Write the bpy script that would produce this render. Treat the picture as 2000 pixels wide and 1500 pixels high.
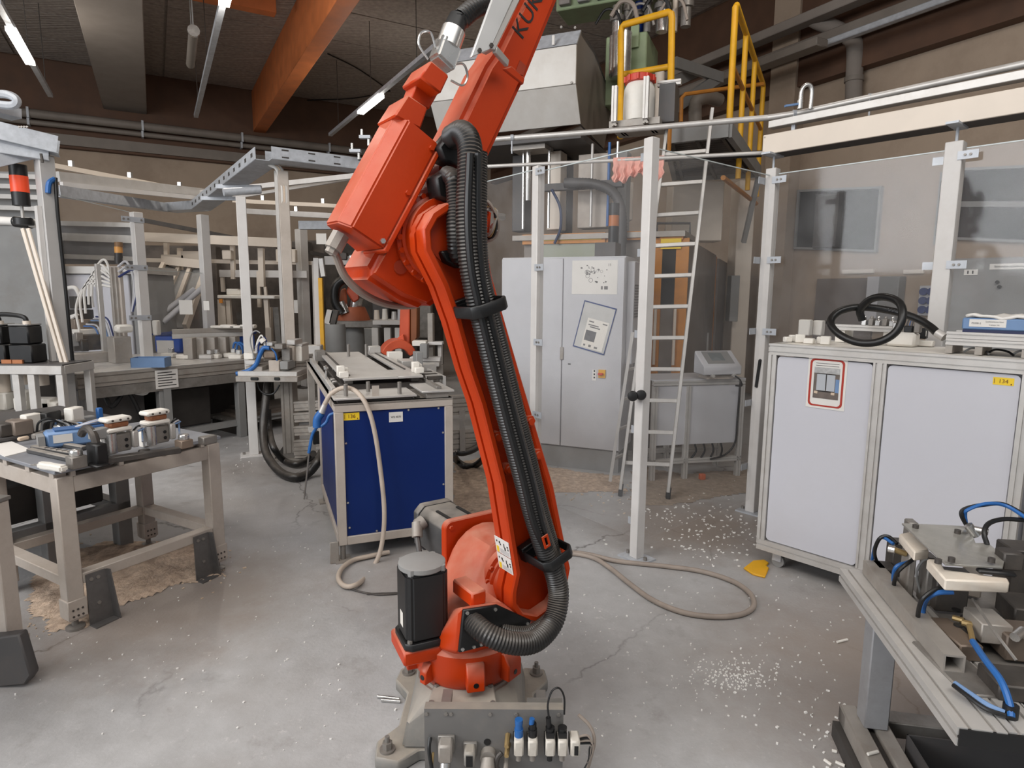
import bpy, bmesh, math, random
from mathutils import Vector as V, Matrix
random.seed(7)
SC = bpy.context.scene
for o in list(bpy.data.objects): bpy.data.objects.remove(o)
COL = SC.collection
# ------------------------------------------------------------------ camera
FPX, HC = 1230.0, 1.55
PITCH, ROLL = math.atan(178/1230.0), math.radians(0.4)
FW = V((0, math.cos(PITCH), -math.sin(PITCH)))
_r0 = V((1, 0, 0)); _u0 = _r0.cross(FW)
RT = _r0*math.cos(ROLL)+_u0*math.sin(ROLL)
UP = -_r0*math.sin(ROLL)+_u0*math.cos(ROLL)
CP = V((0, 0, HC))
cd = bpy.data.cameras.new('camera'); cd.sensor_fit = 'HORIZONTAL'; cd.sensor_width = 36; cd.lens = 36*FPX/2000
cd.clip_start = 0.05; cd.clip_end = 200
cam = bpy.data.objects.new('camera', cd); COL.objects.link(cam)
mw = Matrix((RT, UP, -FW)).transposed().to_4x4(); mw.translation = CP
cam.matrix_world = mw
SC.camera = cam
# ------------------------------------------------------------------ world, lamps, exposure
w = bpy.data.worlds.new('world'); SC.world = w; w.use_nodes = True
bg = w.node_tree.nodes['Background']; bg.inputs[0].default_value = (0.86, 0.93, 1.0, 1); bg.inputs[1].default_value = 0.42
SC.view_settings.view_transform = 'Standard'; SC.view_settings.look = 'None'
SC.view_settings.gamma = 1.0; SC.view_settings.use_curve_mapping = False
SC.view_settings.exposure = -0.36
def area(name, loc, target, sx, sy, power, col=(1, 1, 1)):
    ld = bpy.data.lights.new(name, 'AREA'); ld.shape = 'RECTANGLE'; ld.size = sx; ld.size_y = sy
    ld.energy = power; ld.color = col
    o = bpy.data.objects.new(name, ld); COL.objects.link(o); o.location = loc
    o.rotation_euler = (V(target)-V(loc)).to_track_quat('-Z', 'Y').to_euler()
    return o
area('rooflight_lamp', (-3.6, 0.6, 5.7), (-2.2, 2.6, 0), 7.0, 2.2, 360, (1.0, 0.97, 0.93))
area('rooflight_lamp', (1.6, -0.8, 5.7), (0.8, 2.6, 0), 5.0, 2.0, 250, (1.0, 0.97, 0.93))
area('window_lamp', (-7.5, -2.2, 3.6), (0, 3.4, 1.2), 6.0, 3.2, 620, (0.95, 0.97, 1.0))
# ------------------------------------------------------------------ measuring helpers (photo pixel -> point of a real plane)
def ray(px, py): return FW+RT*((px-1000)/FPX)-UP*((py-750)/FPX)
def F(px, py, z=0.0):
    d = ray(px, py); return CP+d*((z-HC)/d.z)
def D(px, py, y):
    d = ray(px, py); return CP+d*(y/d.y)
def PL(px, py, p0, n):
    d = ray(px, py); n = V(n); return CP+d*((V(p0)-CP).dot(n)/d.dot(n))
# ------------------------------------------------------------------ materials
def lin(c):
    return tuple(((x/255)/12.92 if x/255 <= 0.04045 else ((x/255+0.055)/1.055)**2.4) for x in c)+(1,)
def mat(name, rgb, rough=0.5, metal=0.0, var=0.12, scale=6.0, bump=0.0, bscale=60.0, dirt=None, damt=0.0, emit=0.0, spec=0.5, top=None, tamt=0.0):
    m = bpy.data.materials.new(name); m.use_nodes = True
    nt = m.node_tree; N = nt.nodes; L = nt.links; b = N['Principled BSDF']
    b.inputs['Roughness'].default_value = rough; b.inputs['Metallic'].default_value = metal
    b.inputs['Specular IOR Level'].default_value = spec
    c = lin(rgb)
    tc = N.new('ShaderNodeTexCoord')
    nz = N.new('ShaderNodeTexNoise'); nz.inputs['Scale'].default_value = scale; nz.inputs['Detail'].default_value = 6
    L.new(tc.outputs['Object'], nz.inputs['Vector'])
    cr = N.new('ShaderNodeValToRGB')
    cr.color_ramp.elements[0].position = 0.3; cr.color_ramp.elements[1].position = 0.7
    cr.color_ramp.elements[0].color = tuple(x*(1-var) for x in c[:3])+(1,)
    cr.color_ramp.elements[1].color = tuple(min(1, x*(1+var)) for x in c[:3])+(1,)
    L.new(nz.outputs['Fac'], cr.inputs['Fac'])
    out = cr.outputs['Color']
    if dirt:
        n2 = N.new('ShaderNodeTexNoise'); n2.inputs['Scale'].default_value = scale*0.6; n2.inputs['Detail'].default_value = 8
        n2.inputs['Roughness'].default_value = 0.7
        L.new(tc.outputs['Object'], n2.inputs['Vector'])
        r2 = N.new('ShaderNodeValToRGB'); r2.color_ramp.elements[0].position = 0.48; r2.color_ramp.elements[1].position = 0.72
        r2.color_ramp.elements[0].color = (0, 0, 0, 1); r2.color_ramp.elements[1].color = (damt,)*3+(1,)
        L.new(n2.outputs['Fac'], r2.inputs['Fac'])
        mx = N.new('ShaderNodeMixRGB'); L.new(r2.outputs['Color'], mx.inputs['Fac']); L.new(out, mx.inputs['Color1'])
        mx.inputs['Color2'].default_value = lin(dirt); out = mx.outputs['Color']
    if top:                      # settled dust on upward faces; robot orange also gets painted highlights here
        ge = N.new('ShaderNodeNewGeometry'); sx = N.new('ShaderNodeSeparateXYZ'); L.new(ge.outputs['Normal'], sx.inputs[0])
        m1 = N.new('ShaderNodeMapRange'); m1.inputs['From Min'].default_value = 0.12; m1.inputs['From Max'].default_value = 0.85; m1.inputs['To Max'].default_value = tamt
        L.new(sx.outputs['Z'], m1.inputs['Value'])
        n4 = N.new('ShaderNodeTexNoise'); n4.inputs['Scale'].default_value = 14; n4.inputs['Detail'].default_value = 6; L.new(tc.outputs['Object'], n4.inputs['Vector'])
        m2 = N.new('ShaderNodeMapRange'); m2.inputs['From Min'].default_value = 0.25; m2.inputs['From Max'].default_value = 0.65; m2.inputs['To Min'].default_value = 0.45; L.new(n4.outputs['Fac'], m2.inputs['Value'])
        mm = N.new('ShaderNodeMath'); mm.operation = 'MULTIPLY'; L.new(m1.outputs[0], mm.inputs[0]); L.new(m2.outputs[0], mm.inputs[1])
        mx = N.new('ShaderNodeMixRGB'); L.new(mm.outputs[0], mx.inputs['Fac']); L.new(out, mx.inputs['Color1']); mx.inputs['Color2'].default_value = lin(top); out = mx.outputs['Color']
    L.new(out, b.inputs['Base Color'])
    rr = N.new('ShaderNodeMapRange'); rr.inputs['To Min'].default_value = max(0, rough-0.08); rr.inputs['To Max'].default_value = min(1, rough+0.1)
    L.new(nz.outputs['Fac'], rr.inputs['Value']); L.new(rr.outputs['Result'], b.inputs['Roughness'])
    if bump:
        n3 = N.new('ShaderNodeTexNoise'); n3.inputs['Scale'].default_value = bscale; n3.inputs['Detail'].default_value = 4
        L.new(tc.outputs['Object'], n3.inputs['Vector'])
        bp = N.new('ShaderNodeBump'); bp.inputs['Strength'].default_value = bump; bp.inputs['Distance'].default_value = 0.01
        L.new(n3.outputs['Fac'], bp.inputs['Height']); L.new(bp.outputs['Normal'], b.inputs['Normal'])
    if emit:
        b.inputs['Emission Color'].default_value = c; b.inputs['Emission Strength'].default_value = emit
    return m
ORANGE = mat('robot_orange_paint', (188, 56, 8), 0.38, 0, 0.08, 5, 0.04, 90, (176, 80, 40), 0.12, spec=0.35, top=(200, 158, 136), tamt=0.58)  # top tint is dust plus pale highlight painted into upward faces
ORANGE2 = mat('far_robot_orange_paint', (196, 82, 50), 0.5, 0, 0.12, 6)
BLACK = mat('black_plastic', (22, 22, 23), 0.42, 0, 0.2, 10)
HOSE = mat('black_corrugated_hose', (24, 23, 23), 0.36, 0, 0.25, 12, 0, 60, (70, 64, 60), 0.2, top=(128, 120, 112), tamt=0.45)
RUBBER = mat('grey_rubber_hose', (150, 138, 128), 0.55, 0, 0.12, 12)
CASTG = mat('grey_cast_iron', (128, 126, 122), 0.6, 0.05, 0.14, 9, 0.1, 60, (168, 156, 142), 0.4, top=(176, 166, 152), tamt=0.7)
MOTOR = mat('charcoal_motor_paint', (66, 66, 67), 0.5, 0.1, 0.15, 8, 0, 60, (110, 104, 98), 0.3, top=(176, 168, 158), tamt=0.7)
ALU = mat('aluminium', (196, 193, 189), 0.42, 0.35, 0.06, 10, 0, 60, (150, 138, 126), 0.3)
ALUD = mat('dusty_aluminium', (158, 152, 145), 0.5, 0.25, 0.12, 10, 0.05, 60, (128, 112, 98), 0.5)
ZINC = mat('galvanised_steel', (184, 188, 194), 0.45, 0.2, 0.12, 18, 0, 60, (130, 130, 132), 0.3)
CHROME = mat('bright_steel', (205, 203, 200), 0.25, 0.85, 0.08, 12)
STEEL = mat('worn_steel', (138, 134, 129), 0.45, 0.45, 0.18, 12, 0.05, 60, (98, 86, 76), 0.5)
DSTEEL = mat('dark_steel', (74, 70, 67), 0.5, 0.35, 0.2, 12, 0.08, 60, (104, 92, 80), 0.4)
POSTW = mat('pale_grey_painted_steel', (206, 203, 200), 0.5, 0, 0.05, 5, 0, 60, (176, 166, 158), 0.3)
BEIGEP = mat('beige_grey_painted_steel', (182, 172, 162), 0.55, 0, 0.08, 5, 0.05, 60, (132, 116, 102), 0.45)
WHITEP = mat('white_panel', (198, 198, 205), 0.45, 0, 0.02, 2, 0, 60, (184, 182, 183), 0.25)
GREYP = mat('light_grey_cabinet_paint', (192, 192, 196), 0.5, 0, 0.03, 3, 0, 60, (172, 170, 170), 0.3)
GREYM = mat('mid_grey_machine_paint', (140, 140, 139), 0.55, 0, 0.08, 4, 0, 60, (116, 108, 100), 0.4)
DGREY = mat('dark_grey_sheet', (76, 74, 74), 0.55, 0.1, 0.12, 5, 0, 60, (96, 86, 78), 0.4)
BLUE = mat('royal_blue_panel', (0, 34, 98), 0.5, 0, 0.06, 3, 0, 60, (14, 44, 96), 0.4, spec=0.3)
BLUEC = mat('bright_blue_plastic', (38, 96, 162), 0.42, 0, 0.1, 8)
BLUEG = mat('grey_blue_plastic', (108, 138, 178), 0.5, 0, 0.08, 8)
YEL = mat('yellow_paint', (222, 166, 26), 0.5, 0, 0.1, 8, 0, 60, (206, 130, 40), 0.35)
YLAB = mat('yellow_label', (236, 200, 40), 0.5, 0, 0.03, 8)
WPLA = mat('white_plastic', (228, 224, 216), 0.5, 0, 0.05, 10, 0, 60, (206, 192, 176), 0.3)
PAPER = mat('paper', (222, 219, 214), 0.75, 0, 0.03, 5)
INK = mat('black_print', (34, 32, 32), 0.7, 0, 0.05, 5)
GINK = mat('grey_print', (120, 118, 118), 0.7, 0, 0.1, 40)
RED = mat('red_plastic', (196, 56, 34), 0.45, 0, 0.1, 8)
REDP = mat('red_print', (168, 48, 34), 0.6, 0, 0.05, 8)
OFRAME = mat('orange_yellow_frame', (196, 128, 48), 0.5, 0, 0.12, 12, 0, 60, (140, 96, 56), 0.4)
GREEN = mat('sage_green_machine_paint', (136, 152, 118), 0.5, 0, 0.08, 6, 0, 60, (118, 112, 92), 0.4)
RAG = mat('pink_cloth', (220, 158, 144), 0.9, 0, 0.15, 20)
WOOD = mat('raw_wood', (206, 186, 164), 0.7, 0, 0.1, 14, 0.1, 40, (150, 120, 92), 0.4)
BRASS = mat('brass', (176, 150, 104), 0.4, 0.6, 0.15, 12)
TIMB = mat('glulam_timber', (196, 112, 62), 0.6, 0, 0.14, 4, 0.1, 30)
DTIMB = mat('dark_timber', (92, 66, 50), 0.7, 0, 0.15, 4, 0.1, 30)
WALLM = mat('beige_wall_plaster', (172, 154, 136), 0.85, 0, 0.06, 1.5, 0.1, 40, (120, 100, 84), 0.4)
PIPEG = mat('grey_wall_pipe', (128, 120, 112), 0.6, 0.1, 0.1, 4)
DUCT = mat('grey_roof_beam', (142, 134, 127), 0.75, 0, 0.06, 4, 0.1, 60, spec=0.03)
LAMPW = mat('lit_fluorescent_tube', (255, 250, 240), 0.5, 0, 0.0, 4, emit=9.0)
CREAM = mat('cream_sheet_metal', (218, 206, 192), 0.5, 0, 0.05, 4)
LGREYM = mat('hood_sheet_metal', (200, 197, 192), 0.45, 0.15, 0.05, 3, 0, 60, (170, 160, 148), 0.4)
SAW = mat('sawdust', (192, 170, 150), 0.95, 0, 0.24, 26, 0.9, 55, (122, 102, 86), 0.65)
CHIPM = mat('white_chips', (232, 230, 226), 0.6, 0, 0.06, 8)
DARK = mat('dark_interior', (64, 60, 57), 0.8, 0, 0.25, 6)
def glass_mat(name, tint, alpha, dust):
    m = bpy.data.materials.new(name); m.use_nodes = True
    nt = m.node_tree; N = nt.nodes; L = nt.links
    out = N['Material Output']; N.remove(N['Principled BSDF'])
    tr = N.new('ShaderNodeBsdfTransparent'); tr.inputs[0].default_value = tint
    gl = N.new('ShaderNodeBsdfGlossy'); gl.inputs['Roughness'].default_value = 0.06
    df = N.new('ShaderNodeBsdfDiffuse'); df.inputs[0].default_value = (0.75, 0.75, 0.76, 1)
    fr = N.new('ShaderNodeLayerWeight'); fr.inputs[0].default_value = 0.5
    pw = N.new('ShaderNodeMath'); pw.operation = 'POWER'; pw.inputs[1].default_value = 4.0; L.new(fr.outputs['Facing'], pw.inputs[0])
    ma = N.new('ShaderNodeMath'); ma.operation = 'MULTIPLY_ADD'; ma.inputs[1].default_value = 0.22; ma.inputs[2].default_value = 0.016; L.new(pw.outputs[0], ma.inputs[0])
    m1 = N.new('ShaderNodeMixShader'); L.new(ma.outputs[0], m1.inputs[0]); L.new(tr.outputs[0], m1.inputs[1]); L.new(gl.outputs[0], m1.inputs[2])
    tc = N.new('ShaderNodeTexCoord'); nz = N.new('ShaderNodeTexNoise'); nz.inputs['Scale'].default_value = 3.0; nz.inputs['Detail'].default_value = 8
    L.new(tc.outputs['Object'], nz.inputs['Vector'])
    mr = N.new('ShaderNodeMapRange'); mr.inputs['From Min'].default_value = 0.35; mr.inputs['From Max'].default_value = 0.75
    mr.inputs['To Min'].default_value = dust*0.3; mr.inputs['To Max'].default_value = dust
    L.new(nz.outputs['Fac'], mr.inputs['Value'])
    m2 = N.new('ShaderNodeMixShader'); L.new(mr.outputs[0], m2.inputs[0]); L.new(m1.outputs[0], m2.inputs[1]); L.new(df.outputs[0], m2.inputs[2])
    L.new(m2.outputs[0], out.inputs[0])
    return m
PLEXI = glass_mat('clear_plastic_sheet', (0.985, 0.985, 0.985, 1), 0.1, 0.07)
DGLASS = mat('dark_window_glass', (40, 38, 37), 0.45, 0, 0.1, 4, spec=0.2)
# ------------------------------------------------------------------ mesh builder
class Fr:
    def __init__(s, o=(0, 0, 0), x=(1, 0, 0), y=None, z=(0, 0, 1)):
        s.o = V(o); s.x = V(x).normalized(); s.z = V(z).normalized()
        s.y = V(y).normalized() if y is not None else s.z.cross(s.x).normalized()
    def p(s, a, b=None, c=None):
        if b is None: a, b, c = a
        return s.o+s.x*a+s.y*b+s.z*c
    def d(s, a, b, c): return s.x*a+s.y*b+s.z*c
WF = Fr()
def frame_yaw(o, deg):
    a = math.radians(deg); return Fr(o, (math.cos(a), math.sin(a), 0))
def perp(d):
    d = V(d).normalized(); h = V((0, 0, 1)) if abs(d.z) < 0.9 else V((1, 0, 0))
    u = d.cross(h).normalized(); return u, d.cross(u).normalized()
def cat(pts, n=6):
    P = [V(p) for p in pts]
    if len(P) < 3: return P
    out = []
    for i in range(len(P)-1):
        a = P[i-1] if i else P[0]*2-P[1]; b = P[i]; c = P[i+1]; d = P[i+2] if i+2 < len(P) else P[-1]*2-P[-2]
        for k in range(n):
            t = k/n
            out.append(0.5*((2*b)+(c-a)*t+(2*a-5*b+4*c-d)*t*t+(3*b-a-3*c+d)*t**3))
    out.append(P[-1]); return out
class MB:
    def __init__(s, fr=None): s.v = []; s.f = []; s.fr = fr or WF
    def add(s, vs, fs):
        o = len(s.v); s.v += [V(v) for v in vs]; s.f += [tuple(i+o for i in f) for f in fs]; return s
    def hexa(s, p):   # 8 world points: bottom 4 ccw, top 4 ccw
        return s.add(p, [(3, 2, 1, 0), (4, 5, 6, 7), (0, 1, 5, 4), (1, 2, 6, 5), (2, 3, 7, 6), (3, 0, 4, 7)])
    def box(s, x0, x1, y0, y1, z0, z1):
        q = s.fr.p
        return s.hexa([q(x0, y0, z0), q(x1, y0, z0), q(x1, y1, z0), q(x0, y1, z0), q(x0, y0, z1), q(x1, y0, z1), q(x1, y1, z1), q(x0, y1, z1)])
    def cbox(s, x, y, z, a, b, c): return s.box(x-a/2, x+a/2, y-b/2, y+b/2, z, z+c)
    def prism(s, poly, vec):          # world polygon, extruded by vec
        n = len(poly); P = [V(p) for p in poly]; vec = V(vec)
        nn = V((0, 0, 0))
        for i in range(n): nn += P[i].cross(P[(i+1) % n])
        if nn.dot(vec) > 0: P = P[::-1]
        return s.add(P+[p+vec for p in P], [tuple(range(n)), tuple(range(2*n-1, n-1, -1))]+[(i, i+n, (i+1) % n+n, (i+1) % n) for i in range(n)])
    def ring(s, outer, inner, vec):   # frame-shaped prism
        n = len(outer); O = [V(p) for p in outer]; I = [V(p) for p in inner]; vec = V(vec)
        vs = O+I+[p+vec for p in O]+[p+vec for p in I]; fs = []
        for i in range(n):
            j = (i+1) % n
            fs += [(i, j, n+j, n+i), (2*n+j, 2*n+i, 3*n+i, 3*n+j), (j, i, 2*n+i, 2*n+j), (n+i, n+j, 3*n+j, 3*n+i)]
        return s.add(vs, fs)
    def bar(s, p, q, w, h, up=(0, 0, 1), loc=True):
        if loc: p, q = s.fr.p(p), s.fr.p(q)
        p, q = V(p), V(q); d = (q-p).normalized(); up = V(up)
        if abs(d.dot(up)) > 0.95: up = s.fr.y if loc else V((0, 1, 0))
        a = d.cross(up).normalized()*(w/2); b = a.cross(d).normalized()*(h/2)
        return s.hexa([p-a-b, p+a-b, q+a-b, q-a-b, p-a+b, p+a+b, q+a+b, q-a+b])
    def prof(s, p, q, w, h, up=(0, 0, 1), nw=1, nh=1, g=0.009, dp=0.007):   # slotted aluminium profile
        p, q = V(p), V(q); d = (q-p).normalized(); up = V(up)
        if abs(d.dot(up)) > 0.95: up = s.fr.y
        a = d.cross(up).normalized(); b = a.cross(d).normalized()
        def side(L, n):
            r = [(-L/2, 0)]
            for i in range(n):
                c = -L/2+L*(i+0.5)/n; r += [(c-g/2, 0), (c-g/2, dp), (c+g/2, dp), (c+g/2, 0)]
            return r
        sec = []
        for (t, n) in side(w, nw): sec.append((t, -h/2+n))
        for (t, n) in side(h, nh): sec.append((w/2-n, t))
        for (t, n) in side(w, nw): sec.append((-t, h/2-n))
        for (t, n) in side(h, nh): sec.append((-w/2+n, -t))
        return s.prism([p+a*x+b*y for x, y in sec], q-p)
    def cyl(s, p, q, r, r2=None, n=14, caps=True):
        p, q = V(p), V(q); r2 = r if r2 is None else r2; u, w_ = perp(q-p)
        ring = [(math.cos(2*math.pi*i/n), math.sin(2*math.pi*i/n)) for i in range(n)]
        vs = [p+u*c*r+w_*t*r for c, t in ring]+[q+u*c*r2+w_*t*r2 for c, t in ring]
        fs = [(i, i+n, (i+1) % n+n, (i+1) % n) for i in range(n)]
        if caps: fs += [tuple(range(n)), tuple(range(2*n-1, n-1, -1))]
        return s.add(vs, fs)
    def lathe(s, o, ax, prof, n=24):  # prof: (radius, height)
        o = V(o); ax = V(ax).normalized(); u, w_ = perp(ax); vs = []; fs = []
        for r, h in prof:
            for i in range(n):
                t = 2*math.pi*i/n; vs.append(o+ax*h+(u*math.cos(t)+w_*math.sin(t))*max(r, 1e-4))
        for k in range(len(prof)-1):
            for i in range(n):
                j = (i+1) % n; fs.append((k*n+i, (k+1)*n+i, (k+1)*n+j, k*n+j))
        m = len(prof)-1
        fs += [tuple(range(n)), tuple(range(m*n+n-1, m*n-1, -1))]
        return s.add(vs, fs)
    def tube(s, pts, r, n=8, sm=6, rib=0.0, pitch=0.0):
        P = cat(pts, sm) if sm else [V(p) for p in pts]
        if rib:                       # corrugated: resample evenly, alternate radius
            seg = [0]
            for i in range(1, len(P)): seg.append(seg[-1]+(P[i]-P[i-1]).length)
            m = max(4, int(seg[-1]/(pitch/2))); Q = []; k = 0
            for i in range(m+1):
                t = seg[-1]*i/m
                while k < len(P)-2 and seg[k+1] < t: k += 1
                Q.append(P[k].lerp(P[k+1], (t-seg[k])/max(1e-9, seg[k+1]-seg[k])))
            P = Q
        vs = []; fs = []; u = None
        for i, p in enumerate(P):
            d = (P[min(i+1, len(P)-1)]-P[max(i-1, 0)]).normalized()
            if u is None: u, _ = perp(d)
            u = (u-d*u.dot(d)).normalized(); w_ = d.cross(u)
            rr = r*(1-rib*(i % 2)) if rib else r
            for k in range(n):
                t = 2*math.pi*k/n; vs.append(p+(u*math.cos(t)+w_*math.sin(t))*rr)
        for i in range(len(P)-1):
            for k in range(n):
                j = (k+1) % n; fs.append((i*n+k, i*n+j, (i+1)*n+j, (i+1)*n+k))
        m = len(P)-1
        fs += [tuple(range(n-1, -1, -1)), tuple(m*n+k for k in range(n))]
        return s.add(vs, fs)
    def bolt(s, p, d, r=0.008, h=0.006):
        d = V(d).normalized(); return s.cyl(V(p)-d*0.002, V(p)+d*h, r, n=6)
    def hull(s, pts):
        bm = bmesh.new()
        for p in pts: bm.verts.new(p)
        bmesh.ops.convex_hull(bm, input=bm.verts)
        bm.verts.index_update(); used = [v for v in bm.verts if v.link_faces]
        idx = {v: i for i, v in enumerate(used)}
        s.add([v.co.copy() for v in used], [tuple(idx[v] for v in f.verts) for f in bm.faces]); bm.free(); return s
    def build(s, name, m, parent=None, label=None, cat_=None, group=None, kind=None, bev=0.0, smooth=True, seg=1):
        lo = V((min(v.x for v in s.v), min(v.y for v in s.v), min(v.z for v in s.v)))
        hi = V((max(v.x for v in s.v), max(v.y for v in s.v), max(v.z for v in s.v)))
        c = (lo+hi)/2
        if parent is None: c.z = lo.z
        me = bpy.data.meshes.new(name); me.from_pydata([v-c for v in s.v], [], s.f); me.validate()
        bm = bmesh.new(); bm.from_mesh(me); bmesh.ops.recalc_face_normals(bm, faces=bm.faces)
        if bev:
            es = [e for e in bm.edges if len(e.link_faces) == 2 and e.calc_face_angle(0) > 0.6]
            bmesh.ops.bevel(bm, geom=es, offset=bev, segments=seg, affect='EDGES', clamp_overlap=True)
        bm.to_mesh(me); bm.free()
        if smooth:
            for f in me.polygons: f.use_smooth = True
            me.set_sharp_from_angle(angle=math.radians(38))
        me.materials.append(m)
        o = bpy.data.objects.new(name, me); COL.objects.link(o)
        if parent is not None:
            o.parent = parent; o.location = c-wloc(parent)
        else: o.location = c
        o['_w'] = tuple(c)
        props(o, label, cat_, group, kind); return o
def wloc(o): return V(o['_w'])
def props(o, label=None, cat_=None, group=None, kind=None):
    if label: o['label'] = label
    if cat_: o['category'] = cat_
    if group: o['group'] = group
    if kind: o['kind'] = kind
    return o
def thing(name, label, cat_, loc, group=None):
    o = bpy.data.objects.new(name, None); COL.objects.link(o); o.empty_display_size = 0.1
    o.location = loc; o['_w'] = tuple(V(loc)); return props(o, label, cat_, group)
def clone(o, delta, label=None):
    c = o.copy(); COL.objects.link(c); c.location = o.location+V(delta); c['_w'] = tuple(wloc(o)+V(delta))
    if label: c['label'] = label
    for ch in o.children:
        d = ch.copy(); COL.objects.link(d); d.parent = c; d['_w'] = tuple(wloc(ch)+V(delta))
        for g in ch.children:
            e = g.copy(); COL.objects.link(e); e.parent = d
    return c
def text(s, name, size, m, o, xd, yd, parent, label=None, depth=0.0004, align='CENTER', sx=1.0):
    cu = bpy.data.curves.new('txt', 'FONT'); cu.body = s; cu.size = size; cu.extrude = depth
    cu.align_x = align; cu.align_y = 'CENTER'; cu.resolution_u = 3
    ob = bpy.data.objects.new('txt', cu); me = bpy.data.meshes.new_from_object(ob)
    bpy.data.objects.remove(ob); bpy.data.curves.remove(cu)
    xd = V(xd).normalized(); yd = V(yd).normalized(); zd = xd.cross(yd)
    b = MB(); b.add([V(o)+xd*v.co.x*sx+yd*v.co.y+zd*(v.co.z+0.0008) for v in me.vertices], [tuple(p.vertices) for p in me.polygons])
    bpy.data.meshes.remove(me)
    return b.build(name, m, parent, label, smooth=False)
# ================================================================== SETTING
AX = V((-0.491, 0.871, 0)).normalized()      # long axis of the hall
BX = V((AX.y, -AX.x, 0))                     # along the back wall, to the right
CZ = 6.0
PB = D(490, 205, 15.0); PB.z = 0
QA = D(1682, 140, 8.6); ZB = QA.z; QA.z = 0
sc_ = (QA-PB).dot(BX); CORNER = PB+BX*sc_
def struct(mb, name, m, **k): return mb.build(name, m, kind='structure', **k)
def floor_mat():
    m = bpy.data.materials.new('concrete_floor'); m.use_nodes = True
    nt = m.node_tree; N = nt.nodes; L = nt.links; b = N['Principled BSDF']
    tc = N.new('ShaderNodeTexCoord')
    def noise(sc, det, ro=0.6):
        n = N.new('ShaderNodeTexNoise'); n.inputs['Scale'].default_value = sc; n.inputs['Detail'].default_value = det
        n.inputs['Roughness'].default_value = ro; L.new(tc.outputs['Object'], n.inputs['Vector']); return n
    def ramp(src, p0, c0, p1, c1):
        r = N.new('ShaderNodeValToRGB'); e = r.color_ramp.elements
        e[0].position = p0; e[0].color = c0; e[1].position = p1; e[1].color = c1; L.new(src, r.inputs['Fac']); return r.outputs['Color']
    def mix(f, a, c, mode='MIX'):
        x = N.new('ShaderNodeMixRGB'); x.blend_type = mode
        if isinstance(f, float): x.inputs['Fac'].default_value = f
        else: L.new(f, x.inputs['Fac'])
        for s, i in ((a, 'Color1'), (c, 'Color2')):
            if isinstance(s, tuple): x.inputs[i].default_value = s
            else: L.new(s, x.inputs[i])
        return x.outputs['Color']
    n1 = noise(0.9, 8, 0.65); n2 = noise(9, 8, 0.7); n3 = noise(0.55, 4); n4 = noise(70, 3)
    base = ramp(n1.outputs['Fac'], 0.32, lin((144, 142, 141)), 0.68, lin((184, 184, 185)))
    fine = ramp(n2.outputs['Fac'], 0.3, lin((156, 155, 155)), 0.7, lin((192, 192, 193)))
    c = mix(0.4, base, fine)
    bf = ramp(n3.outputs['Fac'], 0.52, (0, 0, 0, 1), 0.72, (0.32, 0.32, 0.32, 1))
    c = mix(bf, c, lin((140, 126, 114)))
    # cracks
    nd = noise(2.2, 5)
    ad = N.new('ShaderNodeMixRGB'); ad.inputs['Fac'].default_value = 0.28; L.new(tc.outputs['Object'], ad.inputs['Color1']); L.new(nd.outputs['Color'], ad.inputs['Color2'])
    vo = N.new('ShaderNodeTexVoronoi'); vo.feature = 'DISTANCE_TO_EDGE'; vo.inputs['Scale'].default_value = 0.95
    L.new(ad.outputs['Color'], vo.inputs['Vector'])
    cr = ramp(vo.outputs['Distance'], 0.0, (1, 1, 1, 1), 0.006, (0, 0, 0, 1))
    nm = noise(0.8, 2); cm = ramp(nm.outputs['Fac'], 0.46, (0, 0, 0, 1), 0.56, (0.75, 0.75, 0.75, 1))
    cf = mix(1.0, cr, cm, 'MULTIPLY')
    c = mix(cf, c, lin((72, 68, 64)))
    # light scratches and trodden-in dust
    n5 = noise(26, 6, 0.75); sf = ramp(n5.outputs['Fac'], 0.60, (0, 0, 0, 1), 0.72, (0.55, 0.55, 0.55, 1))
    c = mix(sf, c, lin((208, 206, 204)))
    n6 = noise(85, 5, 0.7); s6 = ramp(n6.outputs['Fac'], 0.66, (0, 0, 0, 1), 0.74, (0.6, 0.6, 0.6, 1)); c = mix(s6, c, lin((216, 214, 212)))
    n7 = noise(4.2, 9, 0.75); s7 = ramp(n7.outputs['Fac'], 0.57, (0, 0, 0, 1), 0.75, (0.5, 0.5, 0.5, 1)); c = mix(s7, c, lin((112, 104, 98)))
    # trodden-in brown grime around the machine feet
    gp = N.new('ShaderNodeNewGeometry')
    for (gx, gy, r0, r1, am) in ((1.75, 2.3, 0.2, 1.35, 0.75), (1.25, 4.1, 0.15, 0.9, 0.7), (-1.75, 3.0, 0.2, 0.95, 0.6), (-0.4, 3.25, 0.1, 0.8, 0.5), (-2.3, 5.4, 0.1, 0.8, 0.35)):
        vd = N.new('ShaderNodeVectorMath'); vd.operation = 'DISTANCE'; L.new(gp.outputs['Position'], vd.inputs[0]); vd.inputs[1].default_value = (gx, gy, 0)
        jit = N.new('ShaderNodeMath'); jit.operation = 'MULTIPLY_ADD'; L.new(n7.outputs['Fac'], jit.inputs[0]); jit.inputs[1].default_value = 0.9; L.new(vd.outputs['Value'], jit.inputs[2])
        mr = N.new('ShaderNodeMapRange'); mr.interpolation_type = 'SMOOTHSTEP'; L.new(jit.outputs[0], mr.inputs['Value'])
        mr.inputs['From Min'].default_value = r0+0.45; mr.inputs['From Max'].default_value = r1+0.45; mr.inputs['To Min'].default_value = am; mr.inputs['To Max'].default_value = 0
        c = mix(mr.outputs[0], c, lin((132, 116, 102)))
    L.new(c, b.inputs['Base Color'])
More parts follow.
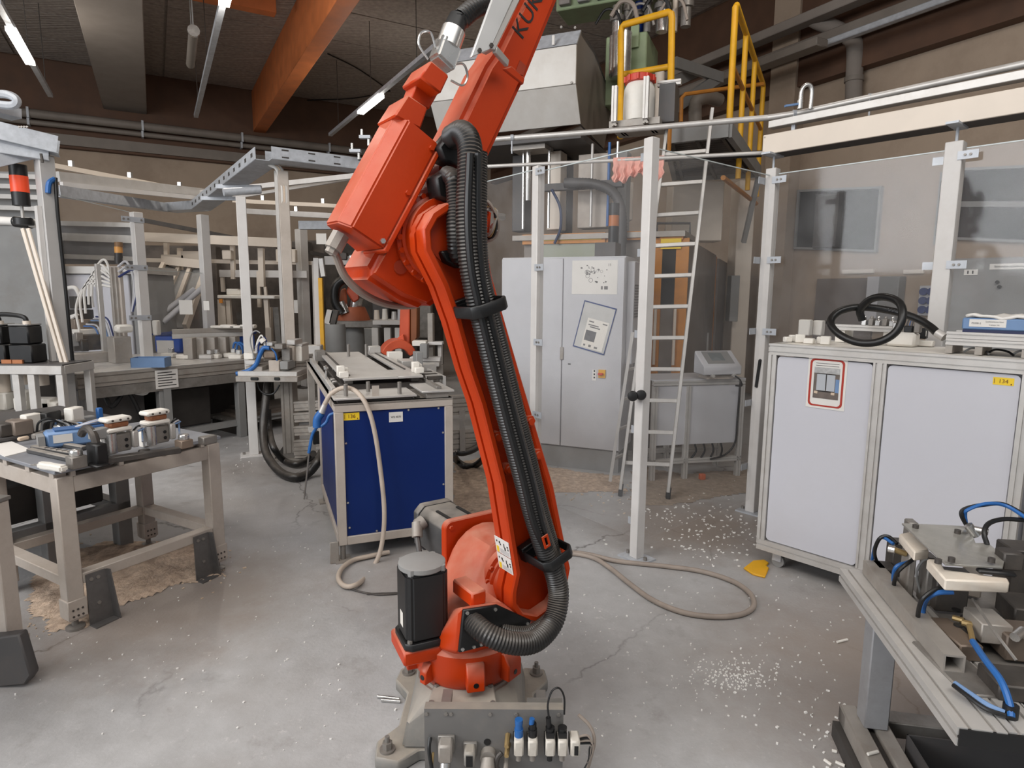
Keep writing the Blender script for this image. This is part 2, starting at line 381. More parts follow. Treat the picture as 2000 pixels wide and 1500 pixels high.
    rg = ramp(n2.outputs['Fac'], 0.3, (0.36,)*3+(1,), 0.7, (0.6,)*3+(1,)); L.new(rg, b.inputs['Roughness'])
    bp = N.new('ShaderNodeBump'); bp.inputs['Strength'].default_value = 0.25; bp.inputs['Distance'].default_value = 0.01
    mh = mix(0.5, n2.outputs['Fac'], n4.outputs['Fac']); L.new(mh, bp.inputs['Height']); L.new(bp.outputs['Normal'], b.inputs['Normal'])
    return m
fl = MB(); fl.prism([CORNER+BX*1, CORNER-BX*26+BX*0, CORNER-BX*26-AX*30, CORNER+BX*1-AX*30], (0, 0, -0.1)); struct(fl, 'floor', floor_mat(), smooth=False)
def wallbox(p, q, inward, t, z0, z1, name, m):
    b = MB(); b.prism([V((p.x, p.y, z0)), V((q.x, q.y, z0)), V((q.x, q.y, z1)), V((p.x, p.y, z1))], -V(inward)*t)
    return struct(b, name, m, smooth=False)
wallbox(CORNER, CORNER-BX*25, -AX, 0.25, 0, CZ, 'wall_back', WALLM)
wallbox(CORNER, CORNER-AX*22, -BX, 0.25, 0, CZ, 'wall_right', WALLM)
def ceil_mat():
    m = mat('wood_wool_ceiling', (158, 148, 140), 0.9, 0, 0.2, 14)
    nt = m.node_tree; N = nt.nodes; L = nt.links; b = N['Principled BSDF']
    tc = N.new('ShaderNodeTexCoord'); mp = N.new('ShaderNodeMapping'); mp.inputs['Rotation'].default_value = (0, 0, -math.atan2(BX.y, BX.x))
    mp.inputs['Scale'].default_value = (0.6, 9, 1); L.new(tc.outputs['Object'], mp.inputs['Vector'])
    nz = N.new('ShaderNodeTexNoise'); nz.inputs['Scale'].default_value = 2.2; nz.inputs['Detail'].default_value = 6; L.new(mp.outputs[0], nz.inputs['Vector'])
    bp = N.new('ShaderNodeBump'); bp.inputs['Strength'].default_value = 0.8; bp.inputs['Distance'].default_value = 0.05
    L.new(nz.outputs['Fac'], bp.inputs['Height']); L.new(bp.outputs['Normal'], b.inputs['Normal'])
    return m
CEILM = ceil_mat()
ce = MB(); ce.prism([CORNER+BX*0.2, CORNER-BX*25, CORNER-BX*25-AX*20, CORNER+BX*0.2-AX*20], (0, 0, 0.15)); 
for i in range(len(ce.v)): ce.v[i].z += CZ+0.0
ceil = struct(ce, 'ceiling', CEILM, smooth=False)
# acoustic panels of the ceiling: boards running along the back wall, each its own piece
k = 0
for i in range(7):
    for j in range(7):
        a0 = 0.25+i*1.26; b0 = 0.3+j*2.46
        if a0 > 9: continue
        p = CORNER-AX*a0-BX*b0
        if (p-CP).dot(FW) < 2: continue
        b = MB(Fr(V((p.x, p.y, CZ-0.03)), -BX, -AX)); b.box(0, 2.42, 0, 1.23, 0, 0.03); b.build('ceiling_panel', CEILM, ceil, smooth=False)
# timber wall plate under the ceiling on both walls
def along_back(s0, s1, z0, z1, t, name, m, **k):
    b = MB(Fr(PB, BX, -AX)); b.box(s0, s1, 0.002, t, z0, z1); return b.build(name, m, **k)
def backpt(px, py):  # point on the back wall
    return PL(px, py, PB, AX)
zt = backpt(480, 325).z
along_back(-16, sc_-0.02, zt, CZ, 0.16, 'trim_1', DTIMB, kind='structure')
def rightpt(px, py, off=0.0): return PL(px, py, QA-BX*off, BX)
z1 = rightpt(1690, 138).z
b = MB(Fr(QA, -AX, -BX)); b.box(-10, 9, 0.002, 0.18, z1, CZ); struct(b, 'trim_2', DTIMB)
# glulam beams and roof members
def roof_pt(px, z):  # point at pixel column on the back wall line
    return PL(px, 240, PB, AX)
pb = backpt(505, 262); bz = pb.z
b = MB(Fr(V((pb.x, pb.y, 0)), -AX, BX)); b.box(-0.0, 15, -0.13, 0.13, bz, CZ-0.03)
b.build('roof_beam', TIMB, None, 'orange glulam roof beam running toward the back wall', 'beam', bev=0.01)
q0 = backpt(246, 222)
b = MB(Fr(V((q0.x, q0.y, 0)), -AX, BX)); wd = (backpt(288, 222)-backpt(205, 220)).length/2
b.box(0.0, 14, -wd, wd, q0.z, CZ-0.03); b.build('roof_duct', DUCT, None, 'wide grey box duct under the ceiling at upper left', 'duct', bev=0.01)
pz = F(480, 18, CZ-0.3)
b = MB(Fr(pz, BX, -AX)); b.box(-1.6, 0.42, -0.09, 0.09, 0, 0.27)
b.build('roof_purlin', TIMB, None, 'short orange timber purlin meeting the glulam beam near the top', 'beam', bev=0.006)
# service pipes on the back wall
def backpipe(p, q, r, off, lab, m, name='wall_pipe'):
    a = PL(*p, PB-AX*off, AX); c = PL(*q, PB-AX*off, AX); d = (c-a).normalized()
    z = (a.z+c.z)/2
    a2 = V((a.x, a.y, z))-BX*6; c2 = V((c.x, c.y, z))+BX*3
    t = thing(name, lab, 'pipe', a2)
    MB().cyl(a2, c2, r, n=10).build('tube', m, t)
    for k in range(9):
        e = a2+BX*(1.0+k*1.9)
        MB(Fr(e, BX, -AX)).box(-0.02, 0.02, -off+0.16, r+0.012, -r-0.012, r+0.012).build('pipe_clip', ZINC, t)
    return t
backpipe((200, 236), (690, 296), 0.085, 0.34, 'upper thick grey pipe along the back wall', PIPEG)
backpipe((200, 252), (690, 310), 0.05, 0.30, 'lower thin grey pipe just under the thick wall pipe', PIPEG)
along_back(-14, sc_-0.5, backpt(200, 284).z-0.1, backpt(200, 284).z+0.1, 0.22, 'wall_conduit', PIPEG, label='flat grey cable duct under the two back wall pipes', cat_='conduit')
# fluorescent strips hung below the ceiling
def strip(p0, p1, l0, l1, z, lab, w=0.07):
    a = F(*p0, z); c = F(*p1, z); t = thing('strip_light', lab, 'lamp', a, 'hanging strip lights')
    fr = Fr(a, c-a); n = (c-a).length
    MB(fr).box(0, n, -w/2, w/2, 0.0, 0.06).build('trunking', ZINC, t)
    u0 = (F(*l0, z)-a).length; u1 = (F(*l1, z)-a).length
    MB(fr).box(u0, u1, -w/2-0.02, w/2+0.02, -0.05, -0.002).build('lit_diffuser', LAMPW, t, 'glowing white tube')
    for f_ in (0.12, 0.5, 0.88):
        pp = fr.p(n*f_, 0, 0.06); MB().cyl(pp, V((pp.x, pp.y, CZ)), 0.006, n=6).build('hanger_rod', DSTEEL, t)
    pl = bpy.data.lights.new('tube_lamp', 'AREA'); pl.shape = 'RECTANGLE'; pl.size = abs(u1-u0); pl.size_y = 0.08; pl.energy = 26; pl.color = (1, 0.93, 0.82)
    o = bpy.data.objects.new('tube_lamp', pl); COL.objects.link(o)
    pt_ = bpy.data.lights.new('tube_and_fill_glow', 'POINT'); pt_.energy = 42; pt_.shadow_soft_size = 0.12; pt_.color = (1, 0.93, 0.84)
    po_ = bpy.data.objects.new('tube_and_fill_glow', pt_); COL.objects.link(po_); po_.location = fr.p((u0+u1)/2, 0, -0.2)
    mid = fr.p((u0+u1)/2, 0, -0.06); o.matrix_world = Matrix((fr.x, -fr.y, -fr.z)).transposed().to_4x4() if False else Matrix.Translation(mid) @ Matrix((fr.x, fr.y, V((0, 0, 1)))).transposed().to_4x4()
    return t
strip((-6, 6), (99, 190), (22, 52), (60, 120), 4.7, 'lit fluorescent strip light at the far upper left')
strip((445, -30), (383, 230), (441, -14), (436, 3), 4.7, 'strip light with dark trunking hanging left of the glulam beam')
strip((850, 96), (645, 266), (745, 184), (702, 217), 4.7, 'lit fluorescent strip light right of the glulam beam, behind the robot')
for q_ in ((-10.5, 5.2), (-3.4, 3.0), (2.0, 5.0)):      # unseen point lights without tubes, added to brighten the upper hall
    pt_ = bpy.data.lights.new('tube_and_fill_glow', 'POINT'); pt_.energy = 40; pt_.shadow_soft_size = 0.12; pt_.color = (1, 0.93, 0.84)
    po_ = bpy.data.objects.new('tube_and_fill_glow', pt_); COL.objects.link(po_); po_.location = (q_[0], q_[1], 4.9)
a = F(378, 62, 4.9); c = F(372, 126, 4.9)
t = thing('hanging_tube_lamp', 'short unlit tube lamp hanging on two wires at upper left', 'lamp', a)
MB().cyl(a, c, 0.06, n=12).build('tube', PIPEG, t); MB().cyl(a-(c-a).normalized()*0.05, a, 0.075, n=12).build('end_cap', CHROME, t)
for q in (a, a.lerp(c, 0.35)): MB().cyl(q, V((q.x, q.y, CZ)), 0.008, n=6).build('wire', GREYM, t)
# ducts and trunking running along the right wall
for (px, py, off, h, d_, m, lab) in ((1600, 28, 0.55, 0.12, 0.2, DUCT, 'upper flat cable duct along the right wall under the ceiling'),
                                 (1560, 105, 0.62, 0.07, 0.10, ZINC, 'narrow pale cable tray along the right wall'),
                                 (1640, 68, 0.35, 0.16, 0.16, PIPEG, 'round-edged grey duct along the right wall above the downpipe'),
                                 (1450, 140, 0.9, 0.10, 0.22, PIPEG, 'lowest grey duct along the right wall behind the yellow rail')):
    p = rightpt(px, py, off); b = MB(Fr(p, -AX, -BX)); b.box(-9 if px != 1450 else -6, 6 if px != 1450 else 1.2, -d_/2, d_/2, -h/2, h/2)
    b.build('wall_duct', m, None, lab, 'duct', bev=0.012)
# downpipe with elbow
w1 = [rightpt(x, y, o) for x, y, o in ((1582, 22, 0.5), (1588, 36, 0.45), (1622, 52, 0.3), (1664, 76, 0.22), (1670, 110, 0.18), (1668, 155, 0.16), (1667, 215, 0.16))]
t = thing('downpipe', 'thick grey downpipe with a bend near the right wall top', 'pipe', w1[-1])
MB().tube(w1, 0.10, n=14, sm=3).build('pipe_run', DUCT, t)
for q in (w1[5],): MB().lathe(q-V((0, 0, .03)), (0, 0, 1), [(0.115, 0), (0.115, 0.06)], 16).build('collar', PIPEG, t)
# pillar on the right wall and dark windows in the right wall
for i, (x0, x1, y0, y1) in enumerate(((1558, 1722, 372, 486), (1834, 1856, 338, 478), (1872, 2085, 330, 468))):
    p = rightpt(x0, (y0+y1)/2); q = rightpt(x1, (y0+y1)/2)
    fr = Fr(V((p.x, p.y, 0)), q-p); n = (V((q.x, q.y, 0))-V((p.x, p.y, 0))).length
    zt_ = rightpt(x0, y0).z; zb = rightpt(x0, y1).z
    b = MB(fr); dy = -1 if fr.y.dot(BX) > 0 else 1
    O = [fr.p(0, 0.003*dy, zb), fr.p(n, 0.003*dy, zb), fr.p(n, 0.003*dy, zt_), fr.p(0, 0.003*dy, zt_)]
    I = [fr.p(0.03, 0.003*dy, zb+0.03), fr.p(n-0.03, 0.003*dy, zb+0.03), fr.p(n-0.03, 0.003*dy, zt_-0.03), fr.p(0.03, 0.003*dy, zt_-0.03)]
    if n < 0.5: I = [O[k_].lerp(O[(k_+2) % 4], 0.12) for k_ in range(4)]
    b.ring(O, I, fr.y*dy*0.05); wn = struct(b, 'window_%d' % (i+1), GREYM, smooth=False)
    MB(fr).prism(I, fr.y*dy*0.02).build('pane', DGLASS, wn, smooth=False)
    if i == 2: MB(fr).box(0.03, n-0.03, dy*0.02, dy*0.05, (zb+zt_)/2-0.03, (zb+zt_)/2+0.03).build('glazing_bar', GREYM, wn)
p = rightpt(1550, 300); b = MB(Fr(V((p.x, p.y, 0)), -AX, -BX)); b.box(-0.3, 0.12, 0.003, 0.22, 0, CZ); struct(b, 'trim_3', WALLM)

b = MB(); b.tube([F(640, 105, 5.95), F(700, 135, 5.93), F(762, 178, 5.95)], .012, 6); b.tube([F(762, 178, 5.95), F(690, 192, 5.94), F(600, 196, 5.95)], .012, 6)
b.build('ceiling_cable', BLACK, None, 'thin black cable zigzagging on the ceiling right of the glulam beam', 'cable')
# ================================================================== MAIN ROBOT
NA = V((math.sin(math.radians(35)), -math.cos(math.radians(35)), 0))   # joint axis, towards the viewer
MA = V((math.cos(math.radians(35)), math.sin(math.radians(35)), 0))    # forward direction of the arm plane
A1 = V((-0.155, 2.10, 0))
P2 = D(1040, 1122, 2.10)
def AP(px, py, s=0.0): return PL(px, py, P2+NA*s, NA)     # point of the plane at offset s along the joint axis
P3 = AP(884, 462, 0.065)-NA*0.065
ROB = thing('industrial_robot', 'large orange articulated robot arm standing on a grey base in the foreground', 'robot', A1)
# --- grey foot: floor plate with ears, cast body, screws
MB().prism([V((x, y, 0)) for x, y in ((-0.44, 1.86), (-0.36, 1.84), (-0.3, 1.9), (0.0, 1.9), (0.06, 1.84), (0.14, 1.86), (0.15, 1.94), (0.09, 2.02), (0.09, 2.2), (0.15, 2.28), (0.14, 2.36), (0.06, 2.37), (-0.02, 2.31), (-0.3, 2.31), (-0.36, 2.37), (-0.44, 2.36), (-0.45, 2.28), (-0.39, 2.2), (-0.39, 2.02), (-0.45, 1.94))], (0, 0, 0.045)).build('floor_plate', CASTG, ROB, bev=0.006)
hp = []
for x, y in ((-0.36, 1.9), (0.06, 1.9), (0.06, 2.3), (-0.36, 2.3)): hp += [V((x, y, 0.045)), V((A1.x+(x-A1.x)*0.93, A1.y+(y-A1.y)*0.93, 0.12))]
for i in range(20):
    t_ = i*math.pi/10; hp.append(A1+V((math.cos(t_)*0.172, math.sin(t_)*0.172, 0.222)))
MB().hull(hp).build('base_casting', CASTG, ROB, bev=0.012, seg=2)
tc_ = MB(); tc_.prism([V((-0.27, 1.868, 0.216)), V((-0.04, 1.868, 0.216)), V((-0.055, 1.955, 0.235)), V((-0.255, 1.955, 0.235))], (0, 0, 0.012)); tc_.build('cover_plate', CASTG, ROB, bev=0.004)
for (x, y) in ((-0.405, 1.895), (0.105, 1.895), (0.105, 2.325), (-0.405, 2.325)):
    b = MB(); b.cyl((x, y, 0.045), (x, y, 0.052), 0.026, n=16); b.cyl((x, y, 0.052), (x, y, 0.075), 0.017, n=6); b.cyl((x, y, 0.075), (x, y, 0.095), 0.008, n=8); b.build('anchor_bolt', STEEL, ROB)
for (x, y, z) in ((-0.255, 1.878, 0.226), (-0.055, 1.878, 0.226), (-0.245, 1.945, 0.243), (-0.065, 1.945, 0.243)):
    MB().bolt((x, y, z), (0, 0, 1), 0.009, 0.008).build('cover_screw', STEEL, ROB)
# --- rotating column, orange
b = MB(); b.lathe(A1, (0, 0, 1), [(0.150, 0.222), (0.168, 0.235), (0.186, 0.262), (0.192, 0.30), (0.192, 0.365), (0.17, 0.39), (0.13, 0.40)], 40)
b.build('turntable_ring', ORANGE, ROB)
for an, w_, h_ in ((-78, 0.06, 0.07), (-38, 0.07, 0.075), (12, 0.06, 0.07), (-160, 0.05, 0.06), (-128, 0.03, 0.05)):
    d = V((math.cos(math.radians(an)), math.sin(math.radians(an)), 0)); fr = Fr(A1+d*0.165, d)
    b = MB(fr); b.prism([fr.p(0, -w_/2, 0.26), fr.p(0.055, -w_/2, 0.26), fr.p(0.055, -w_/2, 0.28+h_*0.5), fr.p(0.035, -w_/2, 0.28+h_), fr.p(0, -w_/2, 0.28+h_)], fr.y*w_)
    o = b.build('lug', ORANGE, ROB, bev=0.004)
    MB().cyl(fr.p(0.054, 0, 0.285), fr.p(0.0562, 0, 0.285), 0.009, n=12).build('threaded_hole', BLACK, o)
# swing casting: convex body joining the turntable to the second joint
CA2 = AP(1010, 1135, -0.09)                                # centre of the second joint on the casting side
hp = []
for i in range(24):
    t_ = i*math.pi/12; hp.append(A1+V((math.cos(t_)*0.150, math.sin(t_)*0.150, 0.385)))
    e = (MA*math.cos(t_)+V((0, 0, 1))*math.sin(t_))
    hp.append(CA2-NA*0.06+e*0.15); hp.append(CA2-NA*0.24+e*0.150)
MB().hull(hp).build('swing_casting', ORANGE, ROB, bev=0.012, seg=2)
# motor flange of the second joint: square plate and the grey motor behind it
fc = CA2-NA*0.255; fr2 = Fr(fc, MA, -NA, (0, 0, 1))
b = MB(fr2)
def rrect(fr, x0, x1, z0, z1, r, y=0.0, n=4):
    P = []
    for cx, cz, a0 in ((x1-r, z1-r, 0), (x0+r, z1-r, 90), (x0+r, z0+r, 180), (x1-r, z0+r, 270)):
        for k in range(n+1):
            a = math.radians(a0+90*k/n); P.append(fr.p(cx+r*math.cos(a), y, cz+r*math.sin(a)))
    return P
b.prism(rrect(fr2, -0.155, 0.12, -0.1, 0.175, 0.03), fr2.y*0.035); b.build('motor_flange', ORANGE, ROB, bev=0.004)
for x, z in ((-0.13, 0.15), (0.095, 0.15), (-0.13, -0.075), (0.095, -0.075)):
    MB().bolt(fr2.p(x, 0, z), -fr2.y, 0.009, 0.008).build('flange_screw', ORANGE, ROB)
mt = MB(fr2)
def octa(fr, x0, x1, z0, z1, c, y): return [fr.p(a, y, d) for a, d in ((x0+c, z0), (x1-c, z0), (x1, z0+c), (x1, z1-c), (x1-c, z1), (x0+c, z1), (x0, z1-c), (x0, z0+c))]
mt.prism(octa(fr2, -0.125, 0.055, -0.045, 0.145, 0.03, 0.036), fr2.y*0.25)
mo = mt.build('axis_two_motor', MOTOR, ROB, bev=0.005)
b = MB(fr2); b.prism(octa(fr2, -0.13, 0.06, -0.05, 0.15, 0.03, 0.286), fr2.y*0.04); b.build('motor_end_cap', MOTOR, mo, bev=0.004)
for z in (0.147,):
    b = MB(fr2); b.box(-0.09, -0.078, 0.07, 0.2, z-0.004, z+0.004); b.box(0.005, 0.017, 0.07, 0.2, z-0.004, z+0.004); b.build('cooling_rib', BLACK, mo)
pc = fr2.p(-0.135, 0.22, 0.11)
b = MB(); b.cyl(pc, pc+(-MA*0.03+V((0, 0, -.015))), 0.028, n=12); b.cyl(pc+(-MA*0.03), pc-MA*0.045+V((0, 0, -.05))-fr2.y*0.03, 0.022, n=12); b.build('plug', ALUD, ROB)
b = MB(); b.tube([pc-MA*0.045+V((0, 0, -.05))-fr2.y*0.03, pc-MA*0.05+V((0, 0, -.12))-fr2.y*0.06, pc-MA*0.05+V((0, 0, -.22))-fr2.y*0.07, pc-MA*0.02+V((0, 0, -.3))-fr2.y*0.07], 0.011); b.build('motor_cable', MOTOR, ROB)
# joint two: stepped gear ring with screws, joint disc
b = MB(); b.lathe(CA2-NA*0.03, NA, [(0.142, 0), (0.142, 0.025), (0.128, 0.03), (0.128, 0.04), (0.118, 0.045), (0.118, 0.075)], 40); b.build('gear_ring', ORANGE, ROB)
for i in range(18):
    e = MA*math.cos(i*math.pi/9+.1)+V((0, 0, 1))*math.sin(i*math.pi/9+.1)
    MB().bolt(CA2-NA*0.005+e*0.135, NA, 0.0085, 0.01).build('ring_screw', ORANGE, ROB)
# stop buffers on the casting
for (px, py, s) in ((930, 1165, 0.01), (963, 1190, 0.0), (1032, 1222, -0.02)):
    p = AP(px, py, s); f_ = Fr(p, MA, -NA, (0, 0, 1)); b = MB(f_)
    b.box(-0.028, 0.028, -0.02, 0.11, -0.026, 0.026); b.build('stop_buffer', ORANGE, ROB, bev=0.006)
# --- axis one motor, black, upright at the rear left
mb_ = D(826, 1238, 1.985); zt_ = D(826, 1098, 1.985).z
fr1 = Fr(mb_, (0.9, 0.42, 0))
b = MB(fr1); b.prism([fr1.p(x, y, -0.012) for x, y in ((-0.085, -0.07), (0.075, -0.075), (0.16, 0.05), (0.12, 0.12), (-0.085, 0.1))], (0, 0, -0.05)); b.build('motor_shelf', ORANGE, ROB, bev=0.006)
hp = [fr1.p(x, y, -0.055) for x, y in ((-0.08, -0.06), (0.09, -0.07), (0.15, 0.08), (-0.07, 0.09))]+[A1+V((math.cos(t_)*0.17, math.sin(t_)*0.17, 0.33)) for t_ in (2.2, 2.7, 3.2, 3.7, 4.2)]
MB().hull(hp).build('motor_bracket', ORANGE, ROB, bev=0.006)
h = zt_-mb_.z
def octv(fr, a, c, z): return [fr.p(x, y, z) for x, y in ((-a+c, -a), (a-c, -a), (a, -a+c), (a, a-c), (a-c, a), (-a+c, a), (-a, a-c), (-a, -a+c))]
b = MB(); b.prism(octv(fr1, 0.072, 0.018, 0.016), (0, 0, h-0.03)); mo = b.build('axis_one_motor', BLACK, ROB, bev=0.006, seg=2)
b = MB(); b.prism(octv(fr1, 0.08, 0.02, -0.01), (0, 0, 0.024)); b.build('motor_foot', BLACK, mo, bev=0.003)
b = MB(); b.lathe(fr1.p(0, 0, h-0.014), (0, 0, 1), [(0.074, 0), (0.078, 0.004), (0.078, 0.018), (0.07, 0.022)], 32); b.build('motor_cap', GREYM, mo, 'grey round cap')
for i in range(4):
    a = math.pi/4+i*math.pi/2; b = MB(); b.cbox(0, 0, 0, .001, .001, .001) if False else None
    q = fr1.p(0.073*math.cos(a), 0.073*math.sin(a), h-0.016); MB().cyl(q, q+V((0, 0, 0.02)), 0.012, n=8).build('cap_lug', GREYM, mo)
b = MB(fr1); b.box(-0.0735, -0.0725, -0.02, 0.012, 0.05, 0.1); b.build('rating_plate', WPLA, mo)
for x, y in ((-0.062, -0.062), (0.062, -0.062)): MB().bolt(fr1.p(x, y, 0.014), (0, 0, 1), 0.009, 0.01).build('motor_screw', STEEL, mo)
# --- hose inlet plate, black, on the column front
pp = [AP(x, y, 0.075) for x, y in ((897, 1276), (906, 1192), (972, 1182), (1038, 1212), (1030, 1244), (952, 1262))]
MB().prism(pp, -NA*0.012).build('hose_inlet_plate', BLACK, ROB, bev=0.003)
hp = [p-NA*0.013+(p-sum(pp, V())/6)*0.05 for p in pp]+[AP(x, y, -0.12) for x, y in ((880, 1190), (990, 1170), (1040, 1200), (1040, 1255), (880, 1280))]+[A1+V((math.cos(t_)*0.17, math.sin(t_)*0.17, 0.37)) for t_ in (4.0, 4.5, 5.0, 5.5, 6.0)]
MB().hull(hp).build('column_front', ORANGE, ROB, bev=0.008)
for x, y in ((903, 1268), (912, 1197), (967, 1190), (1030, 1218), (925, 1263), (939, 1258)):
    MB().bolt(AP(x, y, 0.075), NA, 0.006, 0.005).build('plate_screw', CHROME, ROB)
# --- link arm: web plus raised rim
arm = [(845, 414), (827, 447), (830, 490), (865, 560), (890, 630), (917, 725), (940, 792), (980, 950), (997, 1060), (1007, 1122), (999, 1160), (999, 1187), (1015, 1210), (1048, 1216), (1085, 1190), (1108, 1150), (1115, 1110), (1107, 1075), (1082, 950), (1015, 725), (962, 540), (948, 460), (932, 420), (905, 399), (872, 396)]
P = [AP(x, y, 0.065) for x, y in arm]; cen = sum(P, V())/len(P)
def inset(P, d):
    n = len(P); out = []
    for i in range(n):
        a, b_, c = P[i-1], P[i], P[(i+1) % n]
        n1 = (b_-a).normalized().cross(NA); n2 = (c-b_).normalized().cross(NA); m_ = (n1+n2)
        m_ = m_/max(0.3, m_.length_squared)*2
        if m_.dot(cen-b_) < 0 and False: m_ = -m_
        out.append(b_+m_*d)
    return out
I1 = inset(P, 0.024)
area_ = lambda Q: abs(sum(((Q[i]-cen).cross(Q[(i+1) % len(Q)]-cen)).dot(NA) for i in range(len(Q))))
if area_(I1) > area_(P): I1 = inset(P, -0.024)
b = MB(); b.prism([p-NA*0.05 for p in P], -NA*0.05); la = b.build('link_arm', ORANGE, ROB, bev=0.01, seg=2)
b = MB(); b.ring(P, I1, -NA*0.052); b.build('link_arm_rim', ORANGE, ROB, bev=0.005)
c3 = AP(885, 465, 0.02)
for (px, py) in ((1032, 822), (1047, 887), (990, 915), (967, 853)):
    p = AP(px, py, 0.066 if px > 1000 else 0.03); b = MB(); b.cyl(p-NA*0.03, p+NA*0.012, 0.02, n=6); b.cyl(p+NA*0.012, p+NA*0.02, 0.012, n=10); b.build('threaded_boss', ORANGE, ROB)
# safety labels on the left face of the arm
lf = [(965, 1036), (998, 1060), (1007, 1122), (970, 1092)]
lp0 = AP(980, 950, 0.065); lp1 = AP(997, 1060, 0.065); le = (lp1-lp0).normalized(); ln = NA.cross(le); 
if ln.dot(CP-lp0) < 0: ln = -ln
La = [lp1-NA*0.012-le*0.02, lp1-NA*0.118-le*0.02]; tot = (AP(1007, 1122, 0.065)-lp1).length
for k in range(2):
    o0 = lp1+le*(0.004+k*0.062); q = [o0-NA*0.01, o0-NA*0.094, o0-NA*0.094+le*0.058, o0-NA*0.01+le*0.058]
    b = MB(); b.prism([p+ln*0.0012 for p in q], ln*0.0016); lab_ = b.build('warning_label', PAPER, ROB, 'white safety label with pictograms', smooth=False)
    f_ = Fr(o0-NA*0.094+ln*0.003, NA, -le, ln)
    b = MB(f_); b.box(0.006, 0.02, -0.056, -0.034, 0, 0.0006); b.build('yellow_mark', YLAB, lab_, smooth=False)
    b = MB(f_)
    for (x, y, w_, h_) in ((0.012, -0.012, 0.006, 0.006), (0.032, -0.012, 0.008, 0.008), (0.038, -0.02, 0.006, 0.006), (0.066, -0.014, 0.005, 0.014), (0.07, -0.026, 0.007, 0.012), (0.09, -0.018, 0.008, 0.005), (0.094, -0.026, 0.005, 0.007)):
        b.box(x*0.78, x*0.78+w_, y-h_, y, 0, 0.0006)
    b.build('pictogram', INK, lab_, smooth=False)
    b = MB(f_); b.box(0.027, 0.078, -0.054, -0.038, 0, 0.0005); b.build('fine_print', mat('label_grey', (190, 188, 186), 0.7), lab_, smooth=False)
# --- elbow: housing, gear ring with screws
hs = [AP(x, y, -0.1) for x, y in ((862, 392), (800, 402), (752, 470), (716, 532), (724, 546), (786, 586), (836, 606), (852, 594), (905, 560), (962, 470), (968, 400), (930, 372))]
b = MB(); b.prism(hs, -NA*0.24); b.build('elbow_housing', ORANGE, ROB, bev=0.03, seg=3)
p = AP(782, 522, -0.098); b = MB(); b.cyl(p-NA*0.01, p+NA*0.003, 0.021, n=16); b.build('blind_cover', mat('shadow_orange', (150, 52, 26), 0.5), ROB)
e3 = AP(863, 467, -0.07)
b = MB(); b.lathe(e3-NA*0.04, NA, [(0.142, 0), (0.142, 0.022), (0.13, 0.026), (0.13, 0.034), (0.122, 0.038), (0.122, 0.075)], 48); b.build('elbow_gear_ring', ORANGE, ROB)
for i in range(22):
    t_ = i*math.pi/11; e = MA*math.cos(t_)+V((0, 0, 1))*math.sin(t_)
    p = e3-NA*0.018+e*0.136; MB().bolt(p, NA, 0.009, 0.012).build('elbow_screw', ORANGE, ROB)
b = MB(); b.lathe(AP(885, 462, 0.012), NA, [(0.085, 0), (0.085, 0.006), (0.07, 0.012), (0.0, 0.012)], 32); b.build('joint_cover', ORANGE, ROB)
# --- forearm: hollow beam rising to the upper right
fa = [(872, 326), (868, 296), (898, 240), (954, 124), (974, 96), (1036, -30), (1112, -45), (1092, 0), (1030, 152), (1020, 172), (948, 326), (960, 380), (930, 430), (862, 400), (850, 350)]
FAP = [AP(x, y, -0.09) for x, y in fa]
fd = (AP(1060, 20, -0.09)-AP(900, 340, -0.09)).normalized(); fn = NA.cross(fd)
if fn.dot(V((-1, 0, 0))) < 0: fn = -fn      # towards upper left
b = MB(); b.prism(FAP, -NA*0.17); b.build('forearm', ORANGE, ROB, bev=0.02, seg=3)
# raised collar where the forearm narrows
b = MB(); b.prism([AP(x, y, -0.085) for x, y in ((982, 134), (1023, 166), (1026, 152), (1000, 128))], -NA*0.05); b.build('forearm_step', ORANGE, ROB, bev=0.004)
pk = [AP(x, y, -0.0885) for x, y in ((1015, 118), (1027, 130), (1021, 148), (1005, 142))]
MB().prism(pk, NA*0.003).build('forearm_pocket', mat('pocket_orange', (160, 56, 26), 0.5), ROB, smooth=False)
# lettering on the forearm
tp = AP(1053, 24, -0.089); text('KUKA', 'lettering', 0.074, INK, AP(1010, 70, -0.0895), fd, fn, ROB, 'black brand lettering, cropped by the frame', sx=1.12, align='LEFT')
# --- silver guide rail on the forearm
g0 = AP(926, 112, 0.02); g1 = AP(1010, -40, 0.02)
gp = [AP(x, y, 0.0) for x, y in ((920, 112), (958, 96), (1008, -15), (974, -35))]
b = MB(); b.prism(gp, -NA*0.012); sl = b.build('guide_plate', mat('milled_aluminium', (214, 213, 211), 0.3, 0.25, 0.06, 8), ROB, bev=0.002)
b = MB(); b.prism([AP(x, y, -0.002) for x, y in ((958, 95), (967, 98), (1030, -30), (1018, -34))], -NA*0.05); b.build('guide_rail', ALU, ROB, bev=0.002)
b = MB(); b.bar(AP(966, 96, -0.01), AP(990, 124, -0.05), 0.022, 0.014, NA, loc=False); b.build('guide_bracket', ALU, ROB, bev=0.002)
for x, y in ((936, 99), (959, 89)): MB().bolt(AP(x, y, 0.0), NA, 0.007, 0.005).build('guide_screw', DSTEEL, sl)
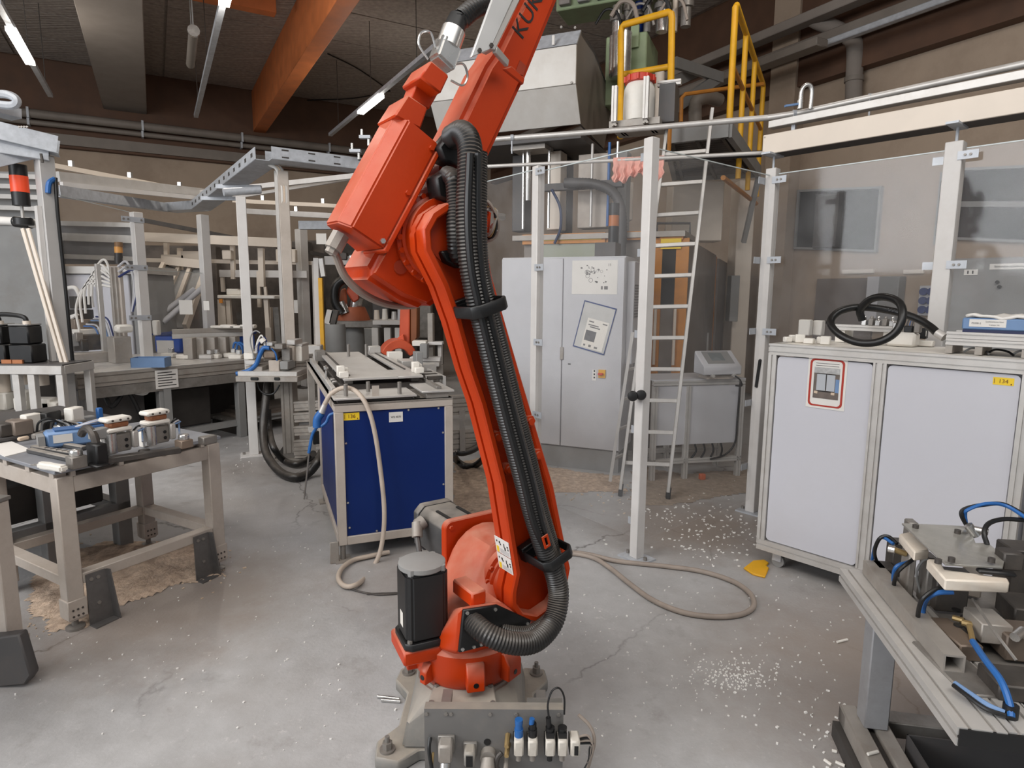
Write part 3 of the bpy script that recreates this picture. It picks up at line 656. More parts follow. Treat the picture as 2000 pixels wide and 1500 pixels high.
# --- media box: long chamfered housing on the rear of the forearm
bq = [AP(757, 472, -0.05), AP(686, 444, -0.05), AP(661, 427, -0.088), AP(637, 434, -0.18)]
bx0 = bq[1]; bx1 = AP(800, 233, -0.05)
bd = (bx1-bx0).normalized(); bu = NA.cross(bd)
if bu.x > 0: bu = -bu
bq = [q-bd*(q-bx0).dot(bd) for q in bq]; bq += [bq[3]-NA*0.03-bu*0.06, bq[0]-NA*0.2]
L_ = (bx1-bx0).length
b = MB(); b.prism(bq, bd*L_); bx = b.build('media_box', ORANGE, ROB, bev=0.005, seg=2)
e_ = (bq[0]-bq[1]).normalized()
rim = [bq[0]+e_*0.001+NA*0.006, bq[0]+e_*0.016+NA*0.006, bq[0]+e_*0.016-NA*0.16, bq[0]+e_*0.001-NA*0.16]
b = MB(); b.prism([q-bd*0.004 for q in rim], bd*(L_+0.008)); b.build('box_lid_edge', ORANGE, bx, bev=0.003)
for s_ in (0.05, 0.5, 0.93):
    p = bq[0]-e_*0.014+bd*(L_*s_); MB().bolt(p, NA, 0.008, 0.007).build('box_screw', ORANGE if s_ > .1 else CHROME, bx)
b = MB(); b.box(0, 0.001, 0, 0.001, 0, 0.001) if False else None
c_ = AP(706, 448, -0.075)-bd*0.0; b = MB(); b.cyl(c_+bd*0.004, c_-bd*0.003, 0.02, n=14); b.build('cable_entry', BLACK, bx)
# stepped neck above the box and the connector box
nk = [AP(x, y, -0.06) for x, y in ((770, 226), (797, 184), (836, 210), (822, 252))]
b = MB(); b.prism(nk, -NA*0.13); b.build('box_neck', ORANGE, ROB, bev=0.005)
nk = [AP(x, y, -0.085) for x, y in ((803, 192), (818, 150), (860, 176), (838, 214))]
b = MB(); b.prism(nk, -NA*0.07); b.build('connector_neck', ORANGE, ROB, bev=0.004)
cb = [AP(x, y, -0.03) for x, y in ((842, 117), (878, 147), (861, 183), (820, 150))]
b = MB(); b.prism(cb, -NA*0.125); b.build('connector_box', ORANGE, ROB, bev=0.005)
# silver connector and its black hose
k0 = AP(862, 128, -0.07); k1 = AP(884, 66, -0.07); kd = (k1-k0).normalized()
b = MB(); b.prism([k0+bu*0.034+NA*0.03, k0-bu*0.034+NA*0.03, k0-bu*0.034-NA*0.035, k0+bu*0.034-NA*0.035], kd*0.075); cn = b.build('connector_hood', CHROME, ROB, bev=0.008, seg=2)
b = MB(); b.cyl(k0+kd*0.06, k1+kd*0.01, 0.036, n=18); b.build('connector_collar', CHROME, cn)
b = MB(); b.cyl(k1+kd*0.008, k1+kd*0.055, 0.034, 0.028, n=16); b.build('hose_gland', BLACK, ROB)
for s_ in (1, -1):
    a = k0+kd*0.03+bu*0.034*s_; b = MB(); b.tube([a, a+bu*0.03*s_+kd*0.025, a+bu*0.055*s_+kd*0.005, a+bu*0.05*s_-kd*0.03, a+bu*0.01*s_-kd*0.045], 0.0035, 6); b.build('locking_lever', CHROME, cn)
hz = [k1+kd*0.05, AP(898, 40, -0.07), AP(925, 17, -0.08), AP(968, -4, -0.1), AP(1010, -30, -0.12)]
MB().tube(hz, 0.030, n=14, sm=8, rib=0.1, pitch=0.012).build('connector_hose', HOSE, ROB)
# cable under the media box
pg = AP(666, 458, -0.14)
b = MB(); b.cyl(pg, pg-bd*0.05, 0.026, n=8); b.cyl(pg-bd*0.05, pg-bd*0.065, 0.019, n=8); b.build('cable_plug', ALUD, ROB)
MB().tube([pg-bd*0.06, AP(655, 500, -0.15), AP(672, 540, -0.16), AP(708, 575, -0.18), AP(757, 596, -0.2), AP(805, 598, -0.22), AP(835, 588, -0.24)], 0.0095, 8).build('looping_cable', RUBBER, ROB)
MB().tube([pg-bd*0.06+bu*0.01, AP(660, 500, -0.16), AP(677, 538, -0.17), AP(712, 571, -0.19), AP(760, 592, -0.21), AP(805, 594, -0.23), AP(835, 584, -0.25)], 0.006, 8).build('looping_cable', RUBBER, ROB)
# --- upper hose mounts (black brackets) and the hose pack
b = MB(); b.prism([AP(x, y, -0.02) for x, y in ((858, 286), (888, 248), (912, 252), (930, 300), (905, 330), (868, 312))], -NA*0.07); b.build('upper_hose_bracket', BLACK, ROB, bev=0.006)
b = MB(); b.prism([AP(x, y, 0.0) for x, y in ((852, 345), (880, 325), (902, 350), (898, 400), (858, 385))], -NA*0.07); b.build('middle_hose_bracket', BLACK, ROB, bev=0.006)
b = MB(); b.prism([AP(x, y, 0.045) for x, y in ((862, 490), (900, 486), (918, 500), (922, 522), (898, 524), (872, 512))], -NA*0.06); b.build('elbow_hose_cover', BLACK, ROB, bev=0.006)
hA = [AP(884, 268, -0.02), AP(903, 260, 0.05), AP(917, 285, 0.10), AP(917, 340, 0.12), AP(914, 420, 0.125), AP(918, 500, 0.125), AP(930, 570, 0.125), AP(942, 620, 0.125), AP(962, 700, 0.125), AP(988, 800, 0.125), AP(1015, 900, 0.125), AP(1042, 1000, 0.125), AP(1066, 1075, 0.125), AP(1084, 1120, 0.13), AP(1091, 1165, 0.14), AP(1080, 1215, 0.16), AP(1045, 1252, 0.18), AP(1000, 1256, 0.17), AP(955, 1240, 0.13), AP(918, 1212, 0.06)]
MB().tube(hA, 0.036, n=16, sm=8, rib=0.075, pitch=0.0095).build('main_hose', HOSE, ROB, 'thick corrugated hose along the arm')
hB = [AP(874, 342, -0.02), AP(886, 352, 0.04), AP(890, 400, 0.06), AP(889, 450, 0.07), AP(893, 495, 0.06), AP(903, 505, 0.03)]
MB().tube(hB, 0.027, n=14, sm=8, rib=0.085, pitch=0.009).build('elbow_hose', HOSE, ROB)
hC = [AP(937, 300, 0.06), AP(936, 400, 0.085), AP(938, 500, 0.09), AP(950, 570, 0.09), AP(964, 620, 0.09), AP(985, 700, 0.09), AP(1010, 800, 0.09), AP(1036, 900, 0.09), AP(1060, 1000, 0.09), AP(1080, 1070, 0.09), AP(1092, 1120, 0.08), AP(1092, 1150, 0.07), AP(1078, 1200, 0.08), AP(1040, 1232, 0.09), AP(1005, 1236, 0.08), AP(975, 1226, 0.06)]
MB().tube(hC, 0.024, n=12, sm=8, rib=0.085, pitch=0.008).build('second_hose', HOSE, ROB)
for off in (0.012, -0.02):
    MB().tube([AP(x, y, 0.155) for x, y in ((928+off*500, 300), (926+off*600, 420), (932+off*600, 520), (946+off*500, 600), (975+off*500, 720), (1003+off*500, 830), (1030+off*500, 930), (1052+off*500, 1020), (1070+off*300, 1070))], 0.011, n=8).build('sleeved_cable', BLACK, ROB)
def clamp(px, py, d, name):
    o = AP(px, py, 0.12); x = d.cross(NA).normalized(); f_ = Fr(o, x, NA, d)
    b = MB(f_); O = rrect(f_, 0, 0, 0, 0, 0) if False else None
    pr = lambda X, Y, r: [f_.p(a, c, -0.018) for a, c in ((-X, -Y-0.01), (X, -Y-0.01), (X, Y-r), (X-r, Y), (-X+r, Y), (-X, Y-r))]
    b.ring(pr(0.062, 0.062, 0.02), pr(0.053, 0.052, 0.018), d*0.036); c_ = b.build(name, BLACK, ROB, bev=0.003)
    b = MB(f_); b.box(-0.05, 0.06, -0.1, -0.068, -0.028, 0.028); b.build('clamp_foot', BLACK, c_, bev=0.003)
clamp(941, 600, (AP(955, 660, .12)-AP(930, 560, .12)).normalized(), 'hose_clamp')
clamp(1074, 1082, (AP(1082, 1110, .12)-AP(1060, 1040, .12)).normalized(), 'hose_clamp')
f0 = AP(1066, 1057, 0.168); dd = (AP(1070, 1075, .168)-AP(1060, 1040, .168)).normalized(); xx = dd.cross(NA)
f_ = Fr(f0, xx, NA, dd); b = MB(f_); 
b.ring([f_.p(x, 0, z) for x, z in ((-0.012, -0.022), (0.012, -0.022), (0.012, 0.022), (-0.012, 0.022))], [f_.p(x, 0, z) for x, z in ((-0.005, -0.015), (0.005, -0.015), (0.005, 0.015), (-0.005, 0.015))], NA*0.004); b.build('orange_tag', ORANGE, ROB, 'small orange printed tag', smooth=False)
# loose wires at the right of the elbow
for k, (q, m_, r_) in enumerate((((940, 385), RUBBER, .006), ((944, 392), BLACK, .005), ((938, 400), BRASS, .004), ((942, 410), ALUD, .005))):
    MB().tube([AP(q[0], q[1], -0.1), AP(958+k*4, 400+k*4, -0.08), AP(972-k*3, 430+k*5, -0.08), AP(970-k*5, 458, -0.1), AP(954, 470-k*4, -0.12), AP(946, 455, -0.14)], r_, 7).build('loose_wire', m_, ROB)
b = MB(); b.cyl(AP(968, 422, -0.1), AP(984, 424, -0.1), 0.012, n=8); b.cyl(AP(962, 440, -0.1), AP(970, 448, -0.1), 0.014, n=8); b.build('wire_plug', CHROME, ROB)
# --- service panel with air valves in front of the base
vz0, vz1 = 0.03, 0.288
b = MB(); b.box(-0.262, 0.165, 1.765, 1.772, vz0, vz1); b.box(-0.262, 0.165, 1.772, 1.80, vz1-0.007, vz1-0.0005); SP = None
sp = thing('air_valve_station', 'grey bracket plate with air valves bolted to the front of the robot base', 'air valves', (-0.05, 1.77, vz0))
b.build('panel_plate', mat('dusty_panel_grey', (112, 110, 108), 0.5, 0.1, 0.12, 9, 0, 60, (142, 132, 122), 0.45, top=(176, 166, 152), tamt=0.6), sp, smooth=False)
for x in (-0.255, -0.195, -0.18, -0.06, 0.02, 0.15): MB().bolt((x, 1.765, vz1-0.016), (0, -1, 0), 0.006, 0.004).build('panel_screw', STEEL, sp)
for x in (-0.2, 0.1): MB().box(x-0.015, x+0.015, 1.79, 1.875, vz1-0.03, vz1-0.008).build('panel_bracket', STEEL, sp)
def vp(px, py, y=1.76): return D(px, py, y)
# heavy duty connectors
for (px, py, w_, h_, m_) in ((871, 1462, 0.042, 0.06, ALUD), (918, 1472, 0.034, 0.05, CASTG)):
    c = vp(px, py, 1.745); b = MB(); b.box(c.x-w_/2, c.x+w_/2, 1.715, 1.766, c.z-h_/2, c.z+h_/2); h_o = b.build('connector_housing', m_, sp, bev=0.006)
    b = MB(); b.box(c.x-w_*0.62, c.x+w_*0.62, 1.755, 1.766, c.z-h_*0.35, c.z+h_*0.55); b.build('connector_flange', STEEL, h_o, bev=0.002)
    if px < 900: b = MB(); b.cyl((c.x, 1.72, c.z-h_*0.5), (c.x, 1.70, c.z-h_*0.9), 0.016, n=12); b.build('cable_gland', CHROME, h_o)
    else: b = MB(); b.box(c.x-w_*0.3, c.x+w_*0.3, 1.713, 1.716, c.z-h_*0.4, c.z+h_*0.3); b.build('socket_opening', BLACK, h_o)
c = vp(953, 1480, 1.745); b = MB(); b.cyl((c.x, 1.766, c.z), (c.x, 1.74, c.z), 0.024, n=16); b.cyl((c.x, 1.74, c.z), (c.x, 1.70, c.z-0.03), 0.02, 0.024, n=16); b.build('round_connector', ALUD, sp)
c = vp(952, 1449, 1.765); b = MB(); b.cyl((c.x, 1.765, c.z), (c.x, 1.763, c.z), 0.011, n=12); b.build('cable_hole', BLACK, sp)
MB().tube([vp(840, 1440), vp(838, 1465, 1.74), vp(843, 1500, 1.73), vp(845, 1530, 1.73)], 0.006, 8).build('cable', BLACK, sp)
MB().tube([vp(846, 1470, 1.74), vp(844, 1490, 1.735), vp(842, 1530, 1.735)], 0.004, 8).build('cable', BRASS, sp)
# row of five filter / valve bodies
for k, px in enumerate((1013, 1040, 1074, 1098, 1122)):
    c = vp(px, 1452, 1.735); b = MB(); b.box(c.x-0.0145, c.x+0.0145, 1.708, 1.762, c.z-0.026, c.z+0.026); vb = b.build('valve_body', mat('soiled_ivory%d' % k, (206, 200, 190), 0.5, 0, 0.08, 14, 0, 60, (150, 136, 120), 0.5), sp, bev=0.005)
    MB().box(c.x-0.017, c.x-0.0146, 1.715, 1.76, c.z-0.022, c.z+0.022).build('joint_clip', BLACK, vb)
    if k < 4:
        b = MB(); b.cyl((c.x, 1.735, c.z-0.026), (c.x, 1.735, c.z-0.055), 0.0085, n=10); b.build('lower_port', ALUD if k != 2 else BLACK, vb)
    if k in (0, 1):
        b = MB(); b.cyl((c.x, 1.735, c.z+0.026), (c.x, 1.735, c.z+0.05), 0.0135, n=14); b.cyl((c.x, 1.735, c.z+0.05), (c.x, 1.735, c.z+0.068), 0.0115, n=10); b.build('pressure_knob', BLUEC if k == 0 else BLACK, vb, 'blue adjusting knob' if k == 0 else 'black adjusting knob')
        if k == 1: MB().cyl((c.x-.004, 1.733, c.z+0.066), (c.x-.002, 1.733, c.z+0.084), 0.008, n=10).build('blue_cap', BLUEC, vb)
        else: MB().cyl((c.x, 1.735, c.z+0.068), (c.x, 1.735, c.z+0.080), 0.0125, n=10).build('blue_cap', BLUEC, vb)
    if k in (2, 3):
        b = MB(); b.box(c.x-0.0125, c.x+0.0125, 1.72, 1.752, c.z+0.027, c.z+0.044); b.cyl((c.x, 1.736, c.z+0.044), (c.x, 1.736, c.z+0.054), 0.014, n=14); b.build('solenoid_head', BLACK, vb)
        if k == 2: MB().cyl((c.x-.003, 1.736, c.z+0.054), (c.x-.006, 1.736, c.z+0.085), 0.008, n=10).build('cable_plug', BLACK, vb)
    if k == 4:
        MB().box(c.x-0.003, c.x+0.009, 1.7065, 1.708, c.z-0.018, c.z+0.012).build('gauge_window', BLACK, vb)
b = MB(); b.box(vp(1045, 0).x, vp(1128, 0).x, 1.80, 1.806, vz1-0.045, vz1+0.012); b.build('rear_plate', STEEL, sp)
MB().tube([vp(1072, 1402, 1.736), vp(1070, 1375, 1.74), vp(1078, 1350, 1.75), vp(1092, 1344, 1.76), vp(1102, 1362, 1.77), vp(1102, 1395, 1.77)], 0.003, 8).build('looped_wire', BLACK, sp)
MB().cyl(vp(1060, 1378, 1.83), vp(1095, 1376, 1.83), 0.010, n=10).build('push_fitting', DSTEEL, sp)
for k in range(4):
    MB().tube([vp(1128, 1440+k*4, 1.74), vp(1148+k*3, 1437+k*5, 1.745), vp(1158-k*2, 1462, 1.74), vp(1148, 1490, 1.735), vp(1135-k*4, 1530, 1.73)], 0.0035, 7).build('air_tube', BLACK if k % 2 else RUBBER, sp)
MB().tube([vp(1130, 1396, 1.78), vp(1152, 1418, 1.77), vp(1161, 1445, 1.76), vp(1155, 1475, 1.75), vp(1140, 1530, 1.74)], 0.0055, 8).build('air_tube', RUBBER, sp)
for k, (px, py) in enumerate(((992, 1444), (992, 1462), (990, 1488))):
    c = vp(px, py, 1.745); b = MB(); b.cyl((c.x, 1.765, c.z), (c.x-.004, 1.72, c.z-0.006), 0.009, 0.007, n=8); b.build('brass_fitting', BRASS if k < 2 else ALUD, sp)
MB().tube([vp(980, 1470, 1.74), vp(972, 1480, 1.735), vp(970, 1500, 1.73), vp(985, 1515, 1.73)], 0.008, 8).build('elbow_tube', DSTEEL, sp)
# ================================================================== RIGHT CELL: fence
CU = V((0.673, -0.740, 0)).normalized(); CN = V((-CU.y, CU.x, 0))*-1      # along the cabinet front (to the right) / towards the viewer
PA_ = F(1243, 1090); PB_ = V((1.7305, 4.358, 0)); PC_ = V((0.166, 4.334, 0)); PD_ = V((2.417, 3.594, 0)); ZF = 2.38
def post(name, p, xd, w_, z, lab, m=POSTW, plate=0.09, cat_='post', group=None, brk=()):
    t = thing(name, lab, cat_, p, group); f_ = Fr(p, xd)
    MB(f_).box(-w_/2, w_/2, -w_/2, w_/2, 0.008, z).build('post_tube', m, t, bev=0.004)
    if plate:
        MB(f_).box(-plate, plate, -plate*0.75, plate*0.75, 0, 0.01).build('foot_plate', ZINC, t)
        for sx in (-1, 1): q = f_.p(sx*plate*0.75, 0, 0.01); b = MB(); b.cyl(q, q+V((0, 0, 0.018)), 0.012, n=6); b.build('anchor_bolt', STEEL, t)
    for (z_, dirs) in brk:
        for d in dirs:
            e = V(d).normalized(); g = Fr(p+V((0, 0, z_)), e); b = MB(g)
            b.box(w_/2-0.02, w_/2+0.075, -w_/2-0.004, -w_/2+0.0, -0.022, 0.022)
            o = b.build('sheet_clamp', ZINC, t)
            for u in (0.035, 0.06): MB().bolt(g.p(w_/2+u-0.02, -w_/2-0.004, 0), -g.y, 0.007, 0.006).build('clamp_bolt', STEEL, o)
    return t
uAC = (PC_-PA_).normalized(); uAB = (PB_-PA_).normalized(); uBD = (PD_-PB_).normalized()
post('fence_post', PA_, uAC, 0.062, ZF, 'pale fence post with black knob in front of the ladder', brk=((2.30, (uAC,)), (1.78, (uAC,)), (1.32, (uAC,)), (0.76, (uAC,)), (0.2, (uAC,))))
t = post('fence_post', PB_, uBD, 0.07, ZF, 'pale fence post left of the white cabinet with black pull handle', brk=((2.30, (uBD, -uAB)), (1.78, (uBD, -uAB)), (1.30, (uBD, -uAB)), (0.80, (-uAB,)), (0.34, (-uAB,))))
h0 = F(1492, 758, 0) ; hp0 = PL(1490, 700, PB_, CN); hp1 = PL(1482, 757, PB_, CN)
b = MB(); b.tube([hp0, hp0+CN*0.04-V((0, 0, .01)), hp1+CN*0.04+V((0, 0, .01)), hp1], 0.011, 8, sm=0); b.build('pull_handle', BLACK, t)
post('fence_post', PC_, uAC, 0.062, ZF, 'pale fence post just right of the robot arm', brk=((2.34, (uAC, -uAC)), (1.72, (uAC, -uAC)), (1.22, (uAC, -uAC)), (0.72, (-uAC,))))
post('fence_post', PD_, uBD, 0.085, ZF, 'pale fence post rising behind the white cabinet at right', plate=0.0, brk=((2.3, (uBD, -uBD)), (1.72, (uBD, -uBD))))
EDGE = mat('sheet_edge', (190, 198, 198), 0.3)
def pane(a, c, z0, z1a, z1c, name, lab, t=0.006, m=PLEXI):
    n = V((0, 0, 1)).cross(c-a).normalized()*t
    b = MB(); b.prism([V((a.x, a.y, z0)), V((c.x, c.y, z0)), V((c.x, c.y, z1c)), V((a.x, a.y, z1a))], n)
    o = b.build(name, m, None, lab, 'panel', smooth=False)
    u = (c-a); u.z = 0; u.normalize()
    e = MB(); e.bar(V((a.x, a.y, z1a+0.0035))+n*0.5, V((c.x, c.y, z1c+0.0035))+n*0.5, t, 0.006, loc=False); e.build('sheet_edge', EDGE, o, smooth=False)
    return o
def off(a, c, da, dc): u = (c-a).normalized(); return a+u*da, c-u*dc
a, c = off(PA_, PC_, 0.036, 0.036); pane(a, c, 0.12, 2.34, 2.34, 'clear_fence_panel', 'clear plastic fence sheet before the grey control cabinet')
a, c = off(PA_, PB_, 0.036, 0.04); pane(a, c, 0.10, 2.33, 2.33, 'clear_fence_panel', 'clear plastic door sheet in front of the ladder and console')
a, c = off(PB_, PD_, 0.04, 0.05); pane(a, c, 0.12, 2.34, 2.34, 'clear_fence_panel', 'clear plastic sheet behind the black hose coil')
e = PD_+uBD*0.9; a, c = off(PD_, e, 0.05, 0.0); pane(a, c, 0.12, 2.34, 2.34, 'clear_fence_panel', 'clear plastic sheet right of the tall post behind the white cabinet')
e = PC_+uAC*0.62; a, c = off(PC_, e, 0.036, 0.0); pane(a, c, 0.12, 2.36, 2.36, 'clear_fence_panel', 'clear plastic sheet half hidden behind the robot elbow')
# black knob on the fence post
kp = PA_+V((0, 0, 0)); kz = D(1243, 772, PA_.y).z
t = thing('door_knob', 'double black round knob on the fence post before the ladder', 'knob', V((PA_.x, PA_.y-0.04, kz)))
for px, py in ((1236, 773), (1252, 771)):
    q = D(px, py, PA_.y-0.055); b = MB(); b.lathe(q, (-0.2, -1, 0), [(0.012, -0.03), (0.014, -0.005), (0.027, 0.0), (0.03, 0.012), (0.026, 0.024), (0.012, 0.028)], 18); b.build('knob', BLACK, t)
# tubes along the fence top
t = thing('air_pipe', 'long pale pipe running above the fence to the right edge', 'pipe', F(1500, 230, 2.75))
MB().tube([F(930, 276, 2.75), F(980, 271, 2.75), F(1240, 252, 2.75), F(1500, 230, 2.75)], 0.02, 10, sm=0).build('pipe_run', ALU, t)
MB().tube([F(1500, 230, 2.75), F(1560, 221, 2.75), F(2010, 123, 2.75)], 0.02, 10, sm=0).build('pipe_run', ALU, t)
v0 = F(1583, 213, 2.75)
b = MB(); b.tube([v0, v0+V((0.0, 0, 0.12)), v0+V((-0.03, 0, 0.15)), v0+V((-0.065, 0, 0.12)), v0+V((-0.068, 0, 0.03))], 0.014, 10, sm=4); b.build('goose_neck', CHROME, t)
b = MB(); b.cyl(v0+V((-0.07, 0, .055)), v0+V((-0.07, 0, 0.0)), 0.018, n=12); b.build('valve', CHROME, t)
b = MB(); b.bar(v0+V((-0.08, 0, .03)), v0+V((-0.17, -.01, .015)), 0.022, 0.012, loc=False); b.build('valve_lever', BLUEG, t)
for px, py in ((1000, 269), (1552, 222), (1700, 191)):
    q = F(px, py, 2.75); b = MB(); b.cyl(q+V((0, 0, .0)), q-V((0, 0, 0.12)), 0.006, n=6); b.lathe(q-V((0.012, 0, 0)), (1, 0, 0), [(0.025, 0), (0.025, 0.024)], 12); b.build('pipe_clip', ZINC, t)
t = thing('fence_rail', 'thin pale rail across the fence carrying a pink cloth', 'rail', F(945, 325, 2.5))
MB().tube([F(930, 326, 2.5), F(1190, 314, 2.5), F(1490, 299, 2.5)], 0.013, 10, sm=0).build('rail_tube', ALU, t)
b = MB(); b.tube([F(1300, 309, 2.5)+V((0, .02, 0)), F(1490, 299, 2.5)+V((0, .02, 0))], 0.022, 10, sm=0); b.build('dark_sleeve', BLACK, t)
# pink cloth over the rail: pleated sheet
def cloth(p, q, drop, lab):
    u = (q-p); L_ = u.length; u.normalize(); n = V((u.y, -u.x, 0)); vs = []; fs = []; nx, nz = 40, 14
    for i in range(nx+1):
        for j in range(nz+1):
            s_ = i/nx; ang = j/nz
            w_ = 0.018*math.sin(s_*40)+0.011*math.sin(s_*83+1)
            if ang < 0.22: th = math.pi*(ang/0.22); x = math.cos(th)*0.018; z = math.sin(th)*0.018; k_ = 0.2; side = x
            else:
                f_ = (ang-0.22)/0.78; z = -f_*drop*(0.82+0.16*math.sin(s_*9)+0.08*math.sin(s_*31)); side = -0.018; k_ = f_
            vs.append(p+u*(s_*L_+0.01*math.sin(j*1.3)*k_)-n*(side+(-w_)*k_)+V((0, 0, z)))
    for i in range(nx):
        for j in range(nz): a = i*(nz+1)+j; fs.append((a, a+1, a+nz+2, a+nz+1))
    b = MB(); b.add(vs, fs); o = b.build('hanging_cloth', RAG, None, lab, 'cloth')
    o.modifiers.new('s', 'SOLIDIFY').thickness = 0.003; return o
cloth(F(1198, 313, 2.503), F(1297, 309, 2.503), 0.165, 'pink crumpled cloth hung over the fence rail')
# cover beam and tray above the cabinet
t = thing('cover_beam', 'long cream cover beam above the fence at right', 'beam', F(1500, 302, 2.47))
p = PB_+V((0, 0, 2.47))+uBD*-0.06; fr = Fr(p, uBD, CN)
MB(fr).box(0, 1.75, 0.035, 0.05, 0, 0.125).build('cover_sheet', CREAM, t, bev=0.003)
MB(fr).box(0, 1.75, -0.12, 0.034, 0.0, 0.012).build('bottom_flange', DGREY, t)
for z in (0.015, 0.11): MB().bolt(fr.p(0.012, 0.05, z), CN, 0.005, 0.003).build('rivet', ALUD, t)
for px, py in ((1512, 308), (1872, 246)):
    q = PB_ if px < 1600 else PD_; b = MB(Fr(q, uBD, CN)); b.cyl(q+V((0, 0, ZF)), q+V((0, 0, 2.47)), 0.008, n=8); b.box(-0.03, 0.03, -0.08, 0.12, 2.458, 2.47); b.build('support_stud', ZINC, t)
t = thing('cable_tray', 'narrow pale grey tray just above the cream cover beam', 'tray', F(1510, 255, 2.66))
MB(Fr(PB_+V((0, 0, 2.635)), uBD, CN)).box(-0.03, 1.75, -0.02, 0.05, 0, 0.045).build('tray_channel', ALU, t, bev=0.003)
q = PB_+uBD*0.12+V((0, 0, 2.59)); b = MB(Fr(q, uBD, CN)); b.box(-0.012, 0.012, -0.012, 0.012, 0.006, 0.045); b.build('tray_foot', ZINC, t)
# ================================================================== white cabinet on castors
CB = V((1.423, 3.486, 0)); CW, CD_, CZ0, CZ1 = 1.16, 0.56, 0.10, 1.283
cf = Fr(CB, CU, -CN)          # x right along the front, y into the depth
cab = thing('workshop_cabinet', 'large white panelled cabinet with aluminium profile frame on castors', 'cabinet', cf.p(CW/2, CD_/2, 0))
def cprof(p, q, name='frame_profile', w_=0.045, nw=1, h_=None, nh=1):
    b = MB(cf); b.prof(cf.p(p), cf.p(q), w_, h_ or w_, (0, 0, 1), nw, nh); return b.build(name, ALU, cab, smooth=False)
for x in (0.0225, 0.563, CW-0.0225):
    for y in (0.0225, CD_-0.0225):
        if x == 0.563 and y > 0.1: continue
        b = MB(cf); b.prof(cf.p(x, y, CZ0+0.05), cf.p(x, y, CZ1-0.062), 0.045 if x != 0.563 else 0.06, 0.045, cf.y, 1 if x != 0.563 else 2, 1); b.build('corner_post', ALU, cab, smooth=False)
for y in (0.0225, CD_-0.0225):
    cprof((0, y, CZ1-0.031), (CW, y, CZ1-0.031), 'top_rail', 0.045, 1, 0.062, 2); cprof((0, y, CZ0+0.0225), (CW, y, CZ0+0.0225), 'bottom_rail', 0.045, 1, 0.06, 1)
for x in (0.0225, CW-0.0225):
    cprof((x, 0.045, CZ1-0.031), (x, CD_-0.045, CZ1-0.031), 'top_rail', 0.045, 1, 0.062, 2); cprof((x, 0.045, CZ0+0.03), (x, CD_-0.045, CZ0+0.03), 'bottom_rail', 0.045, 1, 0.06, 1)
MB(cf).box(0.04, CW-0.04, 0.04, CD_-0.04, CZ1-0.02, CZ1-0.003).build('top_board', WPLA, cab)
MB(cf).box(0.03, CW-0.03, 0.03, CD_-0.03, CZ0+0.02, CZ0+0.05).build('floor_board', DGREY, cab)
for x0, x1 in ((0.049, 0.529), (0.597, CW-0.05)):
    P_ = rrect(cf, x0, x1, CZ0+0.058, CZ1-0.068, 0.022, 0.012)
    MB().prism(P_, cf.y*0.006).build('front_panel', WHITEP, cab, smooth=False)
MB(cf).box(0.015, 0.021, 0.05, CD_-0.05, CZ0+0.06, CZ1-0.09).build('side_panel', WHITEP, cab, smooth=False)
MB(cf).box(0.05, CW-0.05, CD_-0.02, CD_-0.014, CZ0+0.06, CZ1-0.09).build('back_panel', WHITEP, cab, smooth=False)
for x, y in ((0.10, 0.06), (CW-0.1, 0.06), (0.1, CD_-0.07), (CW-0.1, CD_-0.07)):
    b = MB(cf); b.box(x-0.03, x+0.03, y-0.03, y+0.03, CZ0-0.006, CZ0); 
    for s_ in (-0.017, 0.013): b.box(x-0.02, x+0.03, y+s_, y+s_+0.004, 0.035, CZ0-0.006)
    ca = b.build('castor_fork', ZINC, cab)
    MB().cyl(cf.p(x+0.01, y-0.011, 0.036), cf.p(x+0.01, y+0.011, 0.036), 0.036, n=20).build('castor_wheel', GREYM, ca)
# poster with red outline
def cp(px, py, y=0.012): return PL(px, py, cf.p(0, y, 0), CN)
def local(fr, p): d_ = p-fr.o; return d_.dot(fr.x), d_.dot(fr.y), d_.dot(fr.z)
x0, _, z1 = local(cf, cp(1581, 697)); x1, _, z0 = local(cf, cp(1650, 804)); x1 = local(cf, cp(1656, 703))[0]; x0 = (x0+local(cf, cp(1573, 795))[0])/2; x1 = (x1+local(cf, cp(1649, 806))[0])/2
po = thing('safety_poster', 'white poster with red rounded outline and a photo on the white cabinet door', 'poster', cf.p((x0+x1)/2, 0.010, z0))
MB(cf).box(x0, x1, 0.0098, 0.0112, z0, z1).build('poster_sheet', PAPER, po, smooth=False)
W_, H_ = x1-x0, z1-z0
ro = rrect(cf, x0+W_*0.05, x1-W_*0.06, z0+H_*0.04, z1-H_*0.02, 0.022, 0.0098); ri = rrect(cf, x0+W_*0.105, x1-W_*0.115, z0+H_*0.072, z1-H_*0.052, 0.018, 0.0098)
MB().ring(ro, ri, CN*0.0005).build('red_outline', REDP, po, smooth=False)
def pbox(a, b_, c_, d_, name, m, k=0.0008):
    return MB(cf).box(x0+W_*a, x0+W_*b_, 0.0098-k, 0.0098, z1-H_*d_, z1-H_*c_).build(name, m, po, smooth=False)
pbox(0.17, 0.83, 0.185, 0.80, 'photo_print', mat('photo_floor_grey', (104, 94, 88), 0.7, 0, 0.2, 30))
pbox(0.17, 0.83, 0.185, 0.30, 'photo_back', mat('photo_pale_grey', (172, 172, 172), 0.7, 0, 0.2, 60), 0.0011)
for a, b_ in ((0.25, 0.48), (0.51, 0.72)): pbox(a, b_, 0.32, 0.64, 'photo_door', mat('photo_door_grey', (176, 180, 186), 0.7, 0, 0.02), 0.0012)
pbox(0.735, 0.83, 0.40, 0.66, 'photo_blue', BLUEG, 0.0012)
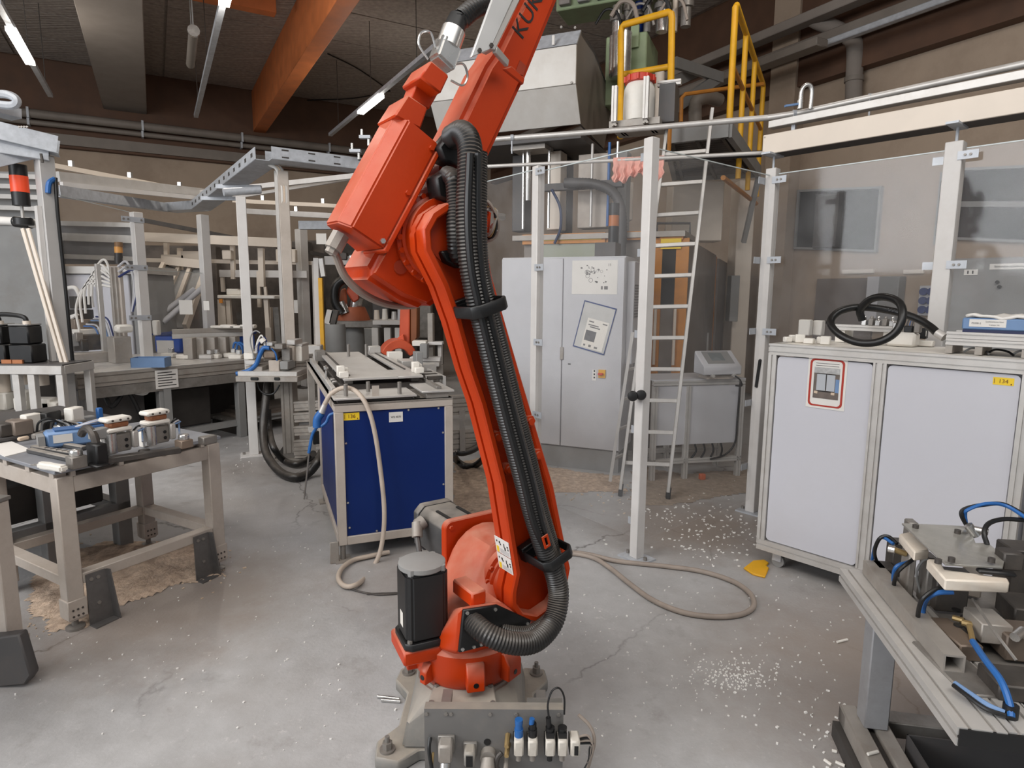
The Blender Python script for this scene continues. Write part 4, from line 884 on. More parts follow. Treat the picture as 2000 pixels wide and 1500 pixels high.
pbox(0.24, 0.73, 0.305, 0.318, 'photo_line', INK, 0.0014); pbox(0.26, 0.72, 0.645, 0.665, 'photo_line', INK, 0.0014); pbox(0.484, 0.505, 0.32, 0.62, 'photo_line', INK, 0.0014)
for a in (0.20, 0.64): pbox(a, a+0.09, 0.66, 0.71, 'photo_shoe', WOOD, 0.0015)
for k_, (a, b_) in enumerate(((0.2, 0.8), (0.2, 0.8))): pbox(a, b_, 0.10+k_*0.045, 0.112+k_*0.045, 'text_line', GINK)
# yellow number label
def numlabel(fr, ctr, w_, h_, s_, lab, out, xd, upd=V((0, 0, 1))):
    t = thing('number_label', lab, 'label', ctr); f_ = Fr(ctr, xd, None, upd)
    o_ = out.normalized()
    b = MB(); P_ = [ctr+xd*a+upd*c_ for a, c_ in ((-w_/2, -h_/2), (w_/2, -h_/2), (w_/2, h_/2), (-w_/2, h_/2))]; b.prism(P_, o_*0.0012); b.build('label_sheet', YLAB, t, smooth=False)
    brown = mat('brown_print', (120, 76, 24), 0.6)
    text(s_, 'number', h_*0.72, brown, ctr+o_*0.0014, xd, upd, t, depth=0.0003)
    for a, c_, ww, hh in ((-0.43, 0.0, 0.03, 0.62), (0.38, -0.33, 0.06, 0.2)):
        q = ctr+xd*(w_*a)+upd*(h_*c_)+o_*0.0012; P_ = [q+xd*x_*w_*ww+upd*y_*h_*hh for x_, y_ in ((-.5, -.5), (.5, -.5), (.5, .5), (-.5, .5))]; MB().prism(P_, o_*0.0006).build('print_mark', brown, t, smooth=False)
    return t
numlabel(cf, cp(1960, 745, 0.012), 0.074, 0.033, '134', 'small yellow label numbered 134 on the white cabinet', CN, CU)
# ------------------------------------------------------------------ things on the cabinet
ZT = CZ1
def ct(px, py, z=ZT): return F(px, py, z)
tp_ = Fr(V((0, 0, ZT)), CU, -CN)
def blk(p, w_, d_, h_, m, name, lab, cat_, yaw=0, group=None, bev=0.006):
    a = math.radians(yaw); x = CU*math.cos(a)-CN*math.sin(a); f_ = Fr(V(p), x)
    return MB(f_).box(-w_/2, w_/2, -d_/2, d_/2, 0, h_).build(name, m, None, lab, cat_, group, bev=bev)
blk(ct(1572, 655)+V((0, 0, 0)), 0.075, 0.06, 0.105, WPLA, 'plastic_block', 'tall white plastic block at the left end of the cabinet top', 'block', 4)
blk(ct(1598, 655), 0.06, 0.06, 0.10, WPLA, 'plastic_block', 'white plastic block right beside the tall left block on the cabinet', 'block', 2)
for i, (px, py, w_, yw) in enumerate(((1538, 668, .045, 60), (1549, 667, .045, 50), (1562, 669, .05, 35), (1580, 671, .055, 0), (1600, 671, .025, 10), (1612, 673, .05, 5))):
    blk(ct(px, py), w_, 0.03, 0.03+0.008*(i % 3), WPLA, 'small_plastic_piece', ['slanted small white piece nearest the cabinet left corner', 'second slanted small white piece from the cabinet left corner', 'third slanted small white piece from the cabinet left corner', 'flat white piece in front of the tall white block', 'thin white piece left of the hose coil', 'squat white piece touching the hose coil at left'][i], 'block', yw, 'white plastic pieces on the cabinet', 0.004)
# aluminium slide on feet
t = thing('profile_slide', 'pair of aluminium profiles with clamps under the hose coil', 'slide', ct(1690, 672))
def hp_(px, py, z): return F(px, py, z)
for k_, (dz, dy) in enumerate(((0.075, 0.05), (0.075, 0.0))):
    a = ct(1612, 668)+CN*-0.07+V((0, 0, 0.085))-CN*dy*1.0; b = MB(tp_); b.prof(a, a+CU*0.36, 0.03, 0.03, (0, 0, 1)); b.build('profile', ALU, t, smooth=False)
for u in (0.05, 0.3):
    a = ct(1612, 668)-CN*0.12+CU*u; MB(Fr(a, CU)).box(-0.025, 0.025, -0.05, 0.08, 0.0, 0.068).build('slide_foot', WPLA, t)
for u in range(5):
    a = ct(1612, 668)-CN*0.12+CU*(0.16+0.035*u)+V((0, 0, 0.10)); b = MB(Fr(a, CU)); b.box(-0.012, 0.012, -0.02, 0.03, 0, 0.03+0.01*(u % 2)); b.cyl(a+V((0, 0, .03)), a+V((0, 0, .052)), 0.008, n=10); b.build('toggle_clamp', STEEL if u % 2 else CHROME, t, bev=0.002)
# corrugated hose coil
t = thing('hose_coil', 'black ribbed hose looped twice, lying on the white cabinet', 'hose', ct(1690, 676))
def hx(px, py, off_): return PL(px, py, cf.p(0, off_, 0), CN)
hq = [hx(1684, 625, 0.22), hx(1680, 605, 0.2), hx(1700, 585, 0.18), hx(1728, 580, 0.15), hx(1755, 590, 0.12), hx(1763, 615, 0.08), hx(1750, 648, 0.05), hx(1715, 668, 0.035), hx(1672, 668, 0.035), hx(1635, 650, 0.05), hx(1622, 628, 0.09), hx(1640, 608, 0.15), hx(1680, 600, 0.22), hx(1735, 606, 0.27), hx(1785, 620, 0.27), hx(1815, 637, 0.25), hx(1832, 652, 0.22)]
MB().tube(hq, 0.0195, 14, sm=8, rib=0.06, pitch=0.0075).build('ribbed_hose', mat('coil_black', (20, 20, 20), 0.35, 0, 0.2, 12), t)
b = MB(); e0, e1 = hx(1830, 650, .22), hx(1845, 659, .21); b.cyl(e0, e1, 0.021, n=14); b.build('hose_end', ALU, t)
for q, r in ((hx(1621, 630, .09), (0, 0, 1)), (hx(1756, 594, .12), (0.6, 0, 1))): b = MB(); b.lathe(q-V(r)*0.006, r, [(0.021, 0), (0.021, 0.012)], 14); b.build('cable_tie', BLACK, t)
# clamp fixtures and parts
t = thing('clamp_fixture', 'white and steel clamping fixture right of the hose coil on the cabinet', 'fixture', ct(1760, 676))
MB(Fr(ct(1760, 676), CU)).box(-0.07, 0.07, -0.03, 0.06, 0, 0.075).build('white_body', WPLA, t, bev=0.012)
for u, w_, h_, m_ in ((-0.03, .03, .05, CHROME), (0.03, .04, .035, BLACK), (0.07, .03, .06, STEEL)):
    MB(Fr(ct(1760, 676)+V((0, 0, 0.075)), CU)).box(u-w_/2, u+w_/2, -0.02, 0.02, 0, h_).build('clamp_part', m_, t, bev=0.004)
for k_ in range(5):
    p = ct(1768+k_*5, 664)+V((0, 0, 0.07)); MB().tube([p, p+V((0.01, 0, 0.05)), p+CU*0.04+V((0, 0, 0.06)), p+CU*(0.06+k_*0.01)+V((0, 0, 0.02-0.03))], 0.004, 7).build('air_tube', BLUEC if k_ in (1, 3) else BLACK, t)
t = thing('clamp_fixture', 'small dark valve fixture just left of the blue binder stand', 'fixture', ct(1806, 668))
MB(Fr(ct(1806, 676), CU)).box(-0.04, 0.04, -0.02, 0.03, 0, 0.03).build('base_block', WPLA, t, bev=0.004)
MB(Fr(ct(1800, 672)+V((0, 0, .03)), CU)).box(-0.03, 0.02, -0.015, 0.03, 0, 0.06).build('valve_block', BLACK, t, bev=0.004)
MB(Fr(ct(1803, 672)+V((0, 0, .045)), CU)).box(0.0, 0.015, -0.02, -0.0155, 0, 0.03).build('valve_label', WPLA, t)
t = thing('profile_stand', 'low stand of aluminium profiles holding the blue binder on the cabinet', 'stand', ct(1930, 690))
s0 = hx(1848, 671, 0.12); s0.z = ZT+0.055
for k_ in (0, 1):
    for dz in (0.0, 0.032):
        a = s0-CN*(k_*0.17)+V((0, 0, dz)); b = MB(tp_); b.prof(a, a+CU*0.5, 0.03, 0.03, (0, 0, 1)); b.build('profile', ALU, t, smooth=False)
for u in (0.015, 0.13, 0.3): 
    a = s0+CU*u; a.z = ZT+0.001; MB(Fr(a, CU, -CN)).box(-0.014, 0.014, -0.012, 0.18, 0, 0.037).build('stand_foot', ALUD, t)
for k_ in range(4):
    a = s0+CU*(0.06+0.09*k_)-CN*0.06; a.z = ZT+0.005; MB().tube([a, a+CU*.03+V((0, 0, .02)), a+CU*.07-CN*.03+V((0, 0, .012)), a+CU*.1+CN*.02], 0.005, 7).build('cable', BLACK if k_ % 2 else GREYM, t)
bt = s0.z+0.032+0.0155
t = thing('binder', 'blue binder with white spine label lying on the profile stand', 'binder', s0+V((0, 0, 0.05)))
b0 = hx(1880, 620, 0.115); f_ = Fr(V((b0.x, b0.y, bt)), CU, -CN)
MB(f_).box(0, 0.33, 0, 0.22, 0.012, 0.066).build('binder_case', BLUEG, t, bev=0.006)
MB(f_).box(0.004, 0.33, 0.004, 0.2, 0.0, 0.012).build('binder_foot', mat('navy_plastic', (26, 34, 74), 0.5), t)
sp_ = MB(f_).box(0.028, 0.165, -0.0015, 0.0, 0.026, 0.06).build('spine_label', PAPER, t, smooth=False)
text('PS208-2', 'spine_text', 0.011, GINK, f_.p(0.055, -0.0016, 0.042), CU, (0, 0, 1), t, depth=0.0002)
text('Querförderbecken Wand', 'spine_text', 0.0075, GINK, f_.p(0.122, -0.0016, 0.050), CU, (0, 0, 1), t, depth=0.0002, sx=0.85)
text('für gebogene Teile', 'spine_text', 0.006, GINK, f_.p(0.122, -0.0016, 0.036), CU, (0, 0, 1), t, depth=0.0002, sx=0.85)
b = MB(); vs = []; fs = []
for i in range(13):
    for j in range(7):
        vs.append(f_.p(0.01+i*0.027, 0.0+j*0.034, 0.0665+0.012+0.006*math.sin(i*0.9+j*0.6)+0.004*math.sin(i*2.1)))
for i in range(12):
    for j in range(6): a = i*7+j; fs.append((a, a+1, a+8, a+7))
b.add(vs, fs); o = b.build('paper_sheets', PAPER, None, 'loose curled paper sheets lying on the blue binder', 'paper'); o.modifiers.new('s', 'SOLIDIFY').thickness = -0.012
# yellow plastic scrap at the castor
ys = [F(x, y) for x, y in ((1452, 1112), (1470, 1098), (1492, 1096), (1502, 1102), (1496, 1108), (1502, 1112), (1494, 1130), (1470, 1124))]
MB().prism(ys, (0, 0, 0.012)).build('plastic_scrap', YEL, None, 'yellow plastic scrap on the floor by the castor', 'scrap', bev=0.004)
# ================================================================== grey machine panel behind the tall right post
pz_ = D(1862, 505, 4.3); g1 = D(2080, 478, 3.9)
gf = Fr(V((pz_.x, pz_.y, 0)), V((g1.x-pz_.x, g1.y-pz_.y, 0)))
t = thing('switch_panel', 'grey machine panel with label strip and two black buttons behind the right fence', 'panel', gf.p(0.4, 0, 0))
MB(gf).box(0, 1.1, 0, 0.3, 0.02, pz_.z).build('panel_body', GREYM, t, bev=0.01)
def gpt(px, py): return PL(px, py, gf.o, gf.y)
for px, py in ((1948, 551), (1952, 560)):
    q = gpt(px, py); MB().cyl(q, q-gf.y*0.012, 0.011, n=14).build('black_button', BLACK, t)
a = local(gf, gpt(1933, 521)); MB(gf).box(a[0], a[0]+0.20, -0.003, 0, a[2]-0.018, a[2]+0.018).build('label_strip', PAPER, t, smooth=False)
q = gf.p(a[0]+0.1, -0.0035, a[2]); text('Störungen quittieren', 'strip_text', 0.018, INK, q, gf.x, (0, 0, 1), t, depth=0.0004)
a = local(gf, gpt(1883, 532)); MB(gf).box(a[0], a[0]+0.075, -0.004, 0, a[2]-0.018, a[2]+0.018).build('socket_plate', PAPER, t, smooth=False)
for u in (0.022, 0.048): MB(gf).box(a[0]+u-.004, a[0]+u+.004, -0.006, -0.004, a[2]-.01, a[2]+.01).build('socket_slot', DGREY, t, smooth=False)
def wbox(px0, py0, px1, py1, y, m, name, lab, cat_, dep=0.06):
    a = D(px0, py1, y); c = D(px1, py0, y); f_ = Fr(V((a.x, a.y, a.z)), (1, 0, 0))
    t = thing(name, lab, cat_, f_.p((c.x-a.x)/2, dep/2, 0)); MB(f_).box(0, c.x-a.x, 0, dep, 0, c.z-a.z).build('body', m, t, bev=0.006); return t, f_, c.x-a.x, c.z-a.z
# boards and boxes on the right wall seen through the clear sheet
def wallbox2(px0, py0, px1, py1, dep, m, name, lab, cat_, off_=0.004):
    a, c = rightpt(px0, py1), rightpt(px1, py1); z0, z1 = rightpt(px0, py1).z, rightpt(px0, py0).z
    x = V((c.x-a.x, c.y-a.y, 0)); f_ = Fr(V((a.x, a.y, z0))-BX*off_, x, -BX); W_ = x.length
    t = thing(name, lab, cat_, f_.p(W_/2, 0, 0)); MB(f_).box(0, W_, 0, dep, 0, z1-z0).build('body', m, t, bev=0.008); return t, f_, W_, z1-z0
t, f_, W_, H_ = wallbox2(1588, 545, 1700, 700, 0.05, mat('brown_board', (112, 102, 96), 0.7, 0, 0.08, 4), 'wall_board', 'brown-grey flat board behind the hose coil', 'board')
t, f_, W_, H_ = wallbox2(1702, 541, 1762, 640, 0.16, GREYM, 'junction_box', 'grey box with pale left edge behind the hose coil', 'box')
MB(f_).box(-0.002, W_*0.38, 0.161, 0.17, 0.0, H_).build('pale_strip', GREYP, t)
t, f_, W_, H_ = wallbox2(1796, 558, 1834, 616, 0.06, GREYP, 'socket_board', 'pale board with blue round sockets left of the tall post', 'socket')
for i in range(2):
    for j in range(3):
        q = f_.p(W_*(0.3+0.4*i), 0.06, H_*(0.2+0.3*j)); MB().cyl(q, q+f_.y*0.04, 0.045, n=12).build('blue_socket', mat('navy_socket', (36, 54, 110), 0.5), t)
t, f_, W_, H_ = wallbox2(1600, 385, 1645, 486, 0.10, DGREY, 'window_box', 'dark box in front of the left dark window', 'box', 0.06)
for i, (x0, x1, y_, lab) in enumerate(((1648, 1708, 531, 'thin pale strip on the wall above the brown-grey board'), (1767, 1806, 531, 'thin pale strip on the wall left of the tall post'))):
    a, c = rightpt(x0, y_), rightpt(x1, y_); x = V((c.x-a.x, c.y-a.y, 0)); MB(Fr(V((a.x, a.y, a.z))-BX*.004, x, -BX)).box(0, x.length, 0, .03, -.025, .025).build('wall_strip', CREAM, None, lab, 'strip')
# ================================================================== grey control cabinet
KX = V((0.92, -0.39, 0)).normalized(); kR = F(1208, 926); 
kf = Fr(kR, -KX, None); kf = Fr(kR-KX*1.12, KX)       # y into the depth
KW, KZ = 1.12, 1.86
t = thing('control_cabinet', 'tall light grey control cabinet with two doors behind the clear fence', 'cabinet', kf.p(KW/2, 0.2, 0))
MB(kf).box(0.01, KW-0.01, 0.02, 0.4, 0, 0.19).build('plinth', GREYM, t)
MB(kf).box(0, KW, 0.022, 0.45, 0.19, KZ).build('carcass', GREYP, t, bev=0.004)
du = local(kf, PL(1097, 700, kf.o, kf.y))[0]
for a, c in ((0.004, du-0.003), (du+0.003, KW-0.004)):
    MB(kf).box(a, c, 0.0, 0.021, 0.20, KZ-0.012).build('door', GREYP, t, bev=0.004)
def kp_(px, py, y=0.0): return PL(px, py, kf.p(0, y, 0), kf.y)
def kl(px, py): a = local(kf, kp_(px, py)); return a[0], a[2]
# hinge / lock
x, z = kl(1097, 690); MB(kf).box(x-0.012, x+0.018, -0.012, 0, z-0.055, z+0.055).build('lock', ALUD, t, bev=0.003)
x, z = kl(1161, 731); MB(kf).box(x-0.018, x+0.016, -0.003, 0, z-0.055, z+0.04).build('switch_legend', PAPER, t, smooth=False)
for k_ in range(3): MB(kf).box(x-0.006, x+0.006, -0.004, -0.003, z-0.035+k_*0.028, z-0.02+k_*0.028).build('legend_mark', INK, t, smooth=False)
x, z = kl(1176, 730); sw = MB(kf).box(x-0.03, x+0.03, -0.012, 0, z-0.035, z+0.035).build('main_switch', YEL, t, 'yellow and red main switch')
MB(kf).box(x-0.028, x+0.014, -0.045, -0.012, z-0.009, z+0.009).build('switch_knob', RED, sw, bev=0.004)
x, z = kl(1112, 711); MB(kf).box(x-0.012, x+0.012, -0.002, 0, z-0.006, z+0.006).build('small_plate', DGREY, t, smooth=False)
# drawing sheet
x0, z1 = kl(1118, 509); x1, z0 = kl(1205, 575)
p = thing('drawing_sheet', 'white sheet with an exploded parts drawing on the control cabinet door', 'poster', kf.p((x0+x1)/2, -0.001, z0))
MB(kf).box(x0, x1, -0.002, -0.0008, z0, z1).build('sheet', PAPER, p, smooth=False)
rr = random.Random(3)
b = MB(kf)
for i in range(24):
    u = rr.uniform(0.2, 0.78); v_ = 0.5+0.36*math.sin(u*5+rr.uniform(-1.2, 1.2))*0.8; v_ = min(0.85, max(0.18, 0.75-0.75*(u-0.2)*0.5+rr.uniform(-.28, .18)))
    cx, cz = x0+(x1-x0)*u, z0+(z1-z0)*v_; s_ = rr.uniform(0.005, 0.012)
    b.prism([kf.p(cx+s_*math.cos(a), -0.0022, cz+s_*rr.uniform(0.5, 1)*math.sin(a)) for a in (0.3, 1.6, 2.6, 4.0, 5.2)], -kf.y*0.0004)
b.build('drawing_parts', GINK, p, smooth=False)
b = MB(kf)
for i in range(7):
    u = rr.uniform(0.25, 0.75); v_ = rr.uniform(0.3, 0.75); cx, cz = x0+(x1-x0)*u, z0+(z1-z0)*v_; r_ = rr.uniform(0.012, 0.02)
    c_ = [kf.p(cx+r_*math.cos(a*math.pi/6), -0.0022, cz+r_*math.sin(a*math.pi/6)) for a in range(12)]; c2 = [kf.p(cx+r_*.82*math.cos(a*math.pi/6), -0.0022, cz+r_*.82*math.sin(a*math.pi/6)) for a in range(12)]
    b.ring(c_, c2, -kf.y*0.0003)
b.build('drawing_rings', GINK, p, smooth=False)
text('11', 'sheet_number', 0.03, INK, kf.p(x0+(x1-x0)*0.83, -0.0022, z0+(z1-z0)*0.86), KX, (0, 0, 1), p)
b = MB(kf)
for a in (0.65, 0.72, 0.76): b.box(x0+(x1-x0)*a, x0+(x1-x0)*(a+0.04), -0.0026, -0.0022, z0+(z1-z0)*0.14, z0+(z1-z0)*0.24)
b.build('title_block', GINK, p, smooth=False)
# tilted document sleeve
q = [kl(*c) for c in ((1142, 586), (1205, 603), (1180, 694), (1119, 676))]
P_ = [kf.p(x, -0.004, z) for x, z in q]; cc = sum(P_, V())/4
p = thing('document_sleeve', 'tilted blue-edged clear sleeve with a leaflet on the cabinet door', 'sleeve', V((cc.x, cc.y, min(v.z for v in P_))))
MB().prism([cc+(v-cc)*0.985 for v in P_], kf.y*0.002).build('sleeve_back', mat('sleeve_grey', (190, 189, 186), 0.35), p, smooth=False)
MB().ring(P_, [cc+(v-cc)*0.95 for v in P_], -kf.y*0.003).build('blue_edge', mat('sleeve_blue', (36, 60, 116), 0.45), p, smooth=False)
def sl(u, v_): return P_[0]*(1-u)*(1-v_)+P_[1]*u*(1-v_)+P_[2]*u*v_+P_[3]*(1-u)*v_
MB().prism([sl(*c) for c in ((0.24, 0.33), (0.90, 0.33), (0.90, 0.95), (0.24, 0.95))], -kf.y*0.001).build('leaflet', WPLA, p, smooth=False)
MB().prism([sl(*c)-kf.y*0.001 for c in ((0.28, 0.58), (0.60, 0.58), (0.60, 0.80), (0.28, 0.80))], -kf.y*0.0006).build('leaflet_photo', mat('leaflet_dark', (96, 96, 98), 0.6, 0, 0.2, 50), p, smooth=False)
b = MB()
for (u0, v0, u1, v1) in ((.3, .38, .45, .405), (.72, .37, .86, .395), (.3, .45, .62, .475), (.36, .49, .68, .515), (.3, .88, .36, .92), (.46, .87, .54, .92), (.64, .88, .74, .92)):
    b.prism([sl(*c)-kf.y*0.001 for c in ((u0, v0), (u1, v0), (u1, v1), (u0, v1))], -kf.y*0.0005)
b.build('leaflet_print', GINK, p, smooth=False)
# cooling unit on the right side of the cabinet
b = MB(kf); b.box(KW, KW+0.06, 0.1, 0.42, 0.95, 1.82); b.build('cooling_unit', GREYP, t, bev=0.006)
for k_ in range(12): MB(kf).box(KW+0.061, KW+0.066, 0.12, 0.4, 1.35+k_*0.024, 1.362+k_*0.024).build('vent_slat', DGREY, t)
MB(kf).box(KW*0.74, KW*0.9, 0.1, 0.3, KZ, KZ+0.12).build('cable_box', DGREY, t)
t = thing('signal_lamp', 'dark and amber signal lamp standing behind the cabinet near the fence post', 'lamp', kf.p(KW*0.82, 0.25, KZ+0.12))
for k_, (m_, h_) in enumerate(((BLACK, .14), (mat('amber_lamp', (170, 100, 48), 0.4), .09), (BLACK, .10))):
    z = KZ+0.121+(0, .14, .23)[k_]; q = kf.p(KW*0.86, 0.2, z); MB().cyl(q, q+V((0, 0, h_)), 0.045, n=16).build('lamp_segment', m_, t)
# ================================================================== ladder
lf0, lf1 = F(1211, 968), F(1304, 974); lt0, lt1 = D(1306, 222, 5.25), D(1391, 213, 5.2)
t = thing('ladder', 'aluminium ladder leaning against the platform behind the fence', 'ladder', (lf0+lf1)/2)
ld = (lt0-lf0).normalized(); lx = (lf1-lf0).normalized(); ln_ = lx.cross(ld)
for a, c in ((lf0, lt0), (lf1, lt1)):
    b = MB(); b.bar(a+V((0, 0, .05)), c, 0.025, 0.06, ln_, loc=False); b.build('rail', ALU, t, bev=0.003)
    b = MB(); b.bar(a, a+ld*0.09, 0.034, 0.075, ln_, loc=False); b.build('rubber_foot', BLACK, t, bev=0.004)
for i in range(11):
    f_ = 0.085+i*0.0805; a, c = lf0.lerp(lt0, f_), lf1.lerp(lt1, f_); b = MB(); b.bar(a, c, 0.03, 0.028, ln_, loc=False); b.build('rung', ALU, t, bev=0.003)
# second ladder section folded behind (left)
q0, q1 = D(1225, 700, 5.0), F(1196, 950)
b = MB(); b.bar(V((lf0.x-0.04, lf0.y+0.25, 0.04)), lf0.lerp(lt0, 0.42)+V((-.04, .12, 0)), 0.025, 0.05, ln_, loc=False); b.build('support_rail', ALU, t)
for i in range(4): a = V((lf0.x-0.04, lf0.y+0.25, 0.04)).lerp(lf0.lerp(lt0, 0.42)+V((-.04, .12, 0)), 0.15+i*0.2); MB().bar(a, a+V((0.1, .14, 0)), 0.02, 0.02, loc=False).build('support_rung', ALU, t)
# ================================================================== console with operator box
c0, c1 = V((1.16, 5.09, 0)), V((1.97, 5.26, 0)); of = Fr(c0, c1-c0); OW = (c1-c0).length; OZ = D(1400, 742, 5.2).z
t = thing('console_cabinet', 'low cabinet with aluminium frame and grey panels behind the ladder', 'cabinet', of.p(OW/2, 0.2, 0))
mx_ = OW*0.38
for x in (0.02, mx_, OW-0.02):
    for y in (0.02, 0.38):
        b = MB(of); b.prof(of.p(x, y, 0.0), of.p(x, y, OZ-0.045), 0.04, 0.04, of.y); b.build('frame_post', ALU, t, smooth=False)
for z in (0.16, OZ-0.02):
    for y in (0.02, 0.38):
        b = MB(of); b.prof(of.p(0, y, z), of.p(OW, y, z), 0.04, 0.04); b.build('frame_rail', ALU, t, smooth=False)
for a, c in ((0.04, mx_-0.02), (mx_+0.025, OW-0.05)): MB(of).box(a, c, 0.012, 0.018, 0.30, OZ-0.045).build('front_panel', GREYP, t, smooth=False)
MB(of).box(0, OW, 0.0, 0.4, OZ, OZ+0.01).build('top_sheet', GREYP, t)
for k_ in range(4): q = of.p(mx_+0.08+k_*0.08, 0.01, 0.3); MB().tube([q, q+V((0.01, -.01, -.06)), q+V((-0.03+0.01*k_, 0, -.13))], 0.008, 7).build('hanging_cable', BLACK, t)
MB().tube([of.p(OW-0.05, 0.0, OZ-0.02), of.p(OW-0.06, -0.005, OZ*0.6), of.p(OW-0.07, -0.005, 0.3), of.p(OW-0.16, -0.01, 0.2), of.p(OW-0.3, -0.02, 0.17)], 0.008, 8).build('hanging_cable', BLACK, t)
b0 = D(1410, 722, 5.15); hf = Fr(V((b0.x, b0.y, OZ+0.0)), of.x)
t = thing('operator_panel', 'tilted grey operator panel with display on top of the console', 'control panel', V((b0.x, b0.y, OZ+0.012)))
MB(hf).box(-0.12, 0.12, 0.02, 0.16, 0.0125, 0.04).build('panel_foot', BEIGEP, t)
hz_ = D(1410, 720, 5.15).z-OZ; hh = D(1410, 686, 5.15).z-D(1410, 724, 5.15).z
P_ = [hf.p(-0.17, -0.02, 0.05), hf.p(0.17, -0.02, 0.05), hf.p(0.17, 0.16, 0.05), hf.p(-0.17, 0.16, 0.05), hf.p(-0.17, -0.02, 0.12), hf.p(0.17, -0.02, 0.12), hf.p(0.17, 0.16, 0.24), hf.p(-0.17, 0.16, 0.24)]
MB().hexa(P_).build('panel_housing', GREYP, t, bev=0.008)
b = MB(); b.hexa([hf.p(x, y, 0.12+(y+0.02)/0.18*0.12+dz) for dz in (0.001, 0.004) for x, y in ((-0.12, 0.01), (0.12, 0.01), (0.12, 0.14), (-0.12, 0.14))]); di = b.build('display_bezel', GREYM, t, smooth=False)
b = MB(); b.hexa([hf.p(x, y, 0.12+(y+0.02)/0.18*0.12+dz) for dz in (0.004, 0.006) for x, y in ((-0.07, 0.04), (0.05, 0.04), (0.05, 0.12), (-0.07, 0.12))]); b.build('display', mat('grey_display', (120, 126, 128), 0.25), di, smooth=False)
for x in (-0.09, 0.10): q = hf.p(x, 0.0, 0.045); MB().cyl(q, q-hf.y*0.035, 0.014, n=10).build('cable_gland', ALU, t)
MB().tube([hf.p(0.1, -0.035, 0.045), hf.p(0.14, -0.05, 0.01), hf.p(0.17, -0.03, -0.04), hf.p(0.12, -0.02, -0.04)], 0.007, 7).build('cable', BLACK, t)
MB(of).cbox(OW*0.55, -0.03, 0.0, 0.05, 0.04, 0.05).build('orange_cap', mat('orange_cap_red', (190, 96, 58), 0.6), None, 'small orange-red cap lying on the floor under the console', 'cap', bev=0.006)
# ================================================================== press machine (hood, frame, tank) behind the cabinet
mR = D(1128, 50, 6.0); mf = Fr(V((mR.x, mR.y, 0)), KX)
pm = thing('press_machine', 'big press machine with grey sheet hood and green tank behind the fence', 'machine', mf.p(-0.7, 1.0, 0))
def mp_(px, py, y=0.0): return PL(px, py, mf.p(0, y, 0), mf.y)
def ml(px, py, y=0.0): a = local(mf, mp_(px, py, y)); return a[0], a[2]
zt1 = mR.z; zk = ml(1124, 166)[1]; zb1 = ml(1104, 236)[1]; inx = ml(1104, 236)[0]
def hoodprof(x): return [(x, 0.0, zt1-0.16), (x, -0.0, zk), (x-0.0, 0.16, zb1), (x, 1.0, zb1-0.05), (x, 1.25, zb1+0.4), (x, 1.25, zt1-0.25), (x, 0.55, zt1-0.02), (x, 0.12, zt1)]
# front sheets
HWL = -1.5
b = MB(mf); b.prism([mf.p(a, c, d) for a, c, d in hoodprof(0.0)], -mf.x*0.02); b.build('hood_side', mat('grey_brown_sheet', (116, 108, 100), 0.5, 0.2, 0.14, 4, 0, 60, (92, 78, 68), 0.5), pm, smooth=False)
b = MB(mf); b.box(HWL, -0.0, -0.02, 0.0, zk+0.005, zt1-0.16); b.build('hood_front', LGREYM, pm, bev=0.004)
b = MB(mf); b.prism([mf.p(0, -0.02, zk), mf.p(0, -0.0, zk), mf.p(-0.0, 0.17, zb1), mf.p(-0.0, 0.15, zb1)], mf.x*HWL); b.build('hood_lower_flap', LGREYM, pm, smooth=False)
b = MB(mf); b.prism([mf.p(0.0, -0.02, zt1-0.155), mf.p(0, 0.0, zt1-0.155), mf.p(0, 0.12, zt1), mf.p(0, 0.1, zt1+0.0)], mf.x*HWL); b.build('hood_top_strip', ZINC, pm, smooth=False)
b = MB(mf); b.prism([mf.p(0, c, d) for c, d in ((0.12, zt1), (0.55, zt1-0.02), (1.25, zt1-0.25), (1.25, zt1-0.29), (0.55, zt1-0.06), (0.12, zt1-0.04))], mf.x*HWL); b.build('hood_roof', DGREY, pm, smooth=False)
b = MB(mf); b.box(HWL, 0.0, 0.17, 1.2, zb1-0.12, zb1-0.06); b.build('hood_bottom', DGREY, pm)
x, z = ml(1083, 45); MB(mf).box(x-0.012, x+0.012, -0.03, -0.02, zt1-0.14, zt1-0.06).build('white_tag', PAPER, pm)
for px, py in ((1125, 56), (1098, 55), (1118, 163)): x, z = ml(px, py); MB().bolt(mf.p(x, -0.02, z), -mf.y, 0.012, 0.01).build('hood_screw', STEEL, pm)
# machine frame under the hood
for (px0, px1, y, m_, z0, z1) in ((1000, 1024, 0.6, DGREY, 2.2, zb1-0.13), (1068, 1094, 0.55, CREAM, 2.2, zb1-0.13), (1128, 1186, 0.5, BEIGEP, 2.2, zb1-0.2), (1092, 1108, 0.9, DGREY, 2.2, zb1-.13), (1198, 1222, 0.9, GREYM, 2.2, zb1-0.1)):
    x0 = ml(px0, 400, y)[0]; x1 = ml(px1, 400, y)[0]; MB(mf).box(x0, x1, y, y+0.2, z0, z1).build('frame_column', m_, pm, bev=0.006)
for k_, px in enumerate((1022, 1072, 1155, 1188, 1204)):
    x = ml(px, 380, 0.4)[0]; MB().cyl(mf.p(x, 0.4, 2.2), mf.p(x, 0.4, zb1-0.13), 0.014, n=8).build('guide_rod', (CHROME, CHROME, ALU, BLUEC, CHROME)[k_], pm)
x0 = ml(990, 380, 0.3)[0]; x1 = ml(1070, 380, 0.3)[0]
